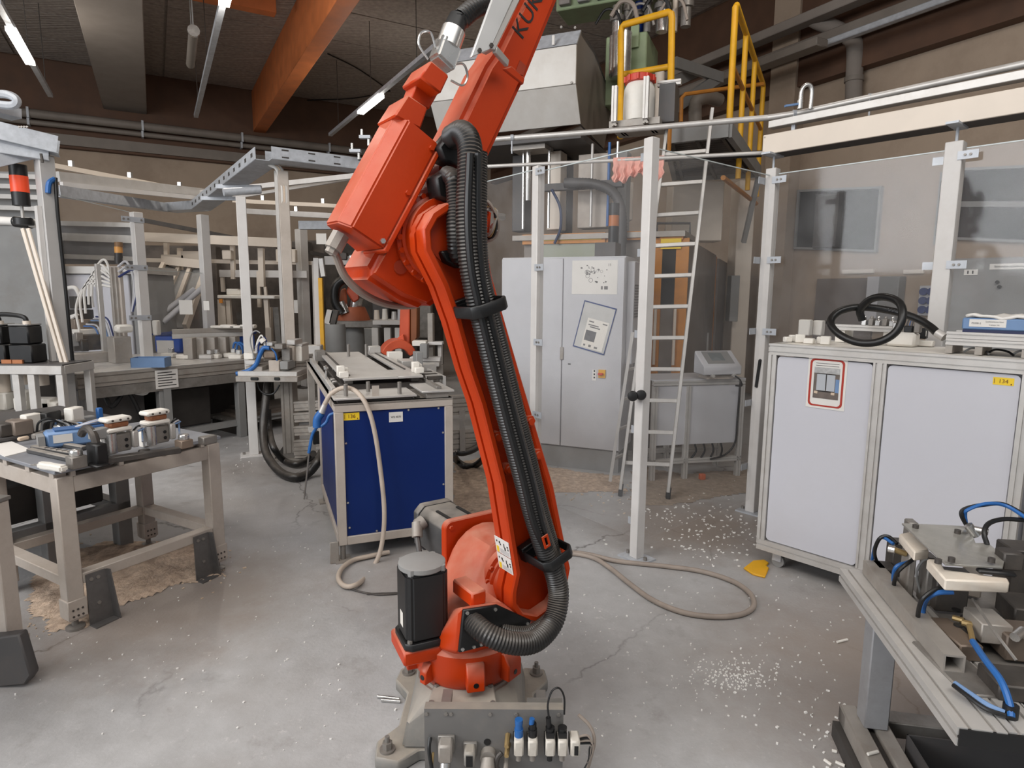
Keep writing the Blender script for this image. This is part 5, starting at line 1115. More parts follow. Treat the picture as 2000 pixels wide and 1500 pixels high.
z = ml(1030, 288, 0.3)[1]; MB(mf).box(x0+0.06, x1-0.02, 0.25, 0.5, z-0.03, z+0.03).build('cross_plate', ALUD, pm); MB(mf).cyl(mf.p(x0+.2, .37, z-.03), mf.p(x0+.2, .37, z-.5), 0.03, n=10).build('ram', CHROME, pm)
z = ml(1120, 362, 0.3)[1]; x0 = ml(1060, 362, .3)[0]; x1 = ml(1215, 362, .3)[0]
MB(mf).box(x0, x1, 0.3, 0.38, z-0.035, z+0.03).build('cross_rail', DGREY, pm)
MB().tube([mf.p(x0+.1, .29, z-.03), mf.p(x0+.19, .28, z-.2), mf.p(x0+.2, .28, z-.4), mf.p(x0+.14, .28, z-.55)], 0.014, 8).build('blue_hose', mat('navy_hose', (30, 48, 84), 0.5), pm)
MB().tube([mf.p(x1-.55, .26, z+.02), mf.p(x1-.25, .25, z-.01), mf.p(x1-.05, .25, z-.12), mf.p(x1+.02, .25, z-.35), mf.p(x1+.02, .25, z-.7)], 0.05, 10, sm=5, rib=.1, pitch=.03).build('thick_hose', DGREY, pm)
# green tank with pipework
ty = 1.0; x0 = ml(1182, 130, ty)[0]; x1 = ml(1262, 130, ty)[0]; z1 = ml(1250, 62, ty)[1]; z0 = ml(1250, 200, ty)[1]
gt = MB(mf).box(x0, x1, ty, ty+0.6, z0, z1).build('green_tank', GREEN, pm, bev=0.012)
MB(mf).box(x1-0.16, x1-0.08, ty-0.03, ty, z1-0.15, z1+0.06).build('tank_tab', GREEN, gt)
q = mf.p(x0+0.2, ty-0.12, z0+0.22); MB().cyl(q, q+V((0, 0, .42)), 0.1, n=16).build('shiny_cylinder', CHROME, gt)
q = mf.p(x1-0.28, ty-0.09, z0+0.25); MB().cyl(q, q+V((0, 0, .38)), 0.08, n=16).build('shiny_cylinder', CHROME, gt)
for k_, (a, h_, r_, m_) in enumerate(((0.05, .3, .05, CHROME), (0.14, .5, .03, STEEL), (0.26, .38, .05, BLUE), (0.36, .55, .035, STEEL), (0.5, .42, .06, CHROME), (0.62, .6, .03, CREAM), (0.74, .35, .05, STEEL))):
    q = mf.p(x0+0.05+a, ty+0.05+0.04*(k_ % 3), z1); MB().cyl(q, q+V((0, 0, h_)), r_, n=12).build('pump_cylinder', m_, gt); MB().cyl(q+V((0, 0, h_*.5)), q+V((0, 0, h_*.5+.05)), r_*1.5, n=12).build('pump_flange', STEEL, gt)
for k_ in range(5):
    q = mf.p(x0-0.1+0.16*k_, ty-0.05, z1+0.12+.05*(k_ % 2)); MB().tube([q, q+mf.x*0.1+V((0, 0, .12)), q+mf.x*0.22+V((0, 0, .08)), q+mf.x*0.28+V((0, 0, -.1))], 0.022 if k_ % 2 else 0.014, 8).build('hydraulic_line', (BLACK, RUBBER, STEEL)[k_ % 3], gt)
MB(mf).box(x0-0.55, x1+0.2, ty+0.0, ty+0.4, z1+0.33, z1+0.6).build('valve_block', GREEN, gt, bev=0.01)
for k_ in range(6): MB(mf).box(x0-0.5+k_*0.2, x0-0.38+k_*0.2, ty-0.06, ty+0.0, z1+0.36, z1+0.55).build('valve', (STEEL, GREYM, DGREY, BLUE, CHROME, DGREY)[k_], gt, bev=0.006)
q = mf.p(x1+0.12, ty+.1, z0-0.2); MB().cyl(q, q+V((0, 0, .5)), 0.05, n=10).build('side_tube', CREAM, gt)
# lower enclosure with orange edging
eR = D(1335, 462, 5.95); ef = Fr(V((eR.x, eR.y, 0)), KX)
def el(px, py, y=0.0): a = local(ef, PL(px, py, ef.p(0, y, 0), ef.y)); return a[0], a[2]
en = thing('machine_enclosure', 'grey machine enclosure with orange and yellow edges behind ladder and cabinet', 'machine', ef.p(-0.8, 0.4, 0))
xl = el(1022, 470)[0]; ez = eR.z
MB(ef).box(xl, 0.0, 0.02, 0.9, 0, ez).build('enclosure_body', mat('enclosure_grey', (128, 120, 113), 0.6, 0, 0.14, 5, 0, 60, (104, 90, 78), 0.5), en, bev=0.006)
MB(ef).box(xl-.1, 0.02, -0.05, 0.95, ez, ez+0.05).build('enclosure_top', ALUD, en)
for (a, c, d, e) in ((1022, 1183, 459, 474), (1290, 1335, 459, 468), (1216, 1262, 453, 468)):
    x0, z1 = el(a, d); x1, z0 = el(c, e); MB(ef).box(x0, x1, -0.025, 0.02, z0, z1).build('orange_bar', OFRAME, en)
for (a, c, d, e) in ((1176, 1184, 460, 740), (1278, 1284, 465, 740), (1322, 1334, 465, 745)):
    x0, z1 = el(a, d); x1, z0 = el(c, e); MB(ef).box(x0, x1, -0.006, 0.019, z0, z1).build('orange_upright', OFRAME, en)
x0, z1 = el(1292, 467); x1, z0 = el(1331, 486); MB(ef).box(x0, x1, -0.03, 0.0, z0, z1).build('yellow_label', YLAB, en)
x0, z1 = el(1284, 480); x1, z0 = el(1322, 600); MB(ef).box(x0+.002, x1-.002, -0.004, 0.019, z0, z1).build('dark_window', DGLASS, en)
x0, z1 = el(1062, 462); x1, z0 = el(1176, 468); MB(ef).box(x0, x1, -0.028, -0.025, z0, z1).build('yellow_strip', YLAB, en)
x0, z1 = el(1040, 474); x1, z0 = el(1170, 500); MB(ef).box(x0, x1, 0.0, 0.019, z0-0.4, z1).build('viewing_window', mat('olive_glass', (122, 126, 100), 0.3), en)
for px in (1281, 1319): x, z = el(px, 640); MB().cyl(ef.p(x, -0.05, z-0.35), ef.p(x, -0.05, z+0.18), 0.014, n=8).build('door_rod', CREAM, en)
# right wing: two panels that recede
for k_, (px0, px1, zz) in enumerate(((1336, 1392, 0.0), (1398, 1426, -0.02))):
    a = PL(px0, 600, ef.o, ef.x); c = PL(px1, 600, ef.o, ef.x)
    u0, u1 = local(ef, a)[1], local(ef, c)[1]
    b = MB(ef); b.box(-0.03, 0.012, u0, u1, 0.0, ez+zz); b.build('side_panel', mat('side_panel_grey', (120, 110, 102), 0.55, 0, 0.16, 5, 0, 60, (92, 80, 70), 0.5), en)
    MB(ef).box(-0.03, 0.02, u1, u1+0.06, 0.5, ez+zz-0.02).build('orange_edge', OFRAME, en)
q = PL(1381, 668, ef.p(0.013, 0, 0), ef.x); 
b = MB(ef); lq = local(ef, q); b.box(0.012, 0.03, lq[1]-0.03, lq[1]+0.05, lq[2]-0.2, lq[2]+0.12); b.build('pull_handle', ALU, en)
MB().tube([ef.p(-.3, .3, ez+.05), ef.p(-.3, .3, ez+.16), ef.p(0.0, .4, ez+.16), ef.p(0.0, .4, ez+.05)], 0.012, 8, sm=0).build('handrail', DGREY, en)
# cream ducts behind the ladder
for (px0, px1, py0, py1, y_, lab) in ((1218, 1238, 355, 430, 6.9, 'cream narrow duct behind the fence post'), (1310, 1416, 352, 470, 7.6, 'wide cream wall duct panel behind the ladder'), (1420, 1478, 352, 800, 7.9, 'tall cream pillar right of the ladder')):
    a = D(px0, py1, y_); c = D(px1, py0, y_); MB().box(a.x, c.x, y_, y_+0.3, max(0, a.z) if py1 < 800 else 0, c.z).build('duct_panel', CREAM, None, lab, 'duct', bev=0.01)
t, f_, W_, H_ = wbox(1424, 538, 1446, 628, 7.88-.16, GREYM, 'wall_box', 'small grey box on the wall left of the fence post', 'box', 0.15)
# ================================================================== platform, yellow rails, drum
ZP = 2.92
pA, pB = F(1302, 268, ZP), F(1424, 254, ZP); pC, pD = F(1482, 336, ZP), F(1318, 344, ZP)
pt = thing('access_platform', 'raised grating platform at the ladder top beside the press machine', 'platform', (pA+pB)/2)
for a, c in ((pA, pB), (pB, pC), (pC, pD), (pD, pA)):
    b = MB(); b.bar(a+V((0, 0, .0)), c, 0.05, 0.12, loc=False); b.build('edge_beam', GREYM, pt)
for k_ in range(22):
    f_ = (k_+1)/23; b = MB(); b.bar(pA.lerp(pD, f_), pB.lerp(pC, f_), 0.012, 0.05, loc=False); b.build('grating_bar', DSTEEL, pt)
for f_ in (0.1, 0.5, 0.9): b = MB(); b.bar(pA.lerp(pB, f_)-V((0, 0, .04)), pD.lerp(pC, f_)-V((0, 0, .04)), 0.03, 0.04, loc=False); b.build('grating_bearer', DSTEEL, pt)
for p_ in (pC, pD): b = MB(); b.bar(p_-V((0, 0, .06)), p_+V((0, 0.35, -0.75)), 0.05, 0.05, loc=False); b.build('support_strut', GREYM, pt)
def tubing(t, pts, r, m, name): MB().tube(pts, r, 10, sm=0).build(name, m, t)
t = thing('yellow_guard_loop', 'yellow tubular guard loop behind the white drum', 'railing', F(1312, 235, ZP+.05))
a0, a1, a2, a3 = F(1212, 268, ZP), F(1213, 50, 4.02), F(1313, 22, 4.02), F(1309, 235, ZP+0.1)
MB().tube([a0, a1-V((0, 0, .06)), a1+V((.008, 0, -.02)), a1+(a2-a1)*.06, a2-(a2-a1)*.06, a2+V((-.008, 0, -.02)), a2-V((0, 0, .06)), a3], 0.03, 10, sm=0).build('guard_tube', YEL, t)
m0 = PL(1214, 146, a1, (a2-a1).cross(V((0, 0, 1)))); m1 = PL(1308, 130, a1, (a2-a1).cross(V((0, 0, 1)))); MB().cyl(m0, m1, 0.027, n=10).build('middle_tube', YEL, t)
b = MB(); b.cyl(a3, a3-V((0, 0, .25)), 0.018, n=8); b.build('lower_tube', OFRAME, t)
t = thing('yellow_railing', 'yellow platform railing receding beside the ladder', 'railing', F(1422, 245, ZP))
r0 = F(1437, 6, 4.0); r1 = F(1491, 166, 4.0); g0_ = V((r0.x, r0.y, ZP)); g1_ = V((r1.x, r1.y, ZP-0.2))
MB().tube([g0_, r0-V((0, 0, .03)), r0+(r1-r0)*.02, r1-(r1-r0)*.02, r1-V((0, 0, .03)), g1_], 0.028, 10, sm=0).build('rail_tube', YEL, t)
for f_ in (0.3, 0.62): q = r0.lerp(r1, f_); MB().cyl(q, V((q.x, q.y, ZP-0.25)), 0.026, n=10).build('rail_post', YEL, t)
for dz in (-0.5,): MB().cyl(r0+V((0, 0, dz)), r1+V((0, 0, dz)), 0.022, n=8).build('middle_tube', OFRAME, t)
b = MB(); b.cyl(V((r0.x+.1, r0.y+.4, ZP-.28)), V((r1.x, r1.y, ZP-.28)), 0.024, n=8); b.build('lower_tube', OFRAME, t)
t = thing('yellow_pipe_bend', 'thin orange-yellow bent pipe behind the platform', 'pipe', F(1330, 240, 3.0))
MB().tube([D(1330, 238, 7.2), D(1331, 192, 7.2), D(1338, 184, 7.2), D(1425, 172, 7.4), D(1490, 164, 7.6)], 0.022, 8, sm=0).build('pipe_run', OFRAME, t)
t = thing('vent_duct', 'pale round duct with elbow behind the platform rail', 'duct', D(1365, 235, 7.6))
MB().tube([D(1358, 242, 7.6), D(1358, 205, 7.6), D(1366, 194, 7.6), D(1385, 190, 7.7), D(1405, 196, 7.8)], 0.075, 12, sm=3).build('duct_run', PIPEG, t)
t = thing('steel_bracing', 'grey diagonal steel brace behind the yellow guard loop', 'beam', D(1330, 190, 7.4))
for a, c in (((1318, 122), (1410, 152)), ((1320, 210), (1405, 150)), ((1315, 160), (1360, 140))): b = MB(); b.bar(D(*a, 7.6), D(*c, 8.2), 0.05, 0.12, loc=False); b.build('brace_bar', GREYM, t)
# white drum with red lid on a bracket shelf
dc = D(1245, 238, 5.15); dz0 = dc.z
t = thing('drum_shelf', 'bracket shelf with upright aluminium profiles holding the white drum', 'shelf', dc-V((0, 0, .1)))
df_ = Fr(dc, KX); k1 = 5.15/1230
MB(df_).box(-0.20, 0.19, -0.10, 0.26, -0.05, -0.002).build('shelf_plate', ALUD, t)
for x, h0, h1 in ((-0.15, -.02, 0.24), (0.09, -.02, 0.28)):
    b = MB(df_); b.prof(df_.p(x, -0.14, h0), df_.p(x, -0.14, h1), 0.04, 0.04, df_.y); b.build('upright_profile', ALU, t, smooth=False)
    b = MB(df_); b.prof(df_.p(x, -0.14, -.03), df_.p(x+.02, 0.2, -.03), 0.04, 0.04); b.build('bottom_profile', ALUD, t, smooth=False)
b = MB(df_); b.prof(df_.p(0.12, 0.14, 0.3), df_.p(0.30, 0.14, 0.3), 0.04, 0.04); b.build('side_profile', ALU, t, smooth=False)
b = MB(df_); b.box(0.16, 0.28, 0.0, 0.2, -0.02, 0.26); b.build('side_box', DGREY, t)
t = thing('plastic_drum', 'white plastic drum with red screw lid on the bracket shelf', 'drum', dc)
b = MB(); b.lathe(dc+df_.y*0.04, (0, 0, 1), [(0.10, 0), (0.118, 0.01), (0.122, 0.05), (0.122, 0.2), (0.118, 0.245), (0.10, 0.285), (0.085, 0.30)], 28); b.build('drum_body', WPLA, t)
b = MB(); b.lathe(dc+df_.y*0.04, (0, 0, 1), [(0.09, 0.29), (0.115, 0.295), (0.115, 0.34), (0.09, 0.352), (0.0, 0.354)], 16); b.build('screw_lid', RED, t)
for i in range(10): a = i*math.pi/5; q = dc+df_.y*0.04+V((math.cos(a)*0.115, math.sin(a)*0.115, 0.297)); MB().cyl(q, q+V((0, 0, 0.042)), 0.012, n=6).build('lid_grip', RED, t)
# ================================================================== BLUE WORKSTATION
SX = V((0.93, 0.367, 0)).normalized(); so = V((-0.99, 3.45, 0)); sf = Fr(so, SX)   # y into the depth
SW, SL, SZ, BL = 0.686, 2.35, 0.93, 1.15
ws = thing('blue_workstation', 'blue panelled workstation with aluminium deck behind the robot', 'workstation', sf.p(SW/2, SL/2, 0))
def spx(px, py, y=0.0): return PL(px, py, sf.p(0, y, 0), sf.y)
def sl_(px, py, y=0.0): a = local(sf, spx(px, py, y)); return a[0], a[2]
PW = 0.05
for x in (PW/2, SW-PW/2):
    for y in (PW/2, BL-PW/2):
        MB(sf).box(x-PW/2, x+PW/2, y-PW/2, y+PW/2, 0.10, SZ-PW).build('frame_post', BEIGEP, ws, bev=0.003)
        MB(sf).box(x-0.045, x+0.045, y-0.045, y+0.06, 0.0, 0.012).build('foot_plate', ALUD, ws)
        q = sf.p(x, y, 0.012); MB().cyl(q, q+V((0, 0, 0.09)), 0.016, n=10).build('levelling_foot', STEEL, ws)
for z in (0.10+PW/2, SZ-PW/2):
    for y in (PW/2, BL-PW/2): MB(sf).box(PW if z < .5 else 0, SW-(PW if z < .5 else 0), y-PW/2, y+PW/2, z-PW/2, z+PW/2).build('frame_rail', BEIGEP, ws, bev=0.003)
    for x in (PW/2, SW-PW/2): MB(sf).box(x-PW/2, x+PW/2, PW, (BL if z < .5 else SL)-PW, z-PW/2, z+PW/2).build('frame_rail', BEIGEP, ws, bev=0.003)
MB(sf).box(PW, SW-PW, 0.012, 0.018, 0.15, SZ-PW).build('front_panel', BLUE, ws, 'royal blue front panel', smooth=False)
for x in (0.012, SW-0.018):
    MB(sf).box(x, x+0.006, PW, BL-PW, 0.15, SZ-PW).build('side_panel', BLUE, ws, smooth=False)
MB(sf).box(PW, SW-PW, BL-0.02, BL-0.014, 0.15, SZ-PW).build('back_panel', BLUE, ws, smooth=False)
for x, z in ((0.06, 0.7), (0.06, 0.35), (0.065, 0.2), (0.2, SZ-.06), (0.42, SZ-.06), (0.6, SZ-.06), (SW-.06, 0.72), (SW-.06, 0.4), (0.22, 0.16), (0.5, 0.16)):
    MB().bolt(sf.p(x, 0.012, z), -sf.y, 0.0065, 0.004).build('panel_screw', CHROME, ws)
for x in (0.03, SW-0.03): MB(sf).box(x-.03, x+.03, SL-.1, SL-.04, 0, SZ-PW).build('rear_leg', ALUD, ws, bev=.003)
# corner foot angle at the front left
MB(sf).box(-0.05, 0.0, -0.005, 0.006, 0.0, 0.13).build('corner_foot', ALUD, ws, bev=0.003)
# deck
MB(sf).box(0.0, SW, 0.0, SL, SZ-0.012, SZ).build('deck_plate', ALUD, ws)
def slab(x0, x1, y0, y1, z0, z1, name, m=ALU): return MB(sf).box(x0, x1, y0, y1, z0, z1).build(name, m, ws, bev=0.002)
slab(0.0, 0.47, 0.0, 0.30, SZ+0.018, SZ+0.03, 'front_ledge')
slab(0.02, 0.45, 0.02, 0.28, SZ, SZ+0.018, 'ledge_spacer', DSTEEL)
slab(0.50, SW+0.01, 0.0, 0.34, SZ+0.035, SZ+0.047, 'right_ledge'); slab(0.53, SW-0.02, 0.02, 0.32, SZ, SZ+0.035, 'ledge_spacer', ALUD)
slab(0.60, 0.63, 0.05, 0.33, SZ+0.047, SZ+0.065, 'guide_bar', STEEL)
slab(0.47, 0.50, 0.06, 0.34, SZ, SZ+0.01, 'slot_strip', DARK)
ZP2 = 1.005
slab(0.10, 0.44, 0.38, 2.15, ZP2, ZP2+0.015, 'top_plate'); slab(0.44, 0.60, 0.38, 0.75, ZP2, ZP2+0.015, 'top_plate'); slab(0.50, 0.60, 0.75, 2.1, ZP2, ZP2+0.015, 'top_plate')
slab(0.08, 0.62, 0.42, 2.1, SZ, ZP2-0.03, 'plate_support', DSTEEL)
for y in (0.45, 1.2, 2.0):
    for x in (0.14, 0.56): slab(x-0.025, x+0.025, y, y+0.05, ZP2-0.03, ZP2, 'support_block', STEEL)
slab(0.14, 0.155, 0.5, 2.1, ZP2+0.015, ZP2+0.023, 'guide_groove', DSTEEL); slab(0.545, 0.557, 0.72, 2.05, ZP2+0.015, ZP2+0.022, 'guide_groove', DSTEEL)
slab(0.02, 0.05, 0.35, 2.2, SZ, SZ+0.04, 'edge_rail', ALU); slab(0.64, 0.67, 0.4, 2.2, SZ, SZ+0.05, 'edge_rail', ALU)
for (x, y, h) in ((0.075, 0.07, 0.07), (0.22, 0.2, 0.06), (0.38, 0.06, 0.07), (0.27, 0.30, 0.0)):
    if h: q = sf.p(x, y, SZ+0.03); MB().cyl(q, q+V((0, 0, h)), 0.012, n=12).build('locating_pin', STEEL, ws)
MB(sf).box(0.215, 0.255, 0.02, 0.026, SZ+0.03, SZ+0.09).build('stop_tab', BEIGEP, ws)
for (x, y) in ((0.30, 1.75), (0.44, 1.72)):
    q = sf.p(x, y, ZP2+0.015); MB().cyl(q, q+V((0, 0, 0.1)), 0.012, n=10).build('locating_pin', STEEL, ws)
for (x, y) in ((0.105, 0.42), (0.60, 0.5)):
    for k_, (dx, dy, w_, h_) in enumerate(((0, 0, .06, .04), (-0.01, .06, .05, .07), (.02, .12, .05, .05))):
        MB(sf).box(x+dx-w_/2, x+dx+w_/2, y+dy-.025, y+dy+.025, ZP2+0.015, ZP2+0.015+h_).build('white_guide_block', WPLA, ws, bev=0.005)
for k_ in range(5):
    y = 0.55+k_*0.06; b = MB(sf); b.box(0.055, 0.10, y, y+0.03, SZ+0.002, SZ+0.045); b.build('roller_clip', ALU if k_ % 2 else DSTEEL, ws, bev=0.003)
    y = 0.42+k_*0.07; b = MB(sf); b.box(0.64, 0.74, y, y+0.03, SZ+0.052, SZ+0.075); b.build('clamp_bar', ALU if k_ % 2 else DSTEEL, ws, bev=0.003)
q = sf.p(0.03, 0.75, SZ+.04); b = MB(); b.cyl(q, q+V((0, 0, .06)), 0.007, n=8); b.lathe(q+V((0, 0, .06)), (0, 0, 1), [(0.006, 0), (0.016, .01), (0.016, .024), (0.006, .034)], 12); b.build('ball_knob', CHROME, ws)
MB(sf).box(0.74, 0.755, 0.4, 0.85, SZ+0.0, SZ+0.075).build('side_rail', ALU, ws)
for (x, y, z, a, c, d, m_) in ((0.72, 1.1, SZ, .05, .12, .17, GREYM), (0.66, 1.35, SZ+.03, .16, .2, .05, ALU), (0.6, 1.6, SZ+.02, .12, .08, .11, WPLA), (0.78, 1.5, SZ-.05, .2, .1, .08, ALU), (0.05, 1.9, SZ+0.04, .08, .1, .09, STEEL), (0.5, 1.95, ZP2+.016, .1, .08, .06, ALU)):
    MB(sf).box(x, x+a, y, y+c, z, z+d).build('deck_fixture', m_, ws, bev=0.004)
# number label and white label
x, z = sl_(687, 814); numlabel(None, sf.p(x, 0.0115, z), 0.088, 0.042, '136', 'small yellow label numbered 136 on the blue panel', -sf.y, SX)
x, z = sl_(774, 815); t = thing('white_label', 'small white typed label on the blue panel', 'label', sf.p(x, 0.0115, z-0.028))
MB(sf).box(x-0.04, x+0.04, 0.0102, 0.0115, z-0.029, z+0.029).build('label_sheet', PAPER, t, smooth=False)
text('W2 4575', 'label_text', 0.0155, INK, sf.p(x, 0.0100, z), SX, (0, 0, 1), t, sx=1.0)
# profile arm to the left, toward the gripper column, and to the right
sa = thing('profile_stack', 'stack of horizontal aluminium profiles between gripper column and blue workstation', 'frame', D(615, 890, 5.5))
for (y0, h) in ((790, 0), (812, 0), (838, 0), (865, 0), (882, 0)):
    a, c = D(579, y0+3, 5.72), D(668, y0-2, 5.45); b = MB(); b.prof(a, c, 0.06, 0.085, (0, 0, 1), 1, 2); b.build('profile', ALUD, sa, smooth=False)
a, c = D(612, 838, 5.5), D(650, 832, 5.3); MB().bar(a, c, 0.1, 0.05, loc=False).build('clamp_plate', ALU, sa); q = D(622, 848, 5.4)
MB(Fr(q, SX)).box(-0.05, 0.05, -0.05, 0.0, -0.08, 0.04).build('sensor_bracket', BLACK, sa, bev=0.006)
sb = thing('profile_stack', 'stack of horizontal aluminium profiles right of the blue workstation, behind the robot arm', 'frame', D(900, 885, 4.9))
for y0 in (783, 800, 852, 872):
    a, c = D(878, y0, 4.7), D(945, y0-4, 5.0); b = MB(); b.prof(a, c, 0.06, 0.08, (0, 0, 1), 1, 2); b.build('profile', ALUD, sb, smooth=False)
b = MB(); b.bar(D(902, 800, 4.75), D(904, 880, 4.75), 0.04, 0.04, loc=False); b.build('profile_upright', ALUD, sb)
t = thing('cable_hose', 'black hose loop on the floor right of the blue workstation', 'hose', F(905, 905))
MB().tube([D(884, 885, 4.7), F(893, 900, .03), F(908, 910, .03), F(930, 908, .03), D(960, 880, 5.0)], 0.03, 10, rib=.05, pitch=.015).build('ribbed_hose', HOSE, t)
MB().tube([D(884, 872, 4.75), D(898, 884, 4.75), D(920, 880, 4.8), D(940, 868, 4.9)], 0.028, 10, rib=.05, pitch=.015).build('ribbed_hose', HOSE, t)
# air gun with hose over the front edge
t = thing('air_gun', 'blue air gun with beige hose hanging over the blue workstation', 'air gun', spx(640, 800, 0.1))
hs_ = [spx(634, 790, .16), spx(646, 770, .14), spx(668, 758, .12), spx(690, 761, .08), spx(708, 778, .0), spx(722, 806, -.03), spx(733, 850, -.04), spx(742, 910, -.04), spx(750, 985, -.05), spx(749, 1040, -.06), spx(740, 1085, -.07), spx(722, 1118, -.1)]
hs_ += [F(700, 1140, .02), F(675, 1145, .02), F(661, 1130, .02), F(668, 1110, .02), F(690, 1094, .02), F(722, 1086, .02), F(760, 1078, .02)]
MB().tube(hs_, 0.0135, 10, sm=8).build('air_hose', mat('beige_rubber_hose', (186, 172, 158), 0.5, 0, 0.08, 12), t)
a, c = spx(636, 786, .16), spx(628, 806, .17); MB().cyl(a, c, 0.014, 0.02, n=12).build('hose_joint', ALU, t)
g_ = spx(620, 818, .18); b = MB(); b.tube([c, g_, g_+V((-.005, 0, -.05))], 0.024, 12, sm=4); b.build('gun_body', BLUEC, t)
b = MB(); b.tube([g_+V((0.02, 0, -.045)), g_+V((.05, 0, -.02)), g_+V((.07, 0, .02)), g_+V((.10, 0, .035))], 0.009, 8); b.build('trigger', BLUEC, t)
MB().tube([g_+V((-.005, 0, -.05)), spx(610, 850, .2), spx(603, 885, .2)], 0.009, 8).build('nozzle_sleeve', BLUEC, t)
MB().tube([spx(604, 880, .2), spx(599, 930, .2), spx(594, 975, .2)], 0.005, 6).build('nozzle_tube', STEEL, t)
MB().tube([F(716, 1160, .008), F(780, 1158, .008), F(738, 1161, .008), F(690, 1152, .008), F(664, 1136, .008)], 0.0045, 6).build('thin_floor_cable', DSTEEL, t)
# floor hose at the right
t = thing('floor_hose', 'grey hose lying in a long loop on the floor right of the robot', 'hose', F(1470, 1180))
pts = [(1085, 1072), (1110, 1078), (1150, 1083), (1200, 1095), (1250, 1101), (1300, 1106), (1370, 1116), (1430, 1135), (1462, 1156), (1473, 1178), (1462, 1194), (1432, 1203), (1385, 1204), (1330, 1195), (1275, 1172), (1230, 1140), (1190, 1108), (1160, 1090), (1125, 1082), (1090, 1082)]
MB().tube([F(x, y, 0.014) for x, y in pts], 0.0135, 10, sm=8).build('hose', RUBBER, t)
# ================================================================== GRIPPER STATION left of the workstation
gc = V((-2.085, 5.746, 0)); gfr = Fr(gc, SX)
gs = thing('gripper_station', 'gripper fixture with blue air tubes on an aluminium column left of the blue workstation', 'fixture', gc)
b = MB(gfr); b.prof(gc+V((0, 0, .06)), gc+V((0, 0, 0.80)), 0.10, 0.10, gfr.y, 2, 2); b.build('column', ALUD, gs, smooth=False)
MB(gfr).box(-0.16, 0.22, -0.1, 0.2, 0.0, 0.012).build('foot_plate', ALUD, gs)
for sx in (-1, 1): b = MB(gfr); b.prism([gfr.p(sx*.05, -.02, .012), gfr.p(sx*.05+.14*(sx > 0)-.08*(sx < 0), -.02, .012), gfr.p(sx*.05, -.02, .12)], gfr.y*.02); b.build('foot_gusset', DSTEEL, gs)
MB(gfr).cbox(0, 0, .012, .09, .09, .05).build('column_foot', STEEL, gs)
def gp_(px, py, y=5.6): return D(px, py, y)
def gbox(px0, py0, px1, py1, y, dep, m, name, par=gs, bev=0.005):
    a, c = D(px0, py1, y), D(px1, py0, y); return MB().box(a.x, c.x, y, y+dep, a.z, c.z).build(name, m, par, bev=bev)
gbox(460, 736, 581, 746, 5.5, 0.4, ALUD, 'base_bar'); gbox(464, 726, 580, 735, 5.55, 0.35, ALU, 'base_plate')
gbox(489, 737, 504, 743, 5.49, 0.01, BLACK, 'bar_slot'); gbox(535, 737, 546, 743, 5.49, 0.01, BLACK, 'bar_slot')
gbox(525, 704, 545, 726, 5.6, 0.2, BEIGEP, 'gripper_body'); gbox(512, 684, 540, 702, 5.6, 0.2, mat('brown_grey_clamp', (124, 108, 94), 0.5, 0.2, 0.2, 12), 'gripper_head', bev=0.02)
gbox(547, 706, 562, 722, 5.55, 0.2, GREYM, 'sensor_block'); gbox(550, 680, 566, 704, 5.65, 0.2, STEEL, 'finger'); gbox(566, 676, 574, 706, 5.7, 0.15, BEIGEP, 'finger')
gbox(575, 676, 589, 706, 5.75, 0.2, WPLA, 'white_guide'); gbox(560, 664, 576, 674, 5.7, .2, ALU, 'clamp_top'); gbox(571, 672, 590, 677, 5.75, .2, ALU, 'clamp_top')
gbox(520, 668, 532, 676, 5.55, .1, CHROME, 'valve'); gbox(536, 672, 552, 682, 5.55, .1, STEEL, 'valve'); gbox(478, 704, 498, 712, 5.6, .2, ALU, 'side_plate'); gbox(480, 716, 512, 726, 5.6, .2, ALUD, 'side_plate')
gbox(476, 690, 494, 702, 5.65, .2, WPLA, 'valve_island')
MB().tube([gp_(527, 680), gp_(515, 680), gp_(507, 695), gp_(500, 712), gp_(485, 724), gp_(462, 730)], 0.02, 10).build('blue_tube_bundle', BLUEC, gs)
MB().tube([gp_(530, 680), gp_(538, 690), gp_(541, 704)], 0.008, 8).build('blue_tube', BLUEC, gs)
for k_, px in enumerate((500, 504, 499)): MB().tube([gp_(px, 690), gp_(px+2, 670+k_*3), gp_(px+10, 655+k_*4), gp_(px+16, 665), gp_(px+18, 680)], 0.007, 7).build('air_tube', (PAPER, BLUE, ALU)[k_], gs)
MB().tube([gp_(497, 700), gp_(489, 668), gp_(492, 652), gp_(500, 646), gp_(508, 650)], 0.006, 7).build('air_tube', GREYM, gs)
MB().cyl(gp_(511, 662), gp_(516, 668), 0.03, n=10).build('air_fitting', WPLA, gs)
MB().tube([gp_(523, 748, 5.7), gp_(518, 790, 5.6), gp_(514, 840, 5.5), gp_(520, 885, 5.35), F(545, 920, .045), F(575, 932, .045), F(603, 924, .045), gp_(622, 900, 5.15), gp_(628, 884, 5.3)], 0.036, 12, rib=.05, pitch=.02).build('black_hose', HOSE, gs)
MB().tube([gp_(523, 800, 5.65), gp_(526, 840, 5.6), gp_(535, 875, 5.4), F(556, 900, .045), F(580, 906, .045), F(602, 897, .045), gp_(612, 886, 5.4)], 0.03, 12, rib=.05, pitch=.02).build('black_hose', HOSE, gs)
MB().tube([gp_(503, 748, 5.6), gp_(508, 762, 5.6), gp_(520, 770, 5.6), gp_(535, 768, 5.6), gp_(546, 752, 5.6)], 0.008, 8).build('black_cable', BLACK, gs)
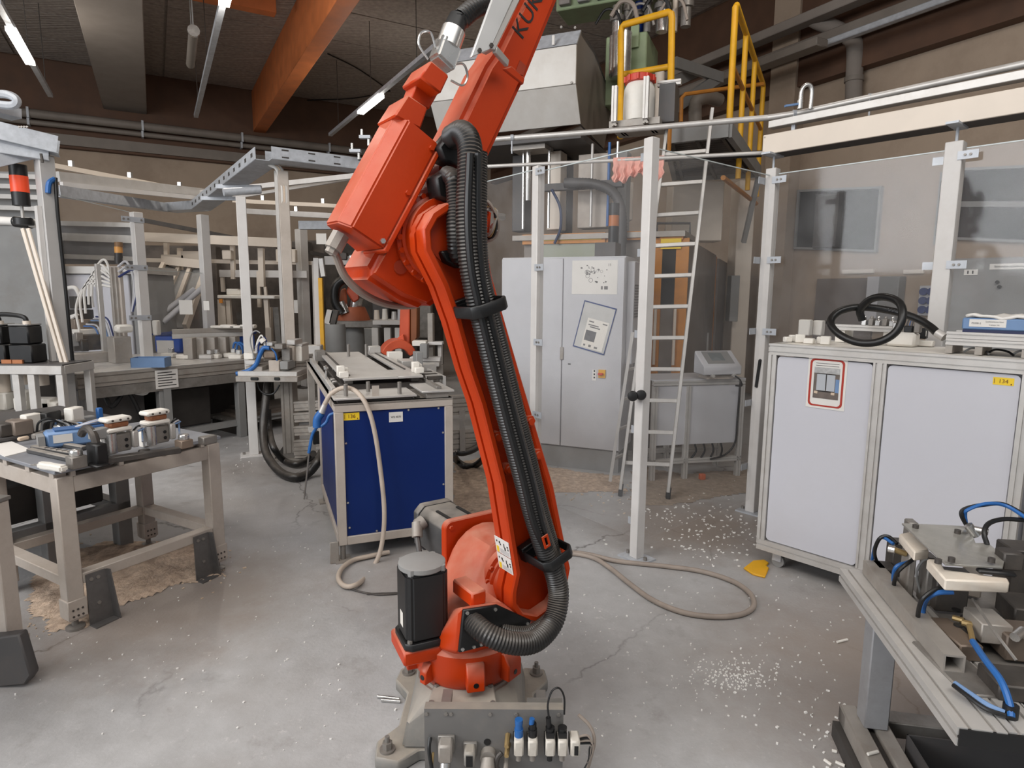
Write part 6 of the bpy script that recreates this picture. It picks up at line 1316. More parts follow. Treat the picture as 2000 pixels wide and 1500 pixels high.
# ================================================================== RIGHT FRONT FIXTURE TABLE
ZM = 0.60
mA, mB_ = F(1640, 1110, ZM), F(1870, 1420, ZM); my = (mB_-mA).normalized(); mx = V((-my.y, my.x, 0)); 
if mx.x < 0: mx = -mx
qf = Fr(mA, mx, my)                 # x to the right, y toward the viewer; z relative to table top
ft = thing('fixture_table', 'aluminium profile machine table with steel legs at right front', 'table', V((mA.x+.4, mA.y-.4, 0)))
LQ = (mB_-mA).length
def q_(x, y, z): return qf.p(x, y, z)
def qprof(x, y0, y1, z, w_, h_, nw, nh, name): 
    b = MB(qf); b.prof(q_(x, y0, z), q_(x, y1, z), w_, h_, (0, 0, 1), nw, nh, 0.008, 0.007); return b.build(name, ALU, ft, smooth=False)
qprof(0.05, 0.0, LQ, -0.0225, 0.10, 0.045, 2, 1, 'edge_profile')
qprof(0.145, 0.02, LQ-0.005, -0.0225, 0.08, 0.045, 2, 1, 'inner_profile')
b = MB(qf); O = [q_(x, 0.03, z) for x, z in ((0.075, 0.003), (0.125, 0.003), (0.125, 0.05), (0.075, 0.05))]; I = [q_(x, 0.03, z) for x, z in ((0.08, 0.008), (0.12, 0.008), (0.12, 0.045), (0.08, 0.045))]
b.ring([p-mx*.012 for p in O], [p-mx*.012 for p in I], my*(LQ*0.70)); b.build('cable_duct', ALUD, ft, smooth=False)
MB(qf).box(0.19, 1.0, 0.0, LQ, -0.045, -0.008).build('table_plate', STEEL, ft, bev=0.003)
MB(qf).box(0.004, 0.182, LQ-.004, LQ+.004, -0.043, -0.003).build('profile_end_cap', BLACK, ft)
MB(qf).box(0.19, 0.19+.004, LQ-.3, LQ, -0.008, -.002).build('plate_strip', ALU, ft)
def leg(x, y, name='leg', z1=-0.047): return MB(qf).box(x, x+0.075, y, y+0.075, -ZM+0.12, z1).build(name, mat('leg_grey', (150, 150, 152), 0.5, 0.1, 0.1, 6, 0, 60, (90, 82, 76), 0.4), ft, bev=0.004)
leg(0.06, 0.10); leg(0.9, 0.10)
MB(qf).box(0.20, 0.27, LQ-.06, LQ+0.0, -ZM+.12, -0.047).build('leg', GREYP, ft, bev=.004); leg(0.9, LQ-.1)
for (x0, x1, y0, y1, n) in ((0.02, 0.075, 0.05, LQ+.1, 'base_rail'), (0.10, 0.15, 0.05, LQ+.1, 'base_rail')): MB(qf).box(x0, x1, y0, y1, -ZM+0.06, -ZM+0.12).build(n, ALUD, ft, bev=0.004)
MB(qf).box(0.02, 1.0, 0.05, 0.12, -ZM+.06, -ZM+0.118).build('base_rail', STEEL, ft, bev=.004)
MB(qf).box(0.076, 0.099, 0.12, LQ+.1, -ZM+0.08, -ZM+0.10).build('base_web', DSTEEL, ft)
MB(qf).box(0.0, 0.14, 0.06, LQ, -ZM, -ZM+0.058).build('base_skirt', DARK, ft)
# dark drip tray in the base
b = MB(qf); z0 = -ZM+0.02; b.box(0.17, 0.9, 0.22, LQ+.1, z0, z0+.005)
for a in ((0.17, 0.175, 0.22, LQ+.1), (0.895, 0.9, 0.22, LQ+.1), (0.17, 0.9, 0.22, 0.225)): b.box(a[0], a[1], a[2], a[3], z0, z0+0.13)
b.build('drip_tray', DGREY, ft, smooth=False)
MB(qf).cyl(q_(0.42, LQ-.2, z0+.005), q_(0.42, LQ-.2, z0+.012), 0.05, n=16).build('tray_drain', DSTEEL, ft)
# fixture
fx = thing('clamping_fixture', 'steel clamping fixture with tilted grey plate and blue tubes on the right front table', 'fixture', q_(0.45, 0.35, 0))
def Z(px, py, z): return F(px, py, ZM+z)
def fbox(px, py, z, w_, d_, h_, m, name, bev=0.004, yaw=0, par=fx):
    p = Z(px, py, z); a = math.radians(yaw); x = mx*math.cos(a)+my*math.sin(a); f_ = Fr(p, x, None)
    return MB(f_).box(-w_/2, w_/2, -d_/2, d_/2, 0, h_).build(name, m, par, bev=bev)
JAW = mat('yellowed_white_jaw', (222, 212, 198), 0.55, 0, 0.06, 14, 0, 60, (190, 160, 130), 0.35)
gpl = [Z(x, y, zz) for x, y, zz in ((1761, 1025, .23), (1893, 1031, .23), (1905, 1064, .225), (1930, 1064, .225), (1963, 1093, .22), (1958, 1112, .22), (1846, 1105, .22))]
MB().prism(gpl, (0, 0, 0.006)).build('tilted_plate', mat('smoked_plate', (150, 148, 142), 0.2, 0.2, 0.2, 6, 0, 60, (84, 78, 70), 0.5), fx, bev=0.001)
for x, y in ((1788, 1032), (1870, 1042), (1858, 1097), (1936, 1098), (1832, 1100)):
    q = Z(x, y, .233); b = MB(); b.cyl(q, q+V((0, 0, .012)), 0.009, n=10); b.build('plate_screw', DSTEEL, fx)
w1_ = [Z(x, y, .185) for x, y in ((1756, 1045), (1784, 1068), (1812, 1074), (1800, 1048), (1790, 1040))]
MB().prism([Z(x, y, .20) for x, y in ((1756, 1042), (1786, 1078), (1815, 1074), (1788, 1036))], (0, 0, -.03)).build('white_jaw', JAW, fx, bev=0.004)
MB().prism([Z(x, y, .20) for x, y in ((1810, 1091), (1846, 1132), (1972, 1137), (1968, 1128), (1846, 1112), (1835, 1092))], (0, 0, -.032)).build('white_jaw', JAW, fx, bev=0.004)
fbox(1945, 1122, .205, .09, .022, .012, BLACK, 'black_pad', yaw=4); fbox(1968, 1108, .2, .05, .05, .05, DSTEEL, 'hinge_block')
q = Z(1895, 1044, .235); b = MB(); b.cyl(q+V((-.01, 0, .03)), q+V((.012, -.01, 0.0)), 0.013, n=10); b.cyl(q+V((-.004, 0, .02)), q+V((.03, -.03, .02)), 0.010, n=10); b.build('swivel_fitting', CHROME, fx)
for x, y, z, w_, d_, h_, m_, n, yw in ((1748, 1120, 0, .05, .06, .12, DSTEEL, 'support_block', 0), (1772, 1100, 0, .03, .05, .16, STEEL, 'support_block', 0), (1768, 1160, 0, .022, .06, .15, ALUD, 'side_plate', 0), (1806, 1175, 0, .03, .06, .155, STEEL, 'side_plate', 0), (1850, 1190, 0, .09, .04, .13, DSTEEL, 'support_block', 0), (1895, 1160, 0, .05, .05, .14, BEIGEP, 'lever_arm', 20), (1725, 1130, 0, .06, .07, .05, DSTEEL, 'base_block', 0), (1985, 1150, 0, .10, .10, .15, DSTEEL, 'support_block', 0), (1990, 1210, 0, .08, .12, .06, DSTEEL, 'support_block', 5)):
    fbox(x, y, z, w_, d_, h_, m_, n, yaw=yw)
# cylinders and blocks at the front
fbox(1925, 1240, .03, .075, .10, .055, ALUD, 'pneumatic_cylinder', bev=.003); fbox(1925, 1240, 0, .09, .11, .03, DSTEEL, 'cylinder_base')
fbox(1860, 1262, 0, .06, .15, .045, mat('brown_steel_block', (112, 98, 86), 0.5, .3, .15, 8), 'bevelled_block', yaw=-8)
fbox(1990, 1275, 0.0, .12, .10, .07, mat('brown_steel_block_b', (104, 92, 82), 0.5, .3, .15, 8), 'bevelled_block')
fbox(1868, 1310, -.006, .10, .24, .012, STEEL, 'slide_plate', yaw=-6); fbox(1985, 1350, 0, .13, .1, .04, DSTEEL, 'rear_block')
a, c = Z(1852, 1240, .06), Z(1905, 1235, .065); b = MB(); b.cyl(Z(1860, 1206, .05), Z(1882, 1212, .05), .008, n=8); b.cyl(Z(1878, 1215, .055), Z(1905, 1222, .055), .009, n=8); b.cyl(Z(1893, 1222, .06), Z(1900, 1250, .05), .007, n=8); b.build('brass_fitting', BRASS, fx)
for x, y in ((1868, 1192), (1872, 1222)): q = Z(x, y, .046); MB().cyl(q, q+V((0, 0, .003)), .012, n=12).build('counterbore', BLACK, fx)
MB().cyl(Z(1745, 1073, .15), Z(1770, 1082, .14), .009, n=10).build('cylinder_rod', BRASS, fx); MB().cyl(Z(1735, 1071, .15), Z(1748, 1074, .15), .012, n=10).build('cylinder_nut', CHROME, fx)
for pts, r_, m_ in (([(1900, 1253, .06), (1925, 1290, .07), (1955, 1330, .06), (1972, 1375, .03), (1975, 1400, .01)], .008, BLUEC), ([(1865, 1335, .02), (1890, 1352, .02), (1930, 1378, .015), (1962, 1392, .012)], .007, BLUEG), ([(1862, 1338, .02), (1888, 1358, .018), (1925, 1384, .012), (1965, 1398, .01)], .0055, BLACK),
    ([(1802, 1225, .01), (1803, 1190, .06), (1810, 1170, .11), (1830, 1158, .14), (1862, 1156, .15)], .007, BLUEC), ([(1795, 1222, .01), (1793, 1200, .06), (1802, 1170, .12), (1830, 1150, .15), (1850, 1150, .15)], .006, BLACK),
    ([(1745, 1155, .02), (1748, 1130, .08), (1760, 1110, .13), (1805, 1078, .17)], .006, BLACK), ([(1747, 1150, .02), (1745, 1125, .07), (1752, 1106, .11), (1775, 1098, .12)], .006, BLUEC),
    ([(1715, 1105, .02), (1708, 1078, .1), (1718, 1052, .16), (1735, 1048, .17), (1752, 1062, .16)], .006, BLACK), ([(1702, 1104, .02), (1708, 1070, .1), (1722, 1050, .16), (1745, 1062, .16)], .005, BLUEC),
    ([(1890, 1030, .24), (1878, 1006, .28), (1885, 994, .3), (1920, 986, .32), (1960, 985, .32), (2005, 1008, .3)], .0065, BLACK), ([(1888, 1030, .24), (1885, 1006, .28), (1890, 996, .3), (1925, 984, .325), (1965, 988, .32), (2008, 1014, .3)], .0055, BLUEC),
    ([(1928, 1064, .23), (1922, 1040, .26), (1932, 1022, .28), (1960, 1014, .29), (2005, 1016, .29)], .007, BLACK), ([(1798, 1160, .02), (1790, 1120, .1), (1800, 1098, .14), (1812, 1090, .16)], .004, GREYM)):
    MB().tube([Z(*p) for p in pts], r_, 8).build('air_tube', m_, fx)
q = Z(1972, 1400, .0); MB().cyl(q, q+V((0, 0, .03)), .016, n=10).build('tube_grommet', BLACK, fx)
MB().tube([Z(1900, 1170, .12), Z(1940, 1230, .1), Z(1985, 1290, .06)], .004, 6).build('thin_rod', STEEL, fx)
# wire spring / lever near the right edge
MB().cyl(Z(1982, 1245, .075), Z(1998, 1232, .08), .012, n=10).build('tie_wire', CHROME, fx)
# ================================================================== LEFT FRONT TABLE (welded frame)
N1 = V((-2.0, 2.675, 0)); e1 = V((0.50, 0.866, 0)).normalized(); e2 = V((-0.866, 0.5, 0)).normalized()
tf = Fr(N1, e1, e2)                       # x away along the right side, y to the left rear
TL, TD, TZ = 0.80, 0.74, 0.752
t1 = thing('welded_table', 'beige-grey welded steel table with clamping fixtures at left front', 'table', tf.p(TL/2, TD/2, 0))
LW = 0.07
for x in (0, TL-LW):
    for y in (0, TD-LW):
        MB(tf).box(x, x+LW, y, y+LW, 0.05, TZ-0.025).build('leg', BEIGEP, t1, bev=0.004)
        ft_ = MB(tf).box(x-0.006, x+LW+0.006, y-0.006, y+LW+0.006, 0.06, 0.15).build('leg_shoe', BEIGEP, t1, bev=0.003)
        q = tf.p(x+LW/2, y+LW/2, 0); b = MB(); b.lathe(q, (0, 0, 1), [(0.04, 0), (0.04, 0.012), (0.014, 0.02), (0.014, 0.06)], 14); b.build('levelling_foot', STEEL, t1)
        for k_ in range(6): MB().bolt(tf.p(x+0.014+0.02*(k_ % 3), y-0.006, 0.075+0.03*(k_//3)+.0), -tf.y, 0.005, 0.003).build('shoe_screw', DSTEEL, ft_)
for z0, z1 in ((TZ-0.105, TZ-0.03), (0.21, 0.26)):
    for y in (0.004, TD-LW+0.004):
        MB(tf).box(LW, TL-LW, y, y+LW-0.008, z0, z1).build('cross_rail', BEIGEP, t1, bev=0.003)
    for x in (0.004, TL-LW+0.004): MB(tf).box(x, x+LW-0.008, LW, TD-LW, z0, z1).build('cross_rail', BEIGEP, t1, bev=0.003)
MB(tf).box(-0.006, TL+0.006, -0.006, TD+0.006, TZ-0.006, TZ+0.012).build('table_plate', mat('blue_grey_plate', (140, 142, 148), 0.45, .2, .1, 8, 0, 60, (110, 106, 104), .4), t1, bev=0.003)
for k_ in range(4): MB(tf).box(0.06+k_*0.21, 0.08+k_*0.21, 0, 0.05, TZ-0.03, TZ-0.006).build('plate_spacer', BEIGEP, t1); MB(tf).box(0, .05, 0.02+k_*0.22, 0.06+k_*0.22, TZ-0.03, TZ-0.006).build('plate_spacer', BEIGEP, t1)
# bent floor brackets at the two right-hand feet
for x, lab in ((LW+0.008, None), (TL-LW-0.12, None)):
    b = MB(tf); b.prism([tf.p(x, -0.008, 0.0), tf.p(x+0.105, -0.008, 0.0), tf.p(x+0.085, -0.008, 0.25), tf.p(x, -0.008, 0.25)], tf.y*0.007)
    b.prism([tf.p(x+0.105, -0.008, 0.0), tf.p(x+0.112, -0.05, 0.0), tf.p(x+0.092, -0.03, 0.25), tf.p(x+0.085, -0.008, 0.25)], tf.x*0.006)
    b.prism([tf.p(x, -0.06, 0.0), tf.p(x+0.105, -0.05, 0.0), tf.p(x+0.105, -0.008, 0.0), tf.p(x, -0.008, 0.0)], V((0, 0, 0.006))); br = b.build('floor_bracket', mat('bracket_steel', (104, 102, 101), 0.42, 0.35, 0.2, 10, 0, 60, (70, 64, 60), 0.5), t1, smooth=False)
    for a, c in ((0.02, 0.225), (0.05, 0.225), (0.045, 0.10)): MB().bolt(tf.p(x+a, -0.008, c), -tf.y, 0.009, 0.006).build('bracket_bolt', STEEL, br)
z = TZ+0.012
def tt(px, py): return F(px, py, z)
def tbox(px, py, w_, d_, h_, m, name, par=None, lab=None, cat_=None, yaw=0, bev=0.004, dz=0.0, dx=0, dy=0):
    a = math.radians(yaw); x = e1*math.cos(a)+e2*math.sin(a); f_ = Fr(tt(px, py)+V((0, 0, dz))+e1*dx+e2*dy, x)
    return MB(f_).box(-w_/2, w_/2, -d_/2, d_/2, 0, h_).build(name, m, par, lab, cat_, bev=bev)
# locating cubes with round steel caps
for (px, py, lab, h_) in ((151, 913, 'steel locating cube with round cap at the near table corner', .055), (360, 874, 'brown steel locating cube with round cap at the far table end', .042)):
    t = thing('locating_block', lab, 'block', tt(px, py)); tbox(px, py, .065, .06, h_, STEEL if px < 200 else mat('brown_steel_cube', (140, 124, 110), .5, .3, .1, 8), 'cube', t)
    q = tt(px, py)+V((0, 0, h_)); b = MB(); b.lathe(q, (0, 0, 1), [(0.024, 0), (0.026, 0.004), (0.026, 0.02), (0.022, 0.027), (0.0, 0.031)], 20); b.build('round_cap', CHROME, t)
tbox(406, 866, .08, .05, .04, STEEL, 'end_block', None, 'grey steel end block at the far right corner of the left table', 'block')
# handle piece, ribbed plates
t = thing('white_grip', 'white plastic grip piece with two steel wires beside the near cube', 'grip', tt(100, 915))
b = MB(); h_ = [tt(75, 917), tt(125, 921)]
p0, p1 = tt(78, 914), tt(128, 922); d_ = (p1-p0); s_ = V((-d_.y, d_.x, 0)).normalized()
P_ = [p0.lerp(p1, u)+s_*w_ for u, w_ in ((0, -.016), (0.3, -.02), (0.55, -.017), (1, -.022), (1, .016), (.5, .016), (.3, .022), (0, .012))]
b.prism(P_, (0, 0, .03)); b.build('grip_body', WPLA, t, bev=0.008, seg=2)
for k_ in (-.006, .008): MB().cyl(p0+s_*k_+V((0, 0, .012)), p0+s_*k_-d_*0.3+V((0, 0, .01)), 0.003, n=6).build('steel_wire', STEEL, t)
t = thing('slotted_rail_set', 'set of dusty dark slotted rails lying on the left table', 'rail', tt(110, 893))
for k_, (a, c) in enumerate((((58, 884), (140, 902)), ((65, 878), (150, 893)), ((95, 868), (165, 880)))):
    b = MB(); b.bar(tt(*a)+V((0, 0, .012)), tt(*c)+V((0, 0, .012)), .03, .022, loc=False); rl = b.build('rail_bar', MOTOR, t, bev=.004)
    if k_ == 1:
        for j in range(5): f_ = 0.35+j*.13; q = tt(*a).lerp(tt(*c), f_)+V((0, 0, .023)); b = MB(); b.bar(q-e1*.012, q+e1*.012, .008, .003, loc=False); b.build('slot', BLACK, rl)
# black cable-chain bracket
t = thing('cable_bracket', 'black curved cable bracket standing upright on the left table', 'bracket', tt(190, 912))
tbox(192, 907, .05, .09, .10, BLACK, 'bracket_body', t, bev=.006); tbox(192, 910, .06, .10, .012, BLACK, 'bracket_foot', t)
b = MB(); q = tt(192, 905); b.tube([q+V((0, 0, .09))+e2*.0, q+V((0, 0, .135))+e2*.02, q+V((0, 0, .155))+e2*.06, q+V((0, 0, .145))+e2*.1, q+V((0, 0, .12))+e2*.125], .018, 8); b.build('curved_arm', DSTEEL, t)
tbox(197, 900, .07, .05, .05, GREYM, 'grey_cover', t, dz=.105)
# blue device
t = thing('blue_device', 'grey-blue device box with white label lying behind the cable bracket', 'device', tt(140, 880))
f_ = Fr(tt(112, 868), e1, e2); f_ = Fr(tt(150, 868), (0.75, 0.66, 0))
MB(f_).box(-.13, .13, -.05, .06, .004, .085).build('device_body', BLUEG, t, bev=.012); MB(f_).box(-.16, -.132, -.05, .05, 0, .07).build('end_plate', GREYM, t)
MB(f_).box(-.10, -.02, -.0535, -.0505, .03, .07).build('white_label', PAPER, t, smooth=False); MB(f_).box(-.09, .12, -.04, .05, .085, .092).build('blue_lid', mat('deep_blue_lid', (58, 98, 150), .5), t)
for k_ in range(4): MB().tube([f_.p(.0, .0, .09), f_.p(.06, -.01+.01*k_, .105), f_.p(.12, .0+.012*k_, .11), f_.p(.17, -.02+.02*k_, .09)], .006, 7).build('air_tube', (GREYP, BLUEC, GREYP, STEEL)[k_], t)
# two clamping heads on a base rail
rl0, rl1 = tt(205, 905), tt(352, 884)
b = MB(); b.bar(rl0+V((0, 0, .014)), rl1+V((0, 0, .014)), .05, .026, loc=False); b.build('base_rail', DSTEEL, None, 'dark steel base rail carrying the two white clamping heads', 'rail', bev=.003)
for i, (px, py, lab) in enumerate(((232, 893, 'steel cylinder clamping head with white jaw, nearer one on the left table'), (308, 876, 'steel clamping head with white jaw, farther one on the left table'))):
    t = thing('clamping_unit', lab, 'fixture', tt(px, py)+V((0, 0, .028))); q = tt(px, py)+V((0, 0, .028))
    MB(Fr(q, e1, e2)).box(-.05, .055, -.02, .045, 0, .085).build('clamp_body', STEEL, t, bev=.006)
    MB().cyl(q-e1*.035, q-e1*.035+V((0, 0, .095)), .032, n=18).build('clamp_cylinder', CHROME, t)
    MB(Fr(q+V((0, 0, .098)), e1, e2)).box(-.055, .06, -.03, .05, .0, .02).build('jaw_plate', WPLA, t, bev=.006)
    MB(Fr(q+V((0, 0, .118)), e1, e2)).box(-.035, .05, -.02, .04, .0, .026).build('copper_core', mat('copper_brown', (150, 98, 68), .5, .3, .3, 30), t, bev=.006)
    MB(Fr(q+V((0, 0, .145)), e1, e2)).box(-.055, .062, -.03, .05, .0, .022).build('white_jaw', WPLA, t, bev=.007)
    MB(Fr(q, e1, e2)).box(.056, .085, -.03, .03, .01, .09).build('valve_block', ALU, t, bev=.005)
    for k_ in range(3): MB().bolt(q+e1*(-.03+.035*k_)-e2*.031+V((0, 0, .156)), -e2, .005, .004).build('jaw_screw', DSTEEL, t)
    for k_ in (0, 1): c = q+e1*.03-e2*.021+V((0, 0, .025+.03*k_)); MB().cyl(c, c-e2*.003, .008, n=10).build('port_hole', BLACK, t)
    for k_ in range(3): MB().tube([q+e1*.06+V((0, 0, .07)), q+e1*(.09+.01*k_)+V((0, 0, .11-.01*k_))-e2*.02, q+e1*.12+V((0, 0, .08)), q+e1*.10-e2*.03+V((0, 0, .03))], .0045, 7).build('air_tube', (BLACK, GREYP, BLUEG)[k_], t)
    MB(Fr(q+e2*.09, e1, e2)).box(-.03, .0, -.02, .02, -.028, .05).build('white_support', WPLA, t, bev=.004)
tbox(282, 889, .05, .03, .03, DSTEEL, 'toggle_clamp', None, 'small dark toggle clamp at the edge of the left table', 'clamp', bev=.006)
MB().prism([tt(-30, 872), tt(20, 862), tt(62, 880), tt(10, 893)], (0, 0, .004)).build('paper_sheet', PAPER, None, 'creased white paper sheet at the left end of the table', 'paper', smooth=False)
b = MB(); b.bar(tt(283, 893)+V((0, 0, .004)), tt(335, 884)+V((0, 0, .004)), .02, .008, loc=False); b.build('wood_strip', WOOD, None, 'thin wooden strip lying along the left table edge', 'strip')
# ------------------------------------------------------------------ second table at the far left edge
N2 = V((-2.01, 2.35, 0)); f2 = Fr(N2, (-1, 0.12, 0)); t2 = thing('welded_table', 'second beige-grey steel table cut off by the left photo edge', 'table', f2.p(.4, .3, 0))
for x, y in ((0, 0), (0.8, 0), (0, .55), (.8, .55)):
    MB(f2).box(x-.035, x+.035, y-.035, y+.035, .0, .735).build('leg', BEIGEP, t2, bev=.004)
for y in (0, .55):
    for z0 in (.66, .38): MB(f2).box(.035, .765, y-.03, y+.03, z0, z0+.06).build('cross_rail', BEIGEP, t2, bev=.003)
MB(f2).box(-.04, .85, -.04, .6, .735, .75).build('table_plate', STEEL, t2, bev=.002)
sh = f2.p(0, 0, 0)
b = MB(); P_ = [D(x, y, 2.27) for x, y in ((-30, 1248), (36, 1240), (60, 1320), (48, 1338), (-30, 1345))]; b.prism(P_, (0, .05, 0)); b.build('foot_guard', DGREY, t2, bev=.006)
b = MB(); P_ = [D(x, y, 2.30) for x, y in ((34, 1240), (48, 1244), (48, 1275), (40, 1280))]; b.prism(P_, (0, .03, 0)); b.build('foot_plate', BEIGEP, t2, bev=.002)
# ------------------------------------------------------------------ third table behind with stacked fixtures
N3 = N1+e2*0.80+e1*(-.15); f3 = Fr(N3, e1, e2); Z3 = .775
t3 = thing('rear_table', 'low grey table behind the left table loaded with dark fixtures', 'table', f3.p(.6, .35, 0))
for x, y in ((0.0, 0), (.8, 0), (0, .7), (.8, .7), (.42, .0)): MB(f3).box(x, x+.08, y, y+.08, 0, Z3-.06).build('leg', GREYM, t3, bev=.003)
for y in (0, .7):
    for z0 in (.22, Z3-.06): MB(f3).box(.0, .88, y, y+.07, z0, z0+.06).build('cross_rail', GREYM, t3, bev=.003)
for x in (0, .8): MB(f3).box(x, x+.07, .07, .7, .22, .28).build('cross_rail', GREYM, t3, bev=.003)
MB(f3).box(-.3, .9, -.02, .8, Z3, Z3+.012).build('table_plate', DGREY, t3)
MB(f3).box(.09, .78, .1, .68, .285, .5).build('stored_parts', DARK, t3, bev=.01)
def b3(px, py, w_, d_, h_, m, name, lab, cat_, yaw=0, dz=0.0, bev=.006):
    a = math.radians(yaw); f_ = Fr(F(px, py, Z3+.012)+V((0, 0, dz)), e1*math.cos(a)+e2*math.sin(a)); return MB(f_).box(-w_/2, w_/2, -d_/2, d_/2, 0, h_).build(name, m, None, lab, cat_, bev=bev)
b3(40, 848, .09, .10, .08, mat('brown_grey_block', (128, 116, 106), .5, .2, .1, 8), 'fixture_block', 'brown-grey fixture block on the rear table at far left', 'block')
b3(66, 843, .10, .05, .10, WPLA, 'white_bracket', 'white plastic bracket beside the brown-grey block', 'bracket', 10)
b3(12, 850, .09, .12, .07, DSTEEL, 'steel_tray', 'dark steel channel piece at the left photo edge', 'tray')
b3(95, 838, .10, .09, .10, BLACK, 'dark_fixture', 'dark fixture lump in the middle of the rear table', 'fixture', 20)
b3(88, 852, .16, .03, .03, STEEL, 'steel_bar', 'short steel bar lying before the dark fixture', 'bar', 30)
b3(147, 833, .08, .06, .11, WPLA, 'white_bracket', 'tall white plastic bracket behind the blue device', 'bracket', 20); b3(150, 838, .09, .05, .05, STEEL, 'steel_block', 'steel block at the foot of the tall white bracket', 'block', 10)
b3(46, 860, .05, .02, .02, WOOD, 'wooden_plug', 'small wooden plug on the rear table edge', 'plug')
b3(196, 826, .03, .03, .09, BLUEC, 'blue_fitting', 'small blue-topped fitting behind the white jaws', 'fitting', 0)
# ================================================================== LEFT BENCH with cell
BO = V((-3.80, 5.32, 0)); b1 = V((0.588, 0.809, 0)).normalized(); bf = Fr(BO, b1); BZ = .82    # y into the depth (to the left rear)
bench = thing('machine_bench', 'long aluminium machine bench along the left cell', 'bench', bf.p(1.4, .4, 0))
b = MB(bf); b.prof(bf.p(.08, .04, BZ-.06), bf.p(2.75, .04, BZ-.06), .08, .12, (0, 0, 1), 1, 2, .012, .01); b.build('front_rail', ALUD, bench, smooth=False)
MB(bf).box(.08, 2.75, .0, 1.45, BZ, BZ+.012).build('bench_plate', ALU, bench, bev=.003)
MB(bf).box(.08, 2.75, .0, .02, BZ-.22, BZ-.125).build('front_apron', STEEL, bench)
for x in (.12, .75, 1.55, 2.6):
    for y in (.05, 1.35): MB(bf).box(x, x+.08, y-.04, y+.04, 0, BZ-.12).build('leg', GREYM, bench, bev=.004)
MB(bf).box(.2, 2.6, .06, .12, .12, .18).build('lower_rail', GREYM, bench); MB(bf).box(.1, 2.75, 1.2, 1.22, .0, BZ-.12).build('back_sheet', DARK, bench)
MB(bf).box(.22, .72, .25, .9, .1, .62).build('drive_housing', DGREY, bench, bev=.01); MB(bf).box(.9, 1.4, .3, .9, .15, .55).build('drive_housing', DARK, bench, bev=.01)
b = MB(); b.tube([bf.p(.3, .1, .7), bf.p(.35, .06, .5), bf.p(.5, .08, .62), bf.p(.62, .1, .35), bf.p(.7, .2, .3)], .02, 8); b.build('hanging_hose', BLACK, bench)
for k_ in range(3): MB().tube([bf.p(.5+.03*k_, .1, BZ-.15), bf.p(.55+.03*k_, .06, .6), bf.p(.66+.03*k_, .06, .58+.02*k_), bf.p(.72+.03*k_, .1, BZ-.15)], .008, 7).build('white_cable', PAPER, bench)
def bp(px, py, z=BZ+.012): return F(px, py, z)
# sign card on the front rail
sc = PL(325, 740, bf.o, bf.y); t = thing('notice_card', 'small white notice card with lines of print hanging on the bench front', 'sign', sc)
zz = .17; MB(Fr(sc, b1)).box(-.105, .105, -.012, -.006, -zz*.52, zz*.52).build('card', PAPER, t, smooth=False)
MB(Fr(sc, b1)).box(-.035, .035, -.003, -.0, -.5, -zz*.55).build('card_post', GREYM, t)
for k_ in range(6): MB(Fr(sc, b1)).box(-.085, .085 if k_ % 2 else .05, -.0135, -.0125, .06-.025*k_, .068-.025*k_).build('text_line', INK, t, smooth=False)
# low shelf with pallet boards
t = thing('pallet_stack', 'low dark shelf with flat boards under the right end of the bench', 'pallet', F(430, 835, 0))
pf = Fr(bf.p(1.55, .06, 0), b1)
for x in (.05, .95): MB(pf).box(x, x+.08, 0, .6, 0, .14).build('bearer', DSTEEL, t)
for k_ in range(4): MB(pf).box(0, 1.05, .0+k_*.16, .14+k_*.16, .14, .165).build('board', STEEL, t)
for k_ in range(3): MB(pf).box(.1+.05*k_, .9, .1, .5, .166+k_*.03, .194+k_*.03).build('flat_sheet', mat('brown_sheet%d' % k_, (120-k_*14, 108-k_*12, 98-k_*10), .7), t)
# fixtures on the bench
def bb(px, py, w_, d_, h_, m, name, par=None, lab=None, cat_=None, dz=0, yaw=0, bev=.005):
    a = math.radians(yaw); f_ = Fr(bp(px, py)+V((0, 0, dz)), b1*math.cos(a)+bf.y*math.sin(a)); return MB(f_).box(-w_/2, w_/2, -d_/2, d_/2, 0, h_).build(name, m, par, lab, cat_, bev=bev)
t = thing('servo_unit', 'black servo motor on a brown-grey carriage with blue tubes at the bench left end', 'machine unit', bp(172, 710))
bb(172, 708, .36, .2, .10, ALUD, 'base', t); bb(168, 702, .26, .2, .16, DSTEEL, 'carriage', t, dz=.1); bb(175, 700, .22, .18, .05, WPLA, 'slide', t, dz=.26); bb(170, 698, .24, .18, .10, mat('carriage_brown', (126, 112, 100), .5, .2), 'upper_carriage', t, dz=.31)
bb(167, 697, .17, .17, .10, BLACK, 'motor_lower', t, dz=.41); bb(167, 697, .155, .155, .13, BLACK, 'motor_upper', t, dz=.52)
q = bp(167, 697)+V((0, 0, .65))
for k_, pts in enumerate(([q, q+V((-.05, 0, .09)), q+V((-.2, .05, .06)), q+V((-.3, .1, -.06))], [q+V((0, -.08, -.2)), q+V((-.15, -.08, -.24)), q+V((-.32, -.06, -.28))], [q+V((.03, -.09, -.18)), q+V((-.1, -.1, -.26)), q+V((-.3, -.08, -.36))])): MB().tube(pts, .022, 9, rib=.08, pitch=.02).build('white_cable_hose', PAPER, t)
for k_ in range(6):
    p = bp(188+k_*5, 700)+V((0, 0, .32+.02*k_)); MB().tube([p+V((-.1, 0, .02)), p+V((.05, -.05, .0)), p+V((.1, -.05, -.18)), p+V((.13, -.03, -.33))], .009, 7).build('tube', (BLUEC, GREYP, BLACK, BLUEG, GREYP, BLUE)[k_], t)
for k_ in range(4): bb(140+k_*9, 705, .06, .06, .09+.03*(k_ % 2), (CHROME, GREYM, STEEL, BLACK)[k_], 'valve', t, dz=.1+.05*(k_ % 3))
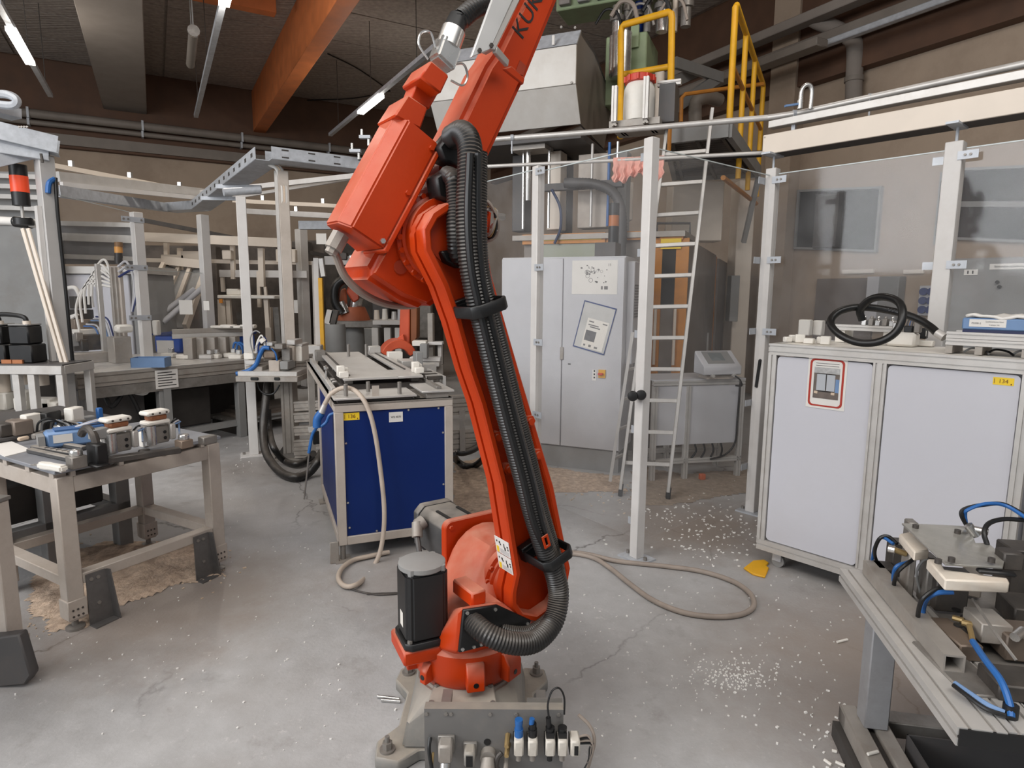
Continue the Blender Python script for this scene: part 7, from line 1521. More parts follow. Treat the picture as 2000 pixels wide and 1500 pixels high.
t = thing('lift_column', 'upright twin-rod lift unit with fanned clear tubes on the bench', 'machine unit', bp(232, 708))
bb(236, 708, .16, .16, .26, ALUD, 'foot_block', t); bb(232, 704, .035, .05, .85, ALUD, 'rod', t, dz=.1); bb(240, 704, .035, .05, .85, ALUD, 'rod', t, dz=.1); bb(248, 704, .035, .05, .85, BEIGEP, 'rod', t, dz=.1)
bb(206, 704, .045, .045, .98, ALU, 'mast', t); bb(247, 708, .15, .1, .08, WPLA, 'white_slide', t, dz=.3, bev=.02)
q = bp(236, 704)
for k_ in range(6): MB().tube([q+V((-.03, 0, .9-.03*k_)), q+V((-.08-.04*k_, 0, 1.02-.05*k_)), q+V((-.16-.05*k_, 0, .95-.08*k_)), q+V((-.2-.04*k_, 0, .75-.09*k_))], .012, 7).build('clear_tube', PAPER, t)
for k_ in range(3): MB().tube([q+V((.06, -.02, .95-.05*k_)), q+V((.14+.03*k_, 0, 1.0-.04*k_)), q+V((.2+.03*k_, 0, .8)), q+V((.16, 0, .5))], .012, 7).build('clear_tube', (GREYP, GREYP, BLUE)[k_], t)
t = thing('blue_bin', 'small open grey-blue parts bin on the bench', 'bin', bp(296, 716)); f_ = Fr(bp(296, 716), (1, .15, 0))
W_, Dp, Hh = .30, .16, .09
MB(f_).box(-W_/2, W_/2, -Dp/2, Dp/2, 0, .008).build('bin_floor', BLUEG, t)
for a in ((-W_/2, W_/2, -Dp/2, -Dp/2+.006), (-W_/2, W_/2, Dp/2-.006, Dp/2), (-W_/2, -W_/2+.006, -Dp/2, Dp/2), (W_/2-.006, W_/2, -Dp/2, Dp/2)): MB(f_).box(*a, .008, Hh).build('bin_wall', BLUEG, t)
t = thing('transfer_line', 'short conveyor line with silver rails and blocks on the bench right half', 'conveyor', bp(400, 705))
def line(p0, p1, w_, h_, m, name): b = MB(); b.bar(p0, p1, w_, h_, loc=False); b.build(name, m, t, bev=.003)
for py, m_ in ((657, ALU), (648, ALUD)): line(D(336, py, 6.75), D(478, py-5, 7.1), .06, .05, m_, 'conveyor_rail')
for px, w_ in ((368, .10), (392, .08), (412, .10), (434, .10), (455, .07)): a = bp(px, 702-.06*(px-368)); c = D(px, 660-.03*(px-368), a.y); MB().box(a.x-w_/2, a.x+w_/2, a.y, a.y+.12, a.z, c.z).build('rail_support', ALUD, t, bev=.005)
for px, py in ((330, 690), (360, 693), (405, 693), (418, 692), (452, 690), (462, 693)): q = bp(px, py+8); MB().cbox(q.x, q.y, q.z, .14, .1, .05).build('carrier', (WPLA, ALU)[px % 2], t, bev=.01); MB().cbox(q.x+.03, q.y, q.z+.05, .05, .05, .05).build('carrier_valve', CHROME, t, bev=.006)
for k_, px in enumerate((402, 455, 462)): q = bp(px, 698)+V((0, 0, .06)); MB().tube([q, q+V((.03, 0, .1)), q+V((.1, 0, .06)), q+V((.1, 0, -.02))], .012, 7).build('blue_tube', BLUEC, t)
for i, (px0, px1, py0, py1, y_) in enumerate(((303, 352, 655, 690, 7.25), (386, 416, 656, 688, 7.25), (443, 470, 656, 688, 7.25))):
    a, c = D(px0, py1+4, y_), D(px1, py0, y_); a.z = BZ+.013; cr_ = thing('blue_crate', ['blue crate with white notice left behind the transfer line', 'blue crate in the middle behind the transfer line', 'blue crate right behind the transfer line'][i], 'crate', V(((a.x+c.x)/2, y_+.2, a.z)), 'blue crates on the bench')
    MB().box(a.x, c.x, y_, y_+.4, a.z, c.z).build('crate_body', mat('crate_blue%d' % i, (22, 78, 176), .45), cr_, bev=.02)
    MB().box(a.x-.015, c.x+.015, y_-.015, y_+.415, c.z+.001, c.z+.02).build('crate_rim', BLUE, cr_)
    if i == 0: MB().box(a.x+.03, c.x-.08, y_-.006, y_-.001, a.z+.0, c.z-.06).build('notice', PAPER, cr_, smooth=False)
for k_ in range(4):
    px = 428+k_*19; q = D(px, 641, 6.95); MB(Fr(q)).cbox(0, 0, 0, .16, .1, .03+.01*(k_ % 2)).build('white_pad', WPLA, t, bev=.01)
# ------------------------------------------------------------------ posts and clear panels of the left cell
def lpost(px, py0, py1, y, w_, m, lab, foot=False, base=None):
    p = D(px, py1, y) if base is None else base; top = D(px-0.04*(py1-py0) if False else px, py0, y); return p, top
pL = V((-3.80, 5.3, 0)); tL = D(93, 305, 5.3)
t = thing('cell_post', 'large grey steel post left of the clear cell panel', 'post', pL); MB(Fr(pL, b1)).box(-.055, .055, -.06, .06, 0, tL.z).build('post_tube', mat('post_grey', (178, 176, 174), .5, .05, .05, 5), t, bev=.005); MB(Fr(pL, b1)).box(-.09, -.057, -.03, .03, .9, tL.z-.4).build('edge_strip', POSTW, t)
MB().tube([pL+V((.08, 0, 2.45)), pL+V((.085, -.02, 2.2)), pL+V((.075, 0, 1.7)), pL+V((.08, 0, .95))], .014, 8).build('black_cable', BLACK, t)
MB().tube([pL+V((.07, 0, 2.44)), pL+V((.06, -.05, 2.4)), pL+V((.05, -.06, 2.32))], .02, 8).build('blue_strap', BLUEC, t)
p285 = V((-3.70, 6.35, 0)); z285 = D(272, 415, 6.35).z
t = thing('cell_post', 'slim pale post at the right edge of the left clear panel', 'post', V((p285.x, p285.y, BZ+.013))); f285 = Fr(p285, b1); MB(f285).box(-.045, .045, -.045, .045, BZ+.013, z285).build('post_tube', POSTW, t, bev=.004)
for z in (2.23, 1.77, 1.28):
    MB(f285).box(-.16, .05, -.052, -.047, z-.025, z+.025).build('sheet_clamp', ZINC, t)
    for u in (-.14, -.1, .02): MB().bolt(f285.p(u, -.052, z), -f285.y, .01, .008).build('clamp_bolt', STEEL, t)
pane(pL+b1*.09+V((0, 0, 0)), p285-b1*.06, BZ+.02, 2.32, 2.3, 'clear_cell_panel', 'clear plastic sheet between the large grey post and the slim pale post')
P410 = D(412, 690, 7.5); z410 = D(406, 420, 7.5).z; t = thing('cell_post', 'pale post in front of the chutes, under the cable tray', 'post', V((P410.x, P410.y, BZ+.013))); MB(Fr(V((P410.x, P410.y, 0)), b1)).box(-.05, .05, -.05, .05, BZ+.013, z410).build('post_tube', POSTW, t, bev=.004)
P480 = V((-2.4615, 5.868, 0)); t = thing('cell_post', 'free-standing pale post left of the gripper station', 'post', P480)
f480 = Fr(P480, SX); MB(f480).box(-.042, .042, -.042, .042, .009, 2.39).build('post_tube', POSTW, t, bev=.004); MB(f480).box(-.12, .12, -.09, .09, 0, .01).build('foot_plate', POSTW, t)
b = MB(); b.cyl(f480.p(-.14, -.02, 2.42), f480.p(.17, .06, 2.47), .035, n=10); b.build('top_stub', ZINC, t)
for sx in (-1, 1): q = f480.p(sx*.09, 0, .01); MB().cyl(q, q+V((0, 0, .02)), .014, n=6).build('anchor_bolt', STEEL, t)
t = thing('cable_post', 'tall beige profile post with cables bending out of the tray, above the gripper station', 'post', gc+V((0, .13, 0))); f545 = Fr(gc+V((0, .16, 0)), SX)
MB(f545).box(-.045, .045, -.045, .045, 0.013, 2.62).build('post_profile', BEIGEP, t, bev=.004); MB(f545).box(-.075, -.047, -.02, .02, .1, 2.62).build('side_strip', ALU, t)
for k_ in range(3): p = f545.p(-.02+.02*k_, -.03, 2.3); MB().tube([p, p+V((0, 0, .2)), p+V((-.03, 0, .33)), p+V((-.11, .02, .38))], .016, 8).build('cable', (PAPER, WOOD, ALU)[k_], t)
P595 = V((-3.371, 10.25, 0)); t = thing('cell_post', 'far pale post left of the yellow light curtain', 'post', P595); MB(Fr(P595, b1)).box(-.07, .07, -.07, .07, .012, D(588, 448, 10.25).z).build('post_tube', POSTW, t, bev=.004); MB(Fr(P595, b1)).box(-.22, .22, -.18, .18, 0, .012).build('foot_plate', DSTEEL, t)
a = V((P410.x, P410.y, 0)); pane(p285+b1*.06+bf.y*.02, a-b1*.05, BZ+.02, 1.75, 1.75, 'clear_cell_panel', 'clear plastic sheet in front of the sloping chutes')
# notice papers on the clear sheet
for i, (px0, py0, px1, py1, lab) in enumerate(((351, 586, 375, 614, 'white notice paper on the clear sheet before the chutes'), (398, 588, 408, 606, 'narrow white slip left of the pale post'))):
    a, c = D(px0, py1, 6.75), D(px1, py0, 6.75); MB().box(a.x, c.x, 6.75, 6.756, a.z, c.z).build('notice_paper', PAPER, None, lab, 'paper', smooth=False)
# ------------------------------------------------------------------ galvanised cable tray above the cell
ct_ = thing('cable_tray', 'galvanised cable tray zigzagging above the left cell', 'tray', D(460, 360, 6.5))
ZTR = 2.70
tp = [D(105, 372, 5.9), D(330, 406, 8.4), D(392, 402, 8.1), F(524, 302, 2.73), F(720, 326, 2.73)]
for i in range(4):
    a, c = tp[i].copy(), tp[i+1].copy(); d = (c-a).normalized(); s_ = d.cross(V((0, 0, 1))).normalized(); w_ = .11 if i else .05; hgt = .1
    for sg in (-1, 1):
        b = MB(); b.bar(a+s_*w_*sg, c+s_*w_*sg, .006, hgt, loc=False); sw_ = b.build('side_wall', ZINC, ct_, smooth=False)
        if i >= 2:
            n_ = int((c-a).length/.2)
            for k_ in range(n_):
                for zo in ((0.03, -.03) if i == 3 else (0.0,)):
                    q = a.lerp(c, (k_+.5)/n_)+s_*(w_*sg+.0034*sg)+V((0, 0, zo)); e_ = s_*sg; b = MB(); b.bar(q-d*.03, q+d*.03, .002, .012 if i == 3 else .035, loc=False); b.build('slot_hole', DARK, sw_)
    b = MB(); b.bar(a-V((0, 0, hgt/2)), c-V((0, 0, hgt/2)), w_*2, .006, loc=False); b.build('tray_bottom', ZINC, ct_, smooth=False)
for f_ in (.35, .6): q = tp[2].lerp(tp[3], f_)+V((0, 0, -.05)); b = MB(); b.bar(q-V((.2, 0, .02)), q+V((.25, .03, -.02)), .04, .04, loc=False); b.build('cross_support', ZINC, ct_)
# upper left trays
t = thing('tray_corner', 'galvanised tray corner pieces at the upper left photo edge', 'tray', D(50, 280, 5.0))
for pts, h_, w_ in ((((-40, 245), (112, 282)), .13, .2), (((-60, 275), (95, 300)), .10, .08), (((-40, 200), (42, 222)), .07, .15), (((-40, 320), (60, 298)), .10, .05)):
    a, c = D(*pts[0], 5.0), D(*pts[1], 5.25); d = (c-a).normalized(); s_ = d.cross(V((0, 0, 1))).normalized()
    b = MB(); b.bar(a, c, .006, h_, loc=False); b.bar(a+s_*-w_, c+s_*-w_, .006, h_, loc=False); b.build('side_wall', ZINC, t, smooth=False); b = MB(); b.bar(a-s_*w_/2-V((0, 0, h_/2)), c-s_*w_/2-V((0, 0, h_/2)), w_, .006, loc=False); b.build('tray_bottom', ZINC, t, smooth=False)
MB().tube([D(-30, 185, 5), D(10, 184, 5), D(32, 194, 5), D(25, 206, 5), D(-20, 202, 5)], .03, 8).build('bent_conduit', ZINC, t)
for k_ in range(4): MB().bolt(D(38+k_*5, 248, 4.98), (0, -1, 0), .008, .006).build('tray_bolt', STEEL, t)
b = MB(); b.cyl(D(80, 300, 5.2), D(82, 305, 5.2)-V((0, 0, .05)), .01, n=6); b.build('hanger', DSTEEL, t)
# ------------------------------------------------------------------ left machine body, lamp, tube, leaning profiles
a, c = D(-160, 690, 7.3), D(92, 430, 7.3)
t = thing('machine_housing', 'big grey machine housing at the far left edge', 'machine', V(((a.x+c.x)/2, 7.6, .35))); MB().prism([V((a.x-.4, 7.9, .35)), V((a.x, 7.3, .35)), V((c.x, 7.3, .35)), V((c.x-.48, 7.9, .35))], (0, 0, c.z-.35)).build('housing', GREYM, t, bev=.01); MB().box(a.x, c.x, 7.28, 7.3, c.z-.06, c.z).build('top_edge', ALU, t)
for k_, y_ in enumerate((338, 358, 378, 400)): a, c = D(-40, y_+4, 7.5), D(78, y_+8, 7.5); MB().bar(a, c, .03, .05, loc=False).build('upper_rail', ALU, t)
MB().box(D(-40, 420, 7.6).x, D(78, 420, 7.6).x, 7.6, 7.65, D(0, 430, 7.6).z, D(0, 335, 7.6).z).build('back_sheet', GREYM, t)
t = thing('signal_tower', 'signal tower lamp with glowing red-orange band at the left edge', 'lamp', D(45, 438, 5.3))
q0 = D(40, 402, 5.3); cz = [D(40, y, 5.3).z for y in (402, 376, 344, 322)]
q0 = D(40, 380, 5.3)
MB().cyl(V((q0.x, q0.y, cz[0])), V((q0.x, q0.y, cz[1])), .062, n=18).build('black_base', BLACK, t); MB().cyl(V((q0.x, q0.y, cz[1])), V((q0.x, q0.y, cz[2])), .064, n=18).build('red_lens', mat('lit_red_lens', (214, 70, 34), .35, emit=.35), t, 'red-orange lens')
MB().cyl(V((q0.x, q0.y, cz[2])), V((q0.x, q0.y, cz[3])), .062, n=18).build('black_top', BLACK, t); MB().cyl(V((q0.x, q0.y, cz[0])), V((q0.x, q0.y, D(44, 430, 5.3).z)), .012, n=8).build('lamp_stem', ALU, t); q = D(45, 432, 5.3)
MB().cyl(V((q0.x, q0.y, q.z-.03)), V((q0.x, q0.y, q.z+.02)), .07, n=12).build('clamp_base', BLACK, t)
t = thing('white_tube', 'thick white tube running into a black joint under the signal tower', 'tube', D(0, 430, 5.32)); MB().cyl(D(-40, 429, 5.5), D(38, 433, 5.4), .035, n=12).build('tube', PAPER, t); MB().cyl(D(30, 433, 5.42), D(60, 436, 5.4), .045, n=12).build('black_joint', BLACK, t); MB().cyl(D(58, 436, 5.4), D(78, 437, 5.38), .035, n=12).build('tube_end', PAPER, t)
t = thing('leaning_profiles', 'two thin cream profiles leaning against the large grey post', 'profile', D(135, 726, 5.1))
for k_ in (0, 1): b = MB(); b.bar(D(44+k_*11, 446, 5.25), D(126+k_*9, 726, 5.15), .028, .02, loc=False); b.build('profile', CREAM, t, bev=.003)
# framed rack with black motors at the left edge
YF = 5.0
rk = thing('aluminium_rack', 'aluminium rack with white containers inside at the left edge', 'rack', D(60, 815, YF))
def rbar(p, q, w_=.06): b = MB(); b.bar(p, q, w_, w_, loc=False); b.build('rack_bar', ALU, rk, bev=.003)
def rp(px, py, y=YF): return D(px, py, y)
zt_ = rp(60, 722).z; zb_ = 0.42
xs = [rp(px, 760).x for px in (-25, 37, 67, 122)]
for x in xs: 
    rbar(V((x, YF, 0)), V((x, YF, zt_)), .055)
for x in (xs[0], xs[3]): rbar(V((x, YF+.33, 0)), V((x, YF+.33, zt_)), .055)
for z_, w_ in ((zt_, .07), (zb_, .06)):
    rbar(V((xs[0]-.1, YF, z_)), V((xs[3]+.03, YF, z_)), w_); rbar(V((xs[0]-.1, YF+.33, z_)), V((xs[3]+.03, YF+.33, z_)), w_); rbar(V((xs[3], YF, z_)), V((xs[3], YF+.33, z_)), w_)
MB().box(xs[0]-.1, xs[3]+.03, YF-.02, YF+.335, zt_+.036, zt_+.045).build('top_plate', DGREY, rk); MB().box(xs[0]-.1, xs[3], YF, YF+.33, zb_+.031, zb_+.04).build('shelf_plate', DGREY, rk)
rg = random.Random(5); k_ = 0
for px, py, w_, h_ in ((8, 800, .13, .15), (50, 800, .11, .11), (50, 783, .10, .09), (88, 800, .16, .1), (105, 797, .12, .06), (5, 765, .12, .18), (45, 750, .12, .16), (80, 752, .12, .18)):
    q = rp(px, py, YF+.14); q.z = max(q.z, zb_+.042); lab = ['white container low in the rack at the photo edge', 'beige box low between the rack bars', 'beige box stacked on the lower beige box in the rack', 'white bent part at the rack right side', 'small white part at the rack right corner', 'tall white bottle shape high in the rack at the photo edge', 'grey-white container hanging high between the rack bars', 'grey-white container high at the rack right side'][k_]; k_ += 1
    if py < 790 and k_ in (6, 7, 8): MB().cyl(q, q+V((0, 0, h_)), w_/2, n=14).build('container', CREAM, None, lab, 'container')
    else: MB().cbox(q.x, q.y, q.z+(.0), w_, .12, h_).build('container', WPLA, None, lab, 'container', bev=.012)
for i, (px, lab) in enumerate(((6, 'black servo motor with grey cap on the rack at the photo edge'), (58, 'black servo motor with grey cap on the rack beside the leaning profiles'))):
    q = rp(px, 715, YF+.12); q.z = zt_+.046; t = thing('servo_motor', lab, 'motor', q, 'servo motors on the rack'); w_ = .085
    MB().cbox(q.x, q.y, q.z, .19, .17, .15).build('gearbox', BLACK, t, bev=.01); MB().cbox(q.x-.005, q.y, q.z+.151, .165, .16, .15).build('motor_body', BLACK, t, bev=.012); MB().cbox(q.x-.005, q.y, q.z+.302, .16, .155, .012).build('motor_cap', GREYM, t, bev=.003)
    MB().tube([q+V((.05, -.05, .315)), q+V((.03, -.05, .37)), q+V((-.12, -.04, .39)), q+V((-.3, -.04, .38))], .018, 8).build('motor_cable', BLACK, t); MB().cyl(q+V((.05, -.05, .31)), q+V((.05, -.05, .34)), .028, n=10).build('plug', CREAM, t)
    MB().cbox(q.x+.11 if i == 0 else q.x-.02, q.y-.09, q.z, .08, .02, .03).build('orange_plug', mat('brown_orange%d' % i, (176, 112, 70), .5), t)
# ------------------------------------------------------------------ white machine box behind the clear panel, second lamp
a, c = D(118, 705, 7.6), D(250, 536, 7.6)
t = thing('white_machine_box', 'white machine box behind the left clear panel', 'machine', V(((a.x+c.x)/2, 7.9, .0))); MB().box(a.x, c.x, 7.6, 8.2, .0, c.z).build('box_body', WHITEP, t, bev=.01); MB().box(a.x-.05, c.x+.25, 7.55, 8.25, c.z+.005, c.z+.09).build('top_frame', ALU, t); MB().box(c.x+.02, c.x+.22, 7.62, 8.2, 0, c.z).build('side_part', GREYM, t)
MB().tube([D(180, 600, 7.5), D(176, 560, 7.5), D(186, 540, 7.5), D(205, 530, 7.5), D(250, 528, 7.5)], .025, 8).build('white_hose', PAPER, t)
for k_, (y0, y1) in enumerate(((436, 446), (462, 474), (500, 512))): a, c = D(110, y0, 8.6), D(268, y1-6, 8.6); b = MB(); b.bar(a, c, .05, .10 if k_ == 1 else .06, loc=False); b.build('horizontal_rail', ALU, t)
a, c = D(112, 515, 8.7), D(262, 440, 8.7); MB().box(a.x, c.x, 8.7, 8.8, a.z, c.z).build('grey_back_sheet', mat('dim_grey_sheet', (118, 118, 120), .6), t)
t = thing('signal_tower', 'small amber signal lamp behind the left clear panel', 'lamp', D(233, 520, 7.0))
for (y0, y1, m_) in ((515, 504, BLACK), (504, 494, BLACK), (494, 482, mat('amber_lens', (214, 150, 66), .4)), (482, 473, mat('amber_dark', (120, 84, 44), .5))): a, c = D(232, y0, 7.0), D(232, y1, 7.0); MB().cyl(V((a.x, 7, a.z)), V((a.x, 7, c.z)), .04, n=12).build('lamp_segment', m_, t)
q = D(232, 517, 7.0); MB().cyl(V((q.x, 7, q.z)), V((q.x, 7, BZ+.013)), .012, n=8).build('lamp_stem', ALU, t)
# ------------------------------------------------------------------ rails above the cell
def rail(p, q, w_, m, lab, name='cell_rail', clips=0):
    p, q = V(p), V(q); t = thing(name, lab, 'rail', p); b = MB(); b.bar(p, q, w_, w_*1.2, loc=False); b.build('rail_bar', m, t)
    for k_ in range(clips): s_ = p.lerp(q, (k_+.5)/clips); MB().cbox(s_.x, s_.y, s_.z+w_*.6, .04, .04, .06).build('rail_clip', CHROME, t)
rail(D(75, 318, 6.6), D(395, 378, 8.4), .04, CREAM, 'long thin cream rail sloping above the left cell', clips=3)
rail(D(110, 345, 6.4), D(395, 376, 8.4), .08, ALU, 'thicker aluminium rail below the long cream rail')
rail(D(120, 360, 6.4), D(400, 388, 8.3), .04, POSTW, 'thin white rail third from the top above the left cell')
rail(D(375, 378, 8.4), D(700, 343, 7.2), .045, POSTW, 'upper white rail rising to the right behind the tray', clips=0)
rail(D(420, 392, 8.4), D(700, 346, 7.3), .03, POSTW, 'thin white rail just below the rising upper rail')
rail(D(455, 392, 8.6), D(690, 404, 8.6), .04, CREAM, 'cream rail passing behind the tall posts', clips=2)
rail(D(470, 412, 8.6), D(690, 424, 8.4), .055, POSTW, 'white rail ending at the robot media box', clips=1)
rail(D(268, 428, 9.2), D(640, 500, 10.5), .05, DSTEEL, 'dark rail sloping behind the cell posts')
rail(D(285, 463, 9.6), D(560, 475, 9.8), .11, CREAM, 'perforated cream rail across the rear rack')
rail(D(285, 508, 10.0), D(610, 514, 10.4), .05, CREAM, 'thin lower rail across the rear rack')
rail(D(430, 534, 9.9), D(600, 536, 10.1), .09, POSTW, 'pale rail at mid height behind the tall posts')
rail(D(585, 440, 8.6), D(705, 440, 8.6), .09, ZINC, 'zinc tray piece right of the far post')
t = thing('rear_rack', 'cluttered rear rack of pale uprights behind the left cell', 'rack', D(450, 720, 10.0))
for px, y0, y1, w_ in ((327, 475, 560, .06), (353, 485, 530, .06), (456, 480, 545, .06), (512, 485, 560, .08), (507, 530, 600, .05), (436, 530, 570, .05), (433, 585, 650, .07), (446, 585, 650, .06), (527, 600, 680, .09), (520, 560, 580, .04), (565, 470, 640, .08)):
    a, c = D(px, y1, 9.9), D(px-2, y0, 9.9); b = MB(); b.bar(a, c, w_, w_, loc=False); b.build('upright', CREAM, t)
for px, py, w_, h_ in ((340, 508, .35, .16), (375, 500, .3, .14), (445, 498, .14, .14), (560, 500, .3, .2)): q = D(px, py, 9.8); MB().cbox(q.x, q.y, q.z-h_/2, w_, .1, h_).build('drive_box', CREAM, t, bev=.01)
for px, y0, y1 in ((468, 610, 670), (478, 600, 690), (540, 600, 700), (250, 600, 690)): b = MB(); b.bar(D(px, y0, 9.7), D(px+8, y1, 9.7), .08, .08, loc=False); b.build('dark_strut', STEEL, t)
for px0, px1, y0, y1, y_ in ((285, 420, 480, 720, 11.4), (420, 600, 470, 740, 11.6), (600, 720, 470, 700, 12.0)):
    a, c = D(px0, y1, y_), D(px1, y0, y_); MB().box(a.x, c.x, y_, y_+.3, 0, c.z).build('dark_machine_body', mat('dim_machine%d' % px0, (92, 84, 78), .8, 0, .35, 4, 0, 60, (52, 48, 46), .7), t, bev=.02)
sh_ = thing('parts_shelf', 'shelf with white parts behind the tall posts', 'shelf', D(480, 590, 9.2)); a, c = D(424, 583, 9.2), D(536, 577, 9.2); MB().box(a.x, c.x, 9.2, 9.6, a.z, c.z).build('shelf_board', WPLA, sh_, bev=.01)
for px in (436, 446, 520): b = MB(); b.bar(D(px, 584, 9.3), D(px+4, 640, 9.3), .06, .06, loc=False); b.build('shelf_leg', CREAM, sh_)
for px, w_, h_ in ((457, .17, .09), (470, .06, .07)): q = D(px, 577, 9.35); q.z = c.z+.001; MB().cbox(q.x, q.y, q.z, w_, .12, h_).build('white_part', WPLA, None, 'white block lying left on the parts shelf' if px == 457 else 'smaller white block beside the larger on the parts shelf', 'block', bev=.01)
MB().box(*(lambda A, B: (A.x, B.x, 9.18, 9.199, A.z, B.z))(D(428, 592, 9.18), D(434, 584, 9.18))).build('orange_tag', mat('orange_tag', (214, 140, 60), .5), sh_)
a, c = D(561, 611, 9.4), D(581, 586, 9.4); MB().box(a.x, c.x, 9.4, 9.41, a.z, c.z).build('notice_paper', PAPER, None, 'pale notice paper left of the far post', 'paper', smooth=False)
a, c = D(618, 477, 8.4), D(637, 456, 8.4); MB().box(a.x, c.x, 8.4, 8.41, a.z, c.z).build('notice_paper', PAPER, None, 'square pale paper under the zinc tray piece', 'paper', smooth=False)
# chutes
cht = thing('sloping_chutes', 'row of sloping grey chutes with pale ribs behind the clear sheet', 'chute', D(350, 640, 8.6))
tops = [D(x, y, 9.4) for x, y in ((322, 515), (350, 527), (372, 527), (405, 520))]; bots = [D(x, y, 8.4) for x, y in ((290, 580), (300, 640), (330, 640), (362, 640))]
for i in range(3):
    b = MB(); n_ = (tops[i+1]-tops[i]).cross(bots[i]-tops[i]).normalized()*.02; b.prism([tops[i], tops[i+1], bots[i+1], bots[i]], n_); b.build('chute_floor', GREYM, cht, smooth=False)
for i in range(4): b = MB(); b.bar(tops[i], bots[i], .05, .12, loc=False); b.build('chute_rib', CREAM, cht)
b = MB(); b.bar(tops[0]+V((0, 0, .05)), tops[3]+V((0, 0, .02)), .2, .12, loc=False); b.build('chute_head', CREAM, cht)
for k_, pts in enumerate((((300, 625), (380, 565)), ((318, 630), (398, 560)))): MB().cyl(D(*pts[0], 7.9), D(*pts[1], 8.3), .035, n=10).build('clear_pipe', GREYP, cht)
a, c = D(296, 600, 7.9), D(314, 573, 7.9); MB().box(a.x, c.x, 7.9, 8.0, a.z, c.z).build('control_box', GREYP, cht, bev=.01); a, c = D(298, 655, 7.0), D(306, 626, 7.0); MB().box(a.x, c.x, 7.0, 7.08, a.z, c.z).build('white_box', WPLA, cht, bev=.01)
# ================================================================== far robot cell behind the blue workstation
t = thing('light_curtain', 'yellow light curtain in a pale door frame behind the blue workstation', 'light curtain', D(627, 690, 7.6))
for px, y0, y1, w_, m_ in ((618, 504, 690, .06, POSTW), (627, 505, 540, .05, ALU), (612, 510, 690, .03, ALUD)): b = MB(); b.bar(D(px+5, y1, 7.65), D(px, y0, 7.65), w_, w_, loc=False); b.build('frame_bar', m_, t)
b = MB(); b.bar(D(631, 684, 7.55), D(626, 543, 7.55), .045, .05, loc=False); b.build('yellow_bar', YEL, t)
b = MB(); b.bar(D(634, 509, 7.7), D(735, 509, 7.9), .09, .10, loc=False); b.build('top_bar', POSTW, t)
for k_, px in enumerate((660, 672, 690, 704, 714)): q = D(px, 503, 7.75); MB().cbox(q.x, q.y, q.z-.03, .09, .08, .06+.03*(k_ % 2)).build('fitting', (CHROME, DSTEEL)[k_ % 2], t, bev=.01)
q = D(616, 690, 7.4); MB().cbox(q.x, q.y, q.z-.1, .16, .12, .2).build('foot_clamp', ALU, t, bev=.01)
t = thing('far_cell_backdrop', 'dark cluttered machinery behind the far robot', 'machine', D(700, 700, 12)); a, c = D(640, 720, 11.5), D(860, 470, 11.5); MB().box(a.x, c.x, 11.5, 11.9, 0, c.z).build('machine_body', mat('dim_cell', (70, 65, 61), .85, 0, .4, 5, 0, 60, (40, 37, 36), .7), t, bev=.02)
for k_, (px, py, w_, h_) in enumerate(((690, 520, .5, .2), (745, 560, .3, .6), (720, 640, .4, .5), (800, 690, .3, .6), (830, 560, .25, .9))): q = D(px, py, 11.2); MB().cbox(q.x, q.y, max(0.01, q.z-h_), w_, .25, h_).build('machine_block', (DSTEEL, DGREY, GREYM, DGREY, STEEL)[k_], t, bev=.02)
b = MB(); b.bar(D(742, 575, 10.6), D(775, 600, 10.6), .06, .06, loc=False); b.bar(D(742, 577, 10.6), D(790, 574, 10.6), .05, .05, loc=False); b.build('truss', CREAM, t)
t = thing('grey_cylinder_cover', 'grey upright machine cover beside the yellow light curtain', 'cover', D(648, 690, 8.4)); a, c = D(630, 700, 8.4), D(669, 634, 8.4)
b = MB(); r_ = (c.x-a.x)/2; b.lathe(V(((a.x+c.x)/2, 8.4+r_, 0)), (0, 0, 1), [(r_, 0), (r_, c.z-.05), (r_*.94, c.z), (0, c.z)], 24); b.build('cover_body', GREYM, t)
for k_, px in enumerate((640, 650)): b = MB(); b.bar(D(px, 632, 8.5), D(px+6, 606, 8.5), .08, .08, loc=False); b.build('cover_arm', (POSTW, DSTEEL)[k_], t)
# distant robot
def dr(px, py, y=9.6): return D(px, py, y)
t = thing('distant_robot', 'small orange-brown robot on a pedestal far behind the blue workstation', 'robot', V((dr(684, 690).x, 9.6, 0)))
q = V((dr(690, 640).x, 9.6, 0)); z_ = dr(690, 620).z; MB().cyl(q, V((q.x, q.y, z_-.14)), .2, .16, n=16).build('pedestal', GREYM, t); MB().cbox(q.x, q.y, z_-.14, 1.0, .6, .1).build('mounting_plate', STEEL, t, bev=.01); MB().cbox(q.x, q.y, 0, 1.2, .8, .12).build('floor_frame', STEEL, t)
RB = mat('far_robot_brown', (172, 96, 66), .5, .05, .15, 6)
b = MB(); b.lathe(V((q.x, q.y, z_-.04)), (0, 0, 1), [(.26, 0), (.24, .06), (.2, .16), (.18, .2)], 20); b.build('robot_base', RB, t)
b = MB(); b.hull([dr(x, y, 9.5+d) for d in (0, .2) for x, y in ((666, 612), (680, 612), (676, 562), (666, 565), (662, 590))]); b.build('robot_arm', RB, t, bev=.02)
b = MB(); b.hull([dr(x, y, 9.45+d) for d in (0, .3) for x, y in ((684, 548), (700, 560), (702, 585), (690, 592), (676, 570))]); b.build('robot_shoulder', ORANGE2, t, bev=.02)
b = MB(); b.hull([dr(x, y, 9.6+d) for d in (0, .15) for x, y in ((692, 560), (708, 530), (720, 522), (712, 560))]); b.build('robot_forearm', mat('far_robot_red', (130, 52, 40), .5), t, bev=.02)
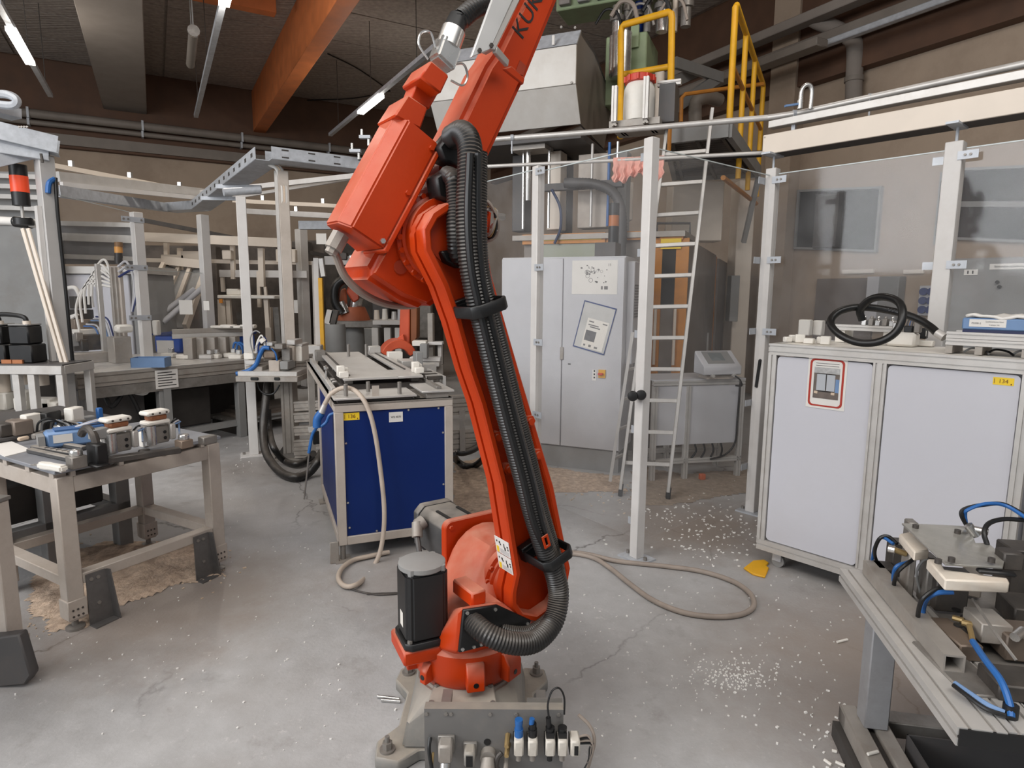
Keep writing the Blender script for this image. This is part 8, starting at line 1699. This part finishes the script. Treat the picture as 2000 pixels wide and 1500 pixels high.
MB().tube([dr(668, 612, 9.35), dr(655, 590, 9.35), dr(656, 560, 9.35), dr(672, 546, 9.35), dr(690, 552, 9.35)], .07, 10, rib=.06, pitch=.05).build('hose', HOSE, t); MB().cyl(dr(690, 612), dr(698, 580), .1, n=12).build('motor', CHROME, t); MB().cyl(dr(675, 612, 9.4), dr(665, 590, 9.4), .07, n=12).build('motor', CHROME, t)
t = thing('small_white_table', 'small white-framed table with bottles behind the orange column', 'table', D(760, 680, 9.2)); 
for px in (733, 757, 778): b = MB(); b.bar(D(px, 640, 9.2), V((D(px, 640, 9.2).x, 9.2, 0)), .09, .09, loc=False); b.build('leg', POSTW, t)
a, c = D(728, 634, 9.1), D(795, 630, 9.1); MB().box(a.x, c.x, 9.1, 9.7, a.z, a.z+.06).build('table_top', POSTW, t)
for k_, (px, h_) in enumerate(((736, .14), (752, .16), (770, .12), (782, .2))): q = D(px, 630, 9.35); q.z = a.z+.061; MB().cyl(q, q+V((0, 0, h_)), .045, .035, n=12).build('bottle', (CREAM, WPLA, ALU, GREYP)[k_], None, ['cream bottle first from the left on the small white table', 'white bottle second on the small white table', 'silver can third on the small white table', 'tall grey bottle at the right of the small white table'][k_], 'bottle', 'bottles on the small white table')
# orange column with curved foot: second robot partly hidden by the main robot
t = thing('second_robot', 'orange robot column with curved flange behind the blue workstation', 'robot', D(795, 690, 6.6))
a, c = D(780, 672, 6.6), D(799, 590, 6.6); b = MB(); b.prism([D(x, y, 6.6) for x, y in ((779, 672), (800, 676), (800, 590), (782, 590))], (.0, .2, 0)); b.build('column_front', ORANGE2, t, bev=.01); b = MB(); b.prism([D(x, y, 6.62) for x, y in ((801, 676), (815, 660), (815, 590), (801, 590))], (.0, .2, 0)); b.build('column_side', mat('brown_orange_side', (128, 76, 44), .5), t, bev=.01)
cc_ = D(780, 700, 6.4); u = V((.95, .3, 0)); v_ = V((-.3, .95, 0)); pr_ = []
for k_ in range(13):
    a_ = math.pi*(.12+.76*k_/12); pr_.append((math.cos(a_), math.sin(a_)))
O_ = [cc_+u*(.19*x)+V((0, 0, .21*y-.02)) for x, y in pr_]; I_ = [cc_+u*(.12*x)+V((0, 0, .13*y-.03)) for x, y in reversed(pr_)]
b = MB(); b.prism(O_+I_, v_*.3); b.build('curved_flange', ORANGE2, t, bev=.008); b = MB(); b.hull([D(x, y, 6.55+d) for d in (0, .12) for x, y in ((776, 660), (788, 652), (792, 672), (778, 674))]); b.build('flange_lug', ORANGE2, t, bev=.008)
q = D(782, 702, 6.4); MB().cbox(q.x, q.y+.1, q.z-.14, .5, .4, .12).build('support_plate', ALUD, t, bev=.006); MB().cbox(q.x, q.y+.1, 0, .3, .3, q.z-.14).build('support_stand', GREYM, t)
t = thing('white_slide_frame', 'pale slide frame with grey plate right of the orange column', 'frame', D(840, 735, 6.2))
for px0, py0, px1, py1, y_, m_ in ((805, 676, 832, 666, 6.2, WPLA), (820, 700, 834, 672, 6.1, GREYM), (800, 706, 860, 698, 6.2, POSTW), (812, 716, 858, 708, 6.15, ALU), (836, 712, 845, 612, 6.3, ALUD), (855, 715, 862, 670, 6.3, POSTW), (835, 674, 864, 668, 6.25, POSTW)): a, c = D(px0, py0, y_), D(px1, py1, y_); MB().box(a.x, c.x, y_, y_+.14, a.z, c.z).build('slide_part', m_, t, bev=.005)
for px in (838, 858): q = D(px, 712, 6.3); MB().cbox(q.x, q.y, 0, .08, .08, q.z).build('stand_leg', ALUD, t)

# more loose fixtures on the rear table
for px, py, w_, d_, h_, m_, nm, lab, ct_n, yw in ((118, 846, .05, .04, .05, CHROME, 'steel_clamp', 'small bright clamp between dark fixture and tall white bracket', 'clamp', 25), (108, 829, .14, .05, .05, DSTEEL, 'valve_strip', 'dark valve strip at the back of the rear table', 'valve', 15), (172, 826, .07, .05, .04, GREYM, 'grey_block', 'grey block behind the tall white bracket', 'block', 0), (24, 838, .10, .06, .05, ALU, 'aluminium_plate', 'aluminium plate behind the brown-grey block', 'plate', 40), (70, 827, .12, .03, .06, STEEL, 'steel_angle', 'upright steel angle at the back of the rear table', 'bracket', 5)):
    b3(px, py, w_, d_, h_, m_, nm, lab, ct_n, yw)
t = thing('hose_bundle', 'tangled thin black and grey hoses between the rear table fixtures', 'hose', F(100, 842, Z3+.012))
for k_ in range(6):
    p = F(72+k_*9, 842-k_, Z3+.03); MB().tube([p, p+V((.03, -.02, .05)), p+V((.08, -.01, .07-.01*k_)), p+V((.13, .02, .03)), p+V((.16, -.01, .0))], .006, 7).build('thin_hose', (BLACK, GREYM, BLACK, STEEL, BLUEG, BLACK)[k_], t)
for k_, (px, py) in enumerate(((713, 264), (694, 291))):
    q = D(px, py, 5.95); t = thing('tray_fitting', ('upper small zinc fitting above the cable tray left of the media box', 'lower small zinc fitting on the cable tray left of the media box')[k_], 'fitting', q)
    MB().cbox(q.x, q.y, q.z-.03, .10, .05, .025).build('fitting_plate', ZINC, t); MB().cyl(q+V((-.03, 0, -.005)), q+V((-.03, 0, .05)), .012, n=8).build('screw', CHROME, t); MB().cyl(q+V((.03, 0, -.09)), q+V((.03, 0, -.03)), .012, n=8).build('screw', CHROME, t)
# ================================================================== DEBRIS ON THE FLOOR
def mound(poly, h, name, lab, m, n=46, seed=1):
    P = [F(x, y) for x, y in poly]; x0 = min(p.x for p in P); x1 = max(p.x for p in P); y0 = min(p.y for p in P); y1 = max(p.y for p in P)
    from mathutils import noise
    def dist(x, y):
        ins = False; dm = 9
        for i in range(len(P)):
            a, c = P[i], P[(i+1) % len(P)]
            if (a.y > y) != (c.y > y) and x < (c.x-a.x)*(y-a.y)/(c.y-a.y)+a.x: ins = not ins
            ab = V((c.x-a.x, c.y-a.y)); t_ = max(0, min(1, (V((x-a.x, y-a.y)).dot(ab))/max(1e-9, ab.length_squared))); dm = min(dm, (V((a.x, a.y))+ab*t_-V((x, y))).length)
        return dm if ins else -dm
    vs = []; idx = {}; fs = []
    for i in range(n+1):
        for j in range(n+1):
            x = x0+(x1-x0)*i/n; y = y0+(y1-y0)*j/n; d = dist(x, y)+.05*noise.noise(V((x*7, y*7, seed)))
            z = .001+h*min(1, max(0, d)/.12)*(.55+.45*noise.noise(V((x*9, y*9, seed+3))))+.006*noise.noise(V((x*45, y*45, seed)))*(d > 0)
            idx[i, j] = len(vs) if d > -.005 else None
            if d > -.005: vs.append(V((x, y, max(.0015, z))))
    for i in range(n):
        for j in range(n):
            q = [idx[i, j], idx[i+1, j], idx[i+1, j+1], idx[i, j+1]]
            if None not in q: fs.append(tuple(q))
    b = MB(); b.add(vs, fs); return b.build(name, m, None, lab, 'sawdust', kind='stuff')
mound([(60, 1090), (220, 1055), (400, 1060), (440, 1125), (330, 1150), (230, 1190), (160, 1228), (95, 1235), (50, 1205)], .03, 'sawdust_pile', 'sawdust spread on the floor under the left table', SAW, 56)
mound([(885, 905), (960, 890), (1090, 915), (1215, 930), (1230, 960), (1130, 965), (1060, 960), (960, 1010), (885, 1005), (880, 950)], .012, 'sawdust_pile', 'pinkish sawdust spread on the floor behind the robot', SAW, 60, 4)
mound([(1235, 905), (1330, 925), (1470, 915), (1475, 960), (1400, 975), (1290, 990), (1230, 985)], .006, 'sawdust_pile', 'thin dust layer under the console and ladder', mat('grey_dust', (150, 136, 122), .95, 0, .2, 20, .5, 50), 40, 8)
def chips(zones, name, lab, m, seed):
    rg = random.Random(seed); b = MB()
    for (px, py, sx, sy, n, s) in zones:
        for k in range(n):
            p = F(px+rg.gauss(0, sx), py+rg.gauss(0, sy)); a = rg.uniform(0, 6.28); l = s*rg.uniform(.5, 1.6); w_ = l*rg.uniform(.3, .9); f_ = Fr(p, (math.cos(a), math.sin(a), rg.uniform(-.2, .2)))
            b.fr = f_; b.box(-l/2, l/2, -w_/2, w_/2, .0005, .0025+rg.uniform(0, .004))
    return b.build(name, m, None, lab, 'debris', kind='stuff', smooth=False)
chips([(1440, 1325, 35, 16, 170, .006), (1380, 1300, 45, 22, 60, .005), (1500, 1320, 60, 40, 40, .005), (1350, 1160, 110, 40, 40, .008), (1400, 1050, 60, 30, 120, .012), (1330, 1010, 90, 25, 130, .011), (1180, 1230, 60, 60, 26, .007), (1560, 1250, 60, 90, 60, .006), (1600, 1420, 45, 60, 40, .008), (1250, 1350, 160, 80, 50, .005)], 'plastic_chips', 'white plastic chips scattered over the right floor', CHIPM, 11)
chips([(400, 1200, 140, 90, 60, .005), (560, 1050, 80, 80, 50, .006), (300, 1330, 160, 60, 36, .006), (650, 1330, 120, 90, 36, .005), (500, 900, 60, 20, 30, .008)], 'plastic_chips', 'small pale chips scattered over the left floor', CHIPM, 12)
chips([(1000, 935, 60, 22, 120, .014), (1180, 960, 60, 20, 70, .012), (300, 1110, 80, 25, 110, .012), (110, 1215, 30, 12, 40, .01)], 'wood_shavings', 'curled wood shavings on the sawdust patches', WOOD, 13)
for i, (a, c, lab) in enumerate((((737, 1360), (780, 1365), 'upper one of the two bright pins on the floor left of the robot foot'), ((745, 1367), (782, 1370), 'lower one of the two bright pins on the floor left of the robot foot'))):
    p, q = F(*a, .007), F(*c, .007); MB().cyl(p, q, .0065, n=10).build('steel_pin', CHROME, None, lab, 'pin')
for i, (a, c, lab) in enumerate((((1635, 1254), (1655, 1249), 'lone white stick on the brown floor left of the fixture table'), ((1610, 1484), (1624, 1494), 'white stick at the bottom edge left of the table base'), ((1632, 1488), (1650, 1496), 'white stick nearest the table base at the bottom edge'), ((1625, 1466), (1634, 1468), 'short white stub above the bottom sticks'))):
    p, q = F(*a, .006), F(*c, .006); MB().cyl(p, q, .0055, n=8).build('plastic_stick', WPLA, None, lab, 'stick')
for i, (x, y, a_, lab) in enumerate(((.045, .30, .3, 'white stick lying farthest back on the lower table rail'), (.045, .42, 1.2, 'second white stick on the lower table rail'), (.05, .55, .7, 'white stick in the middle of the lower table rail'), (.045, .66, 2.0, 'white stick nearest the camera on the lower table rail'))):
    p = qf.p(x, y, -ZM+.126); d = V((math.cos(a_), math.sin(a_), 0))*.02; MB().cyl(p-d, p+d, .005, n=8).build('plastic_stick', WPLA, None, lab, 'stick')
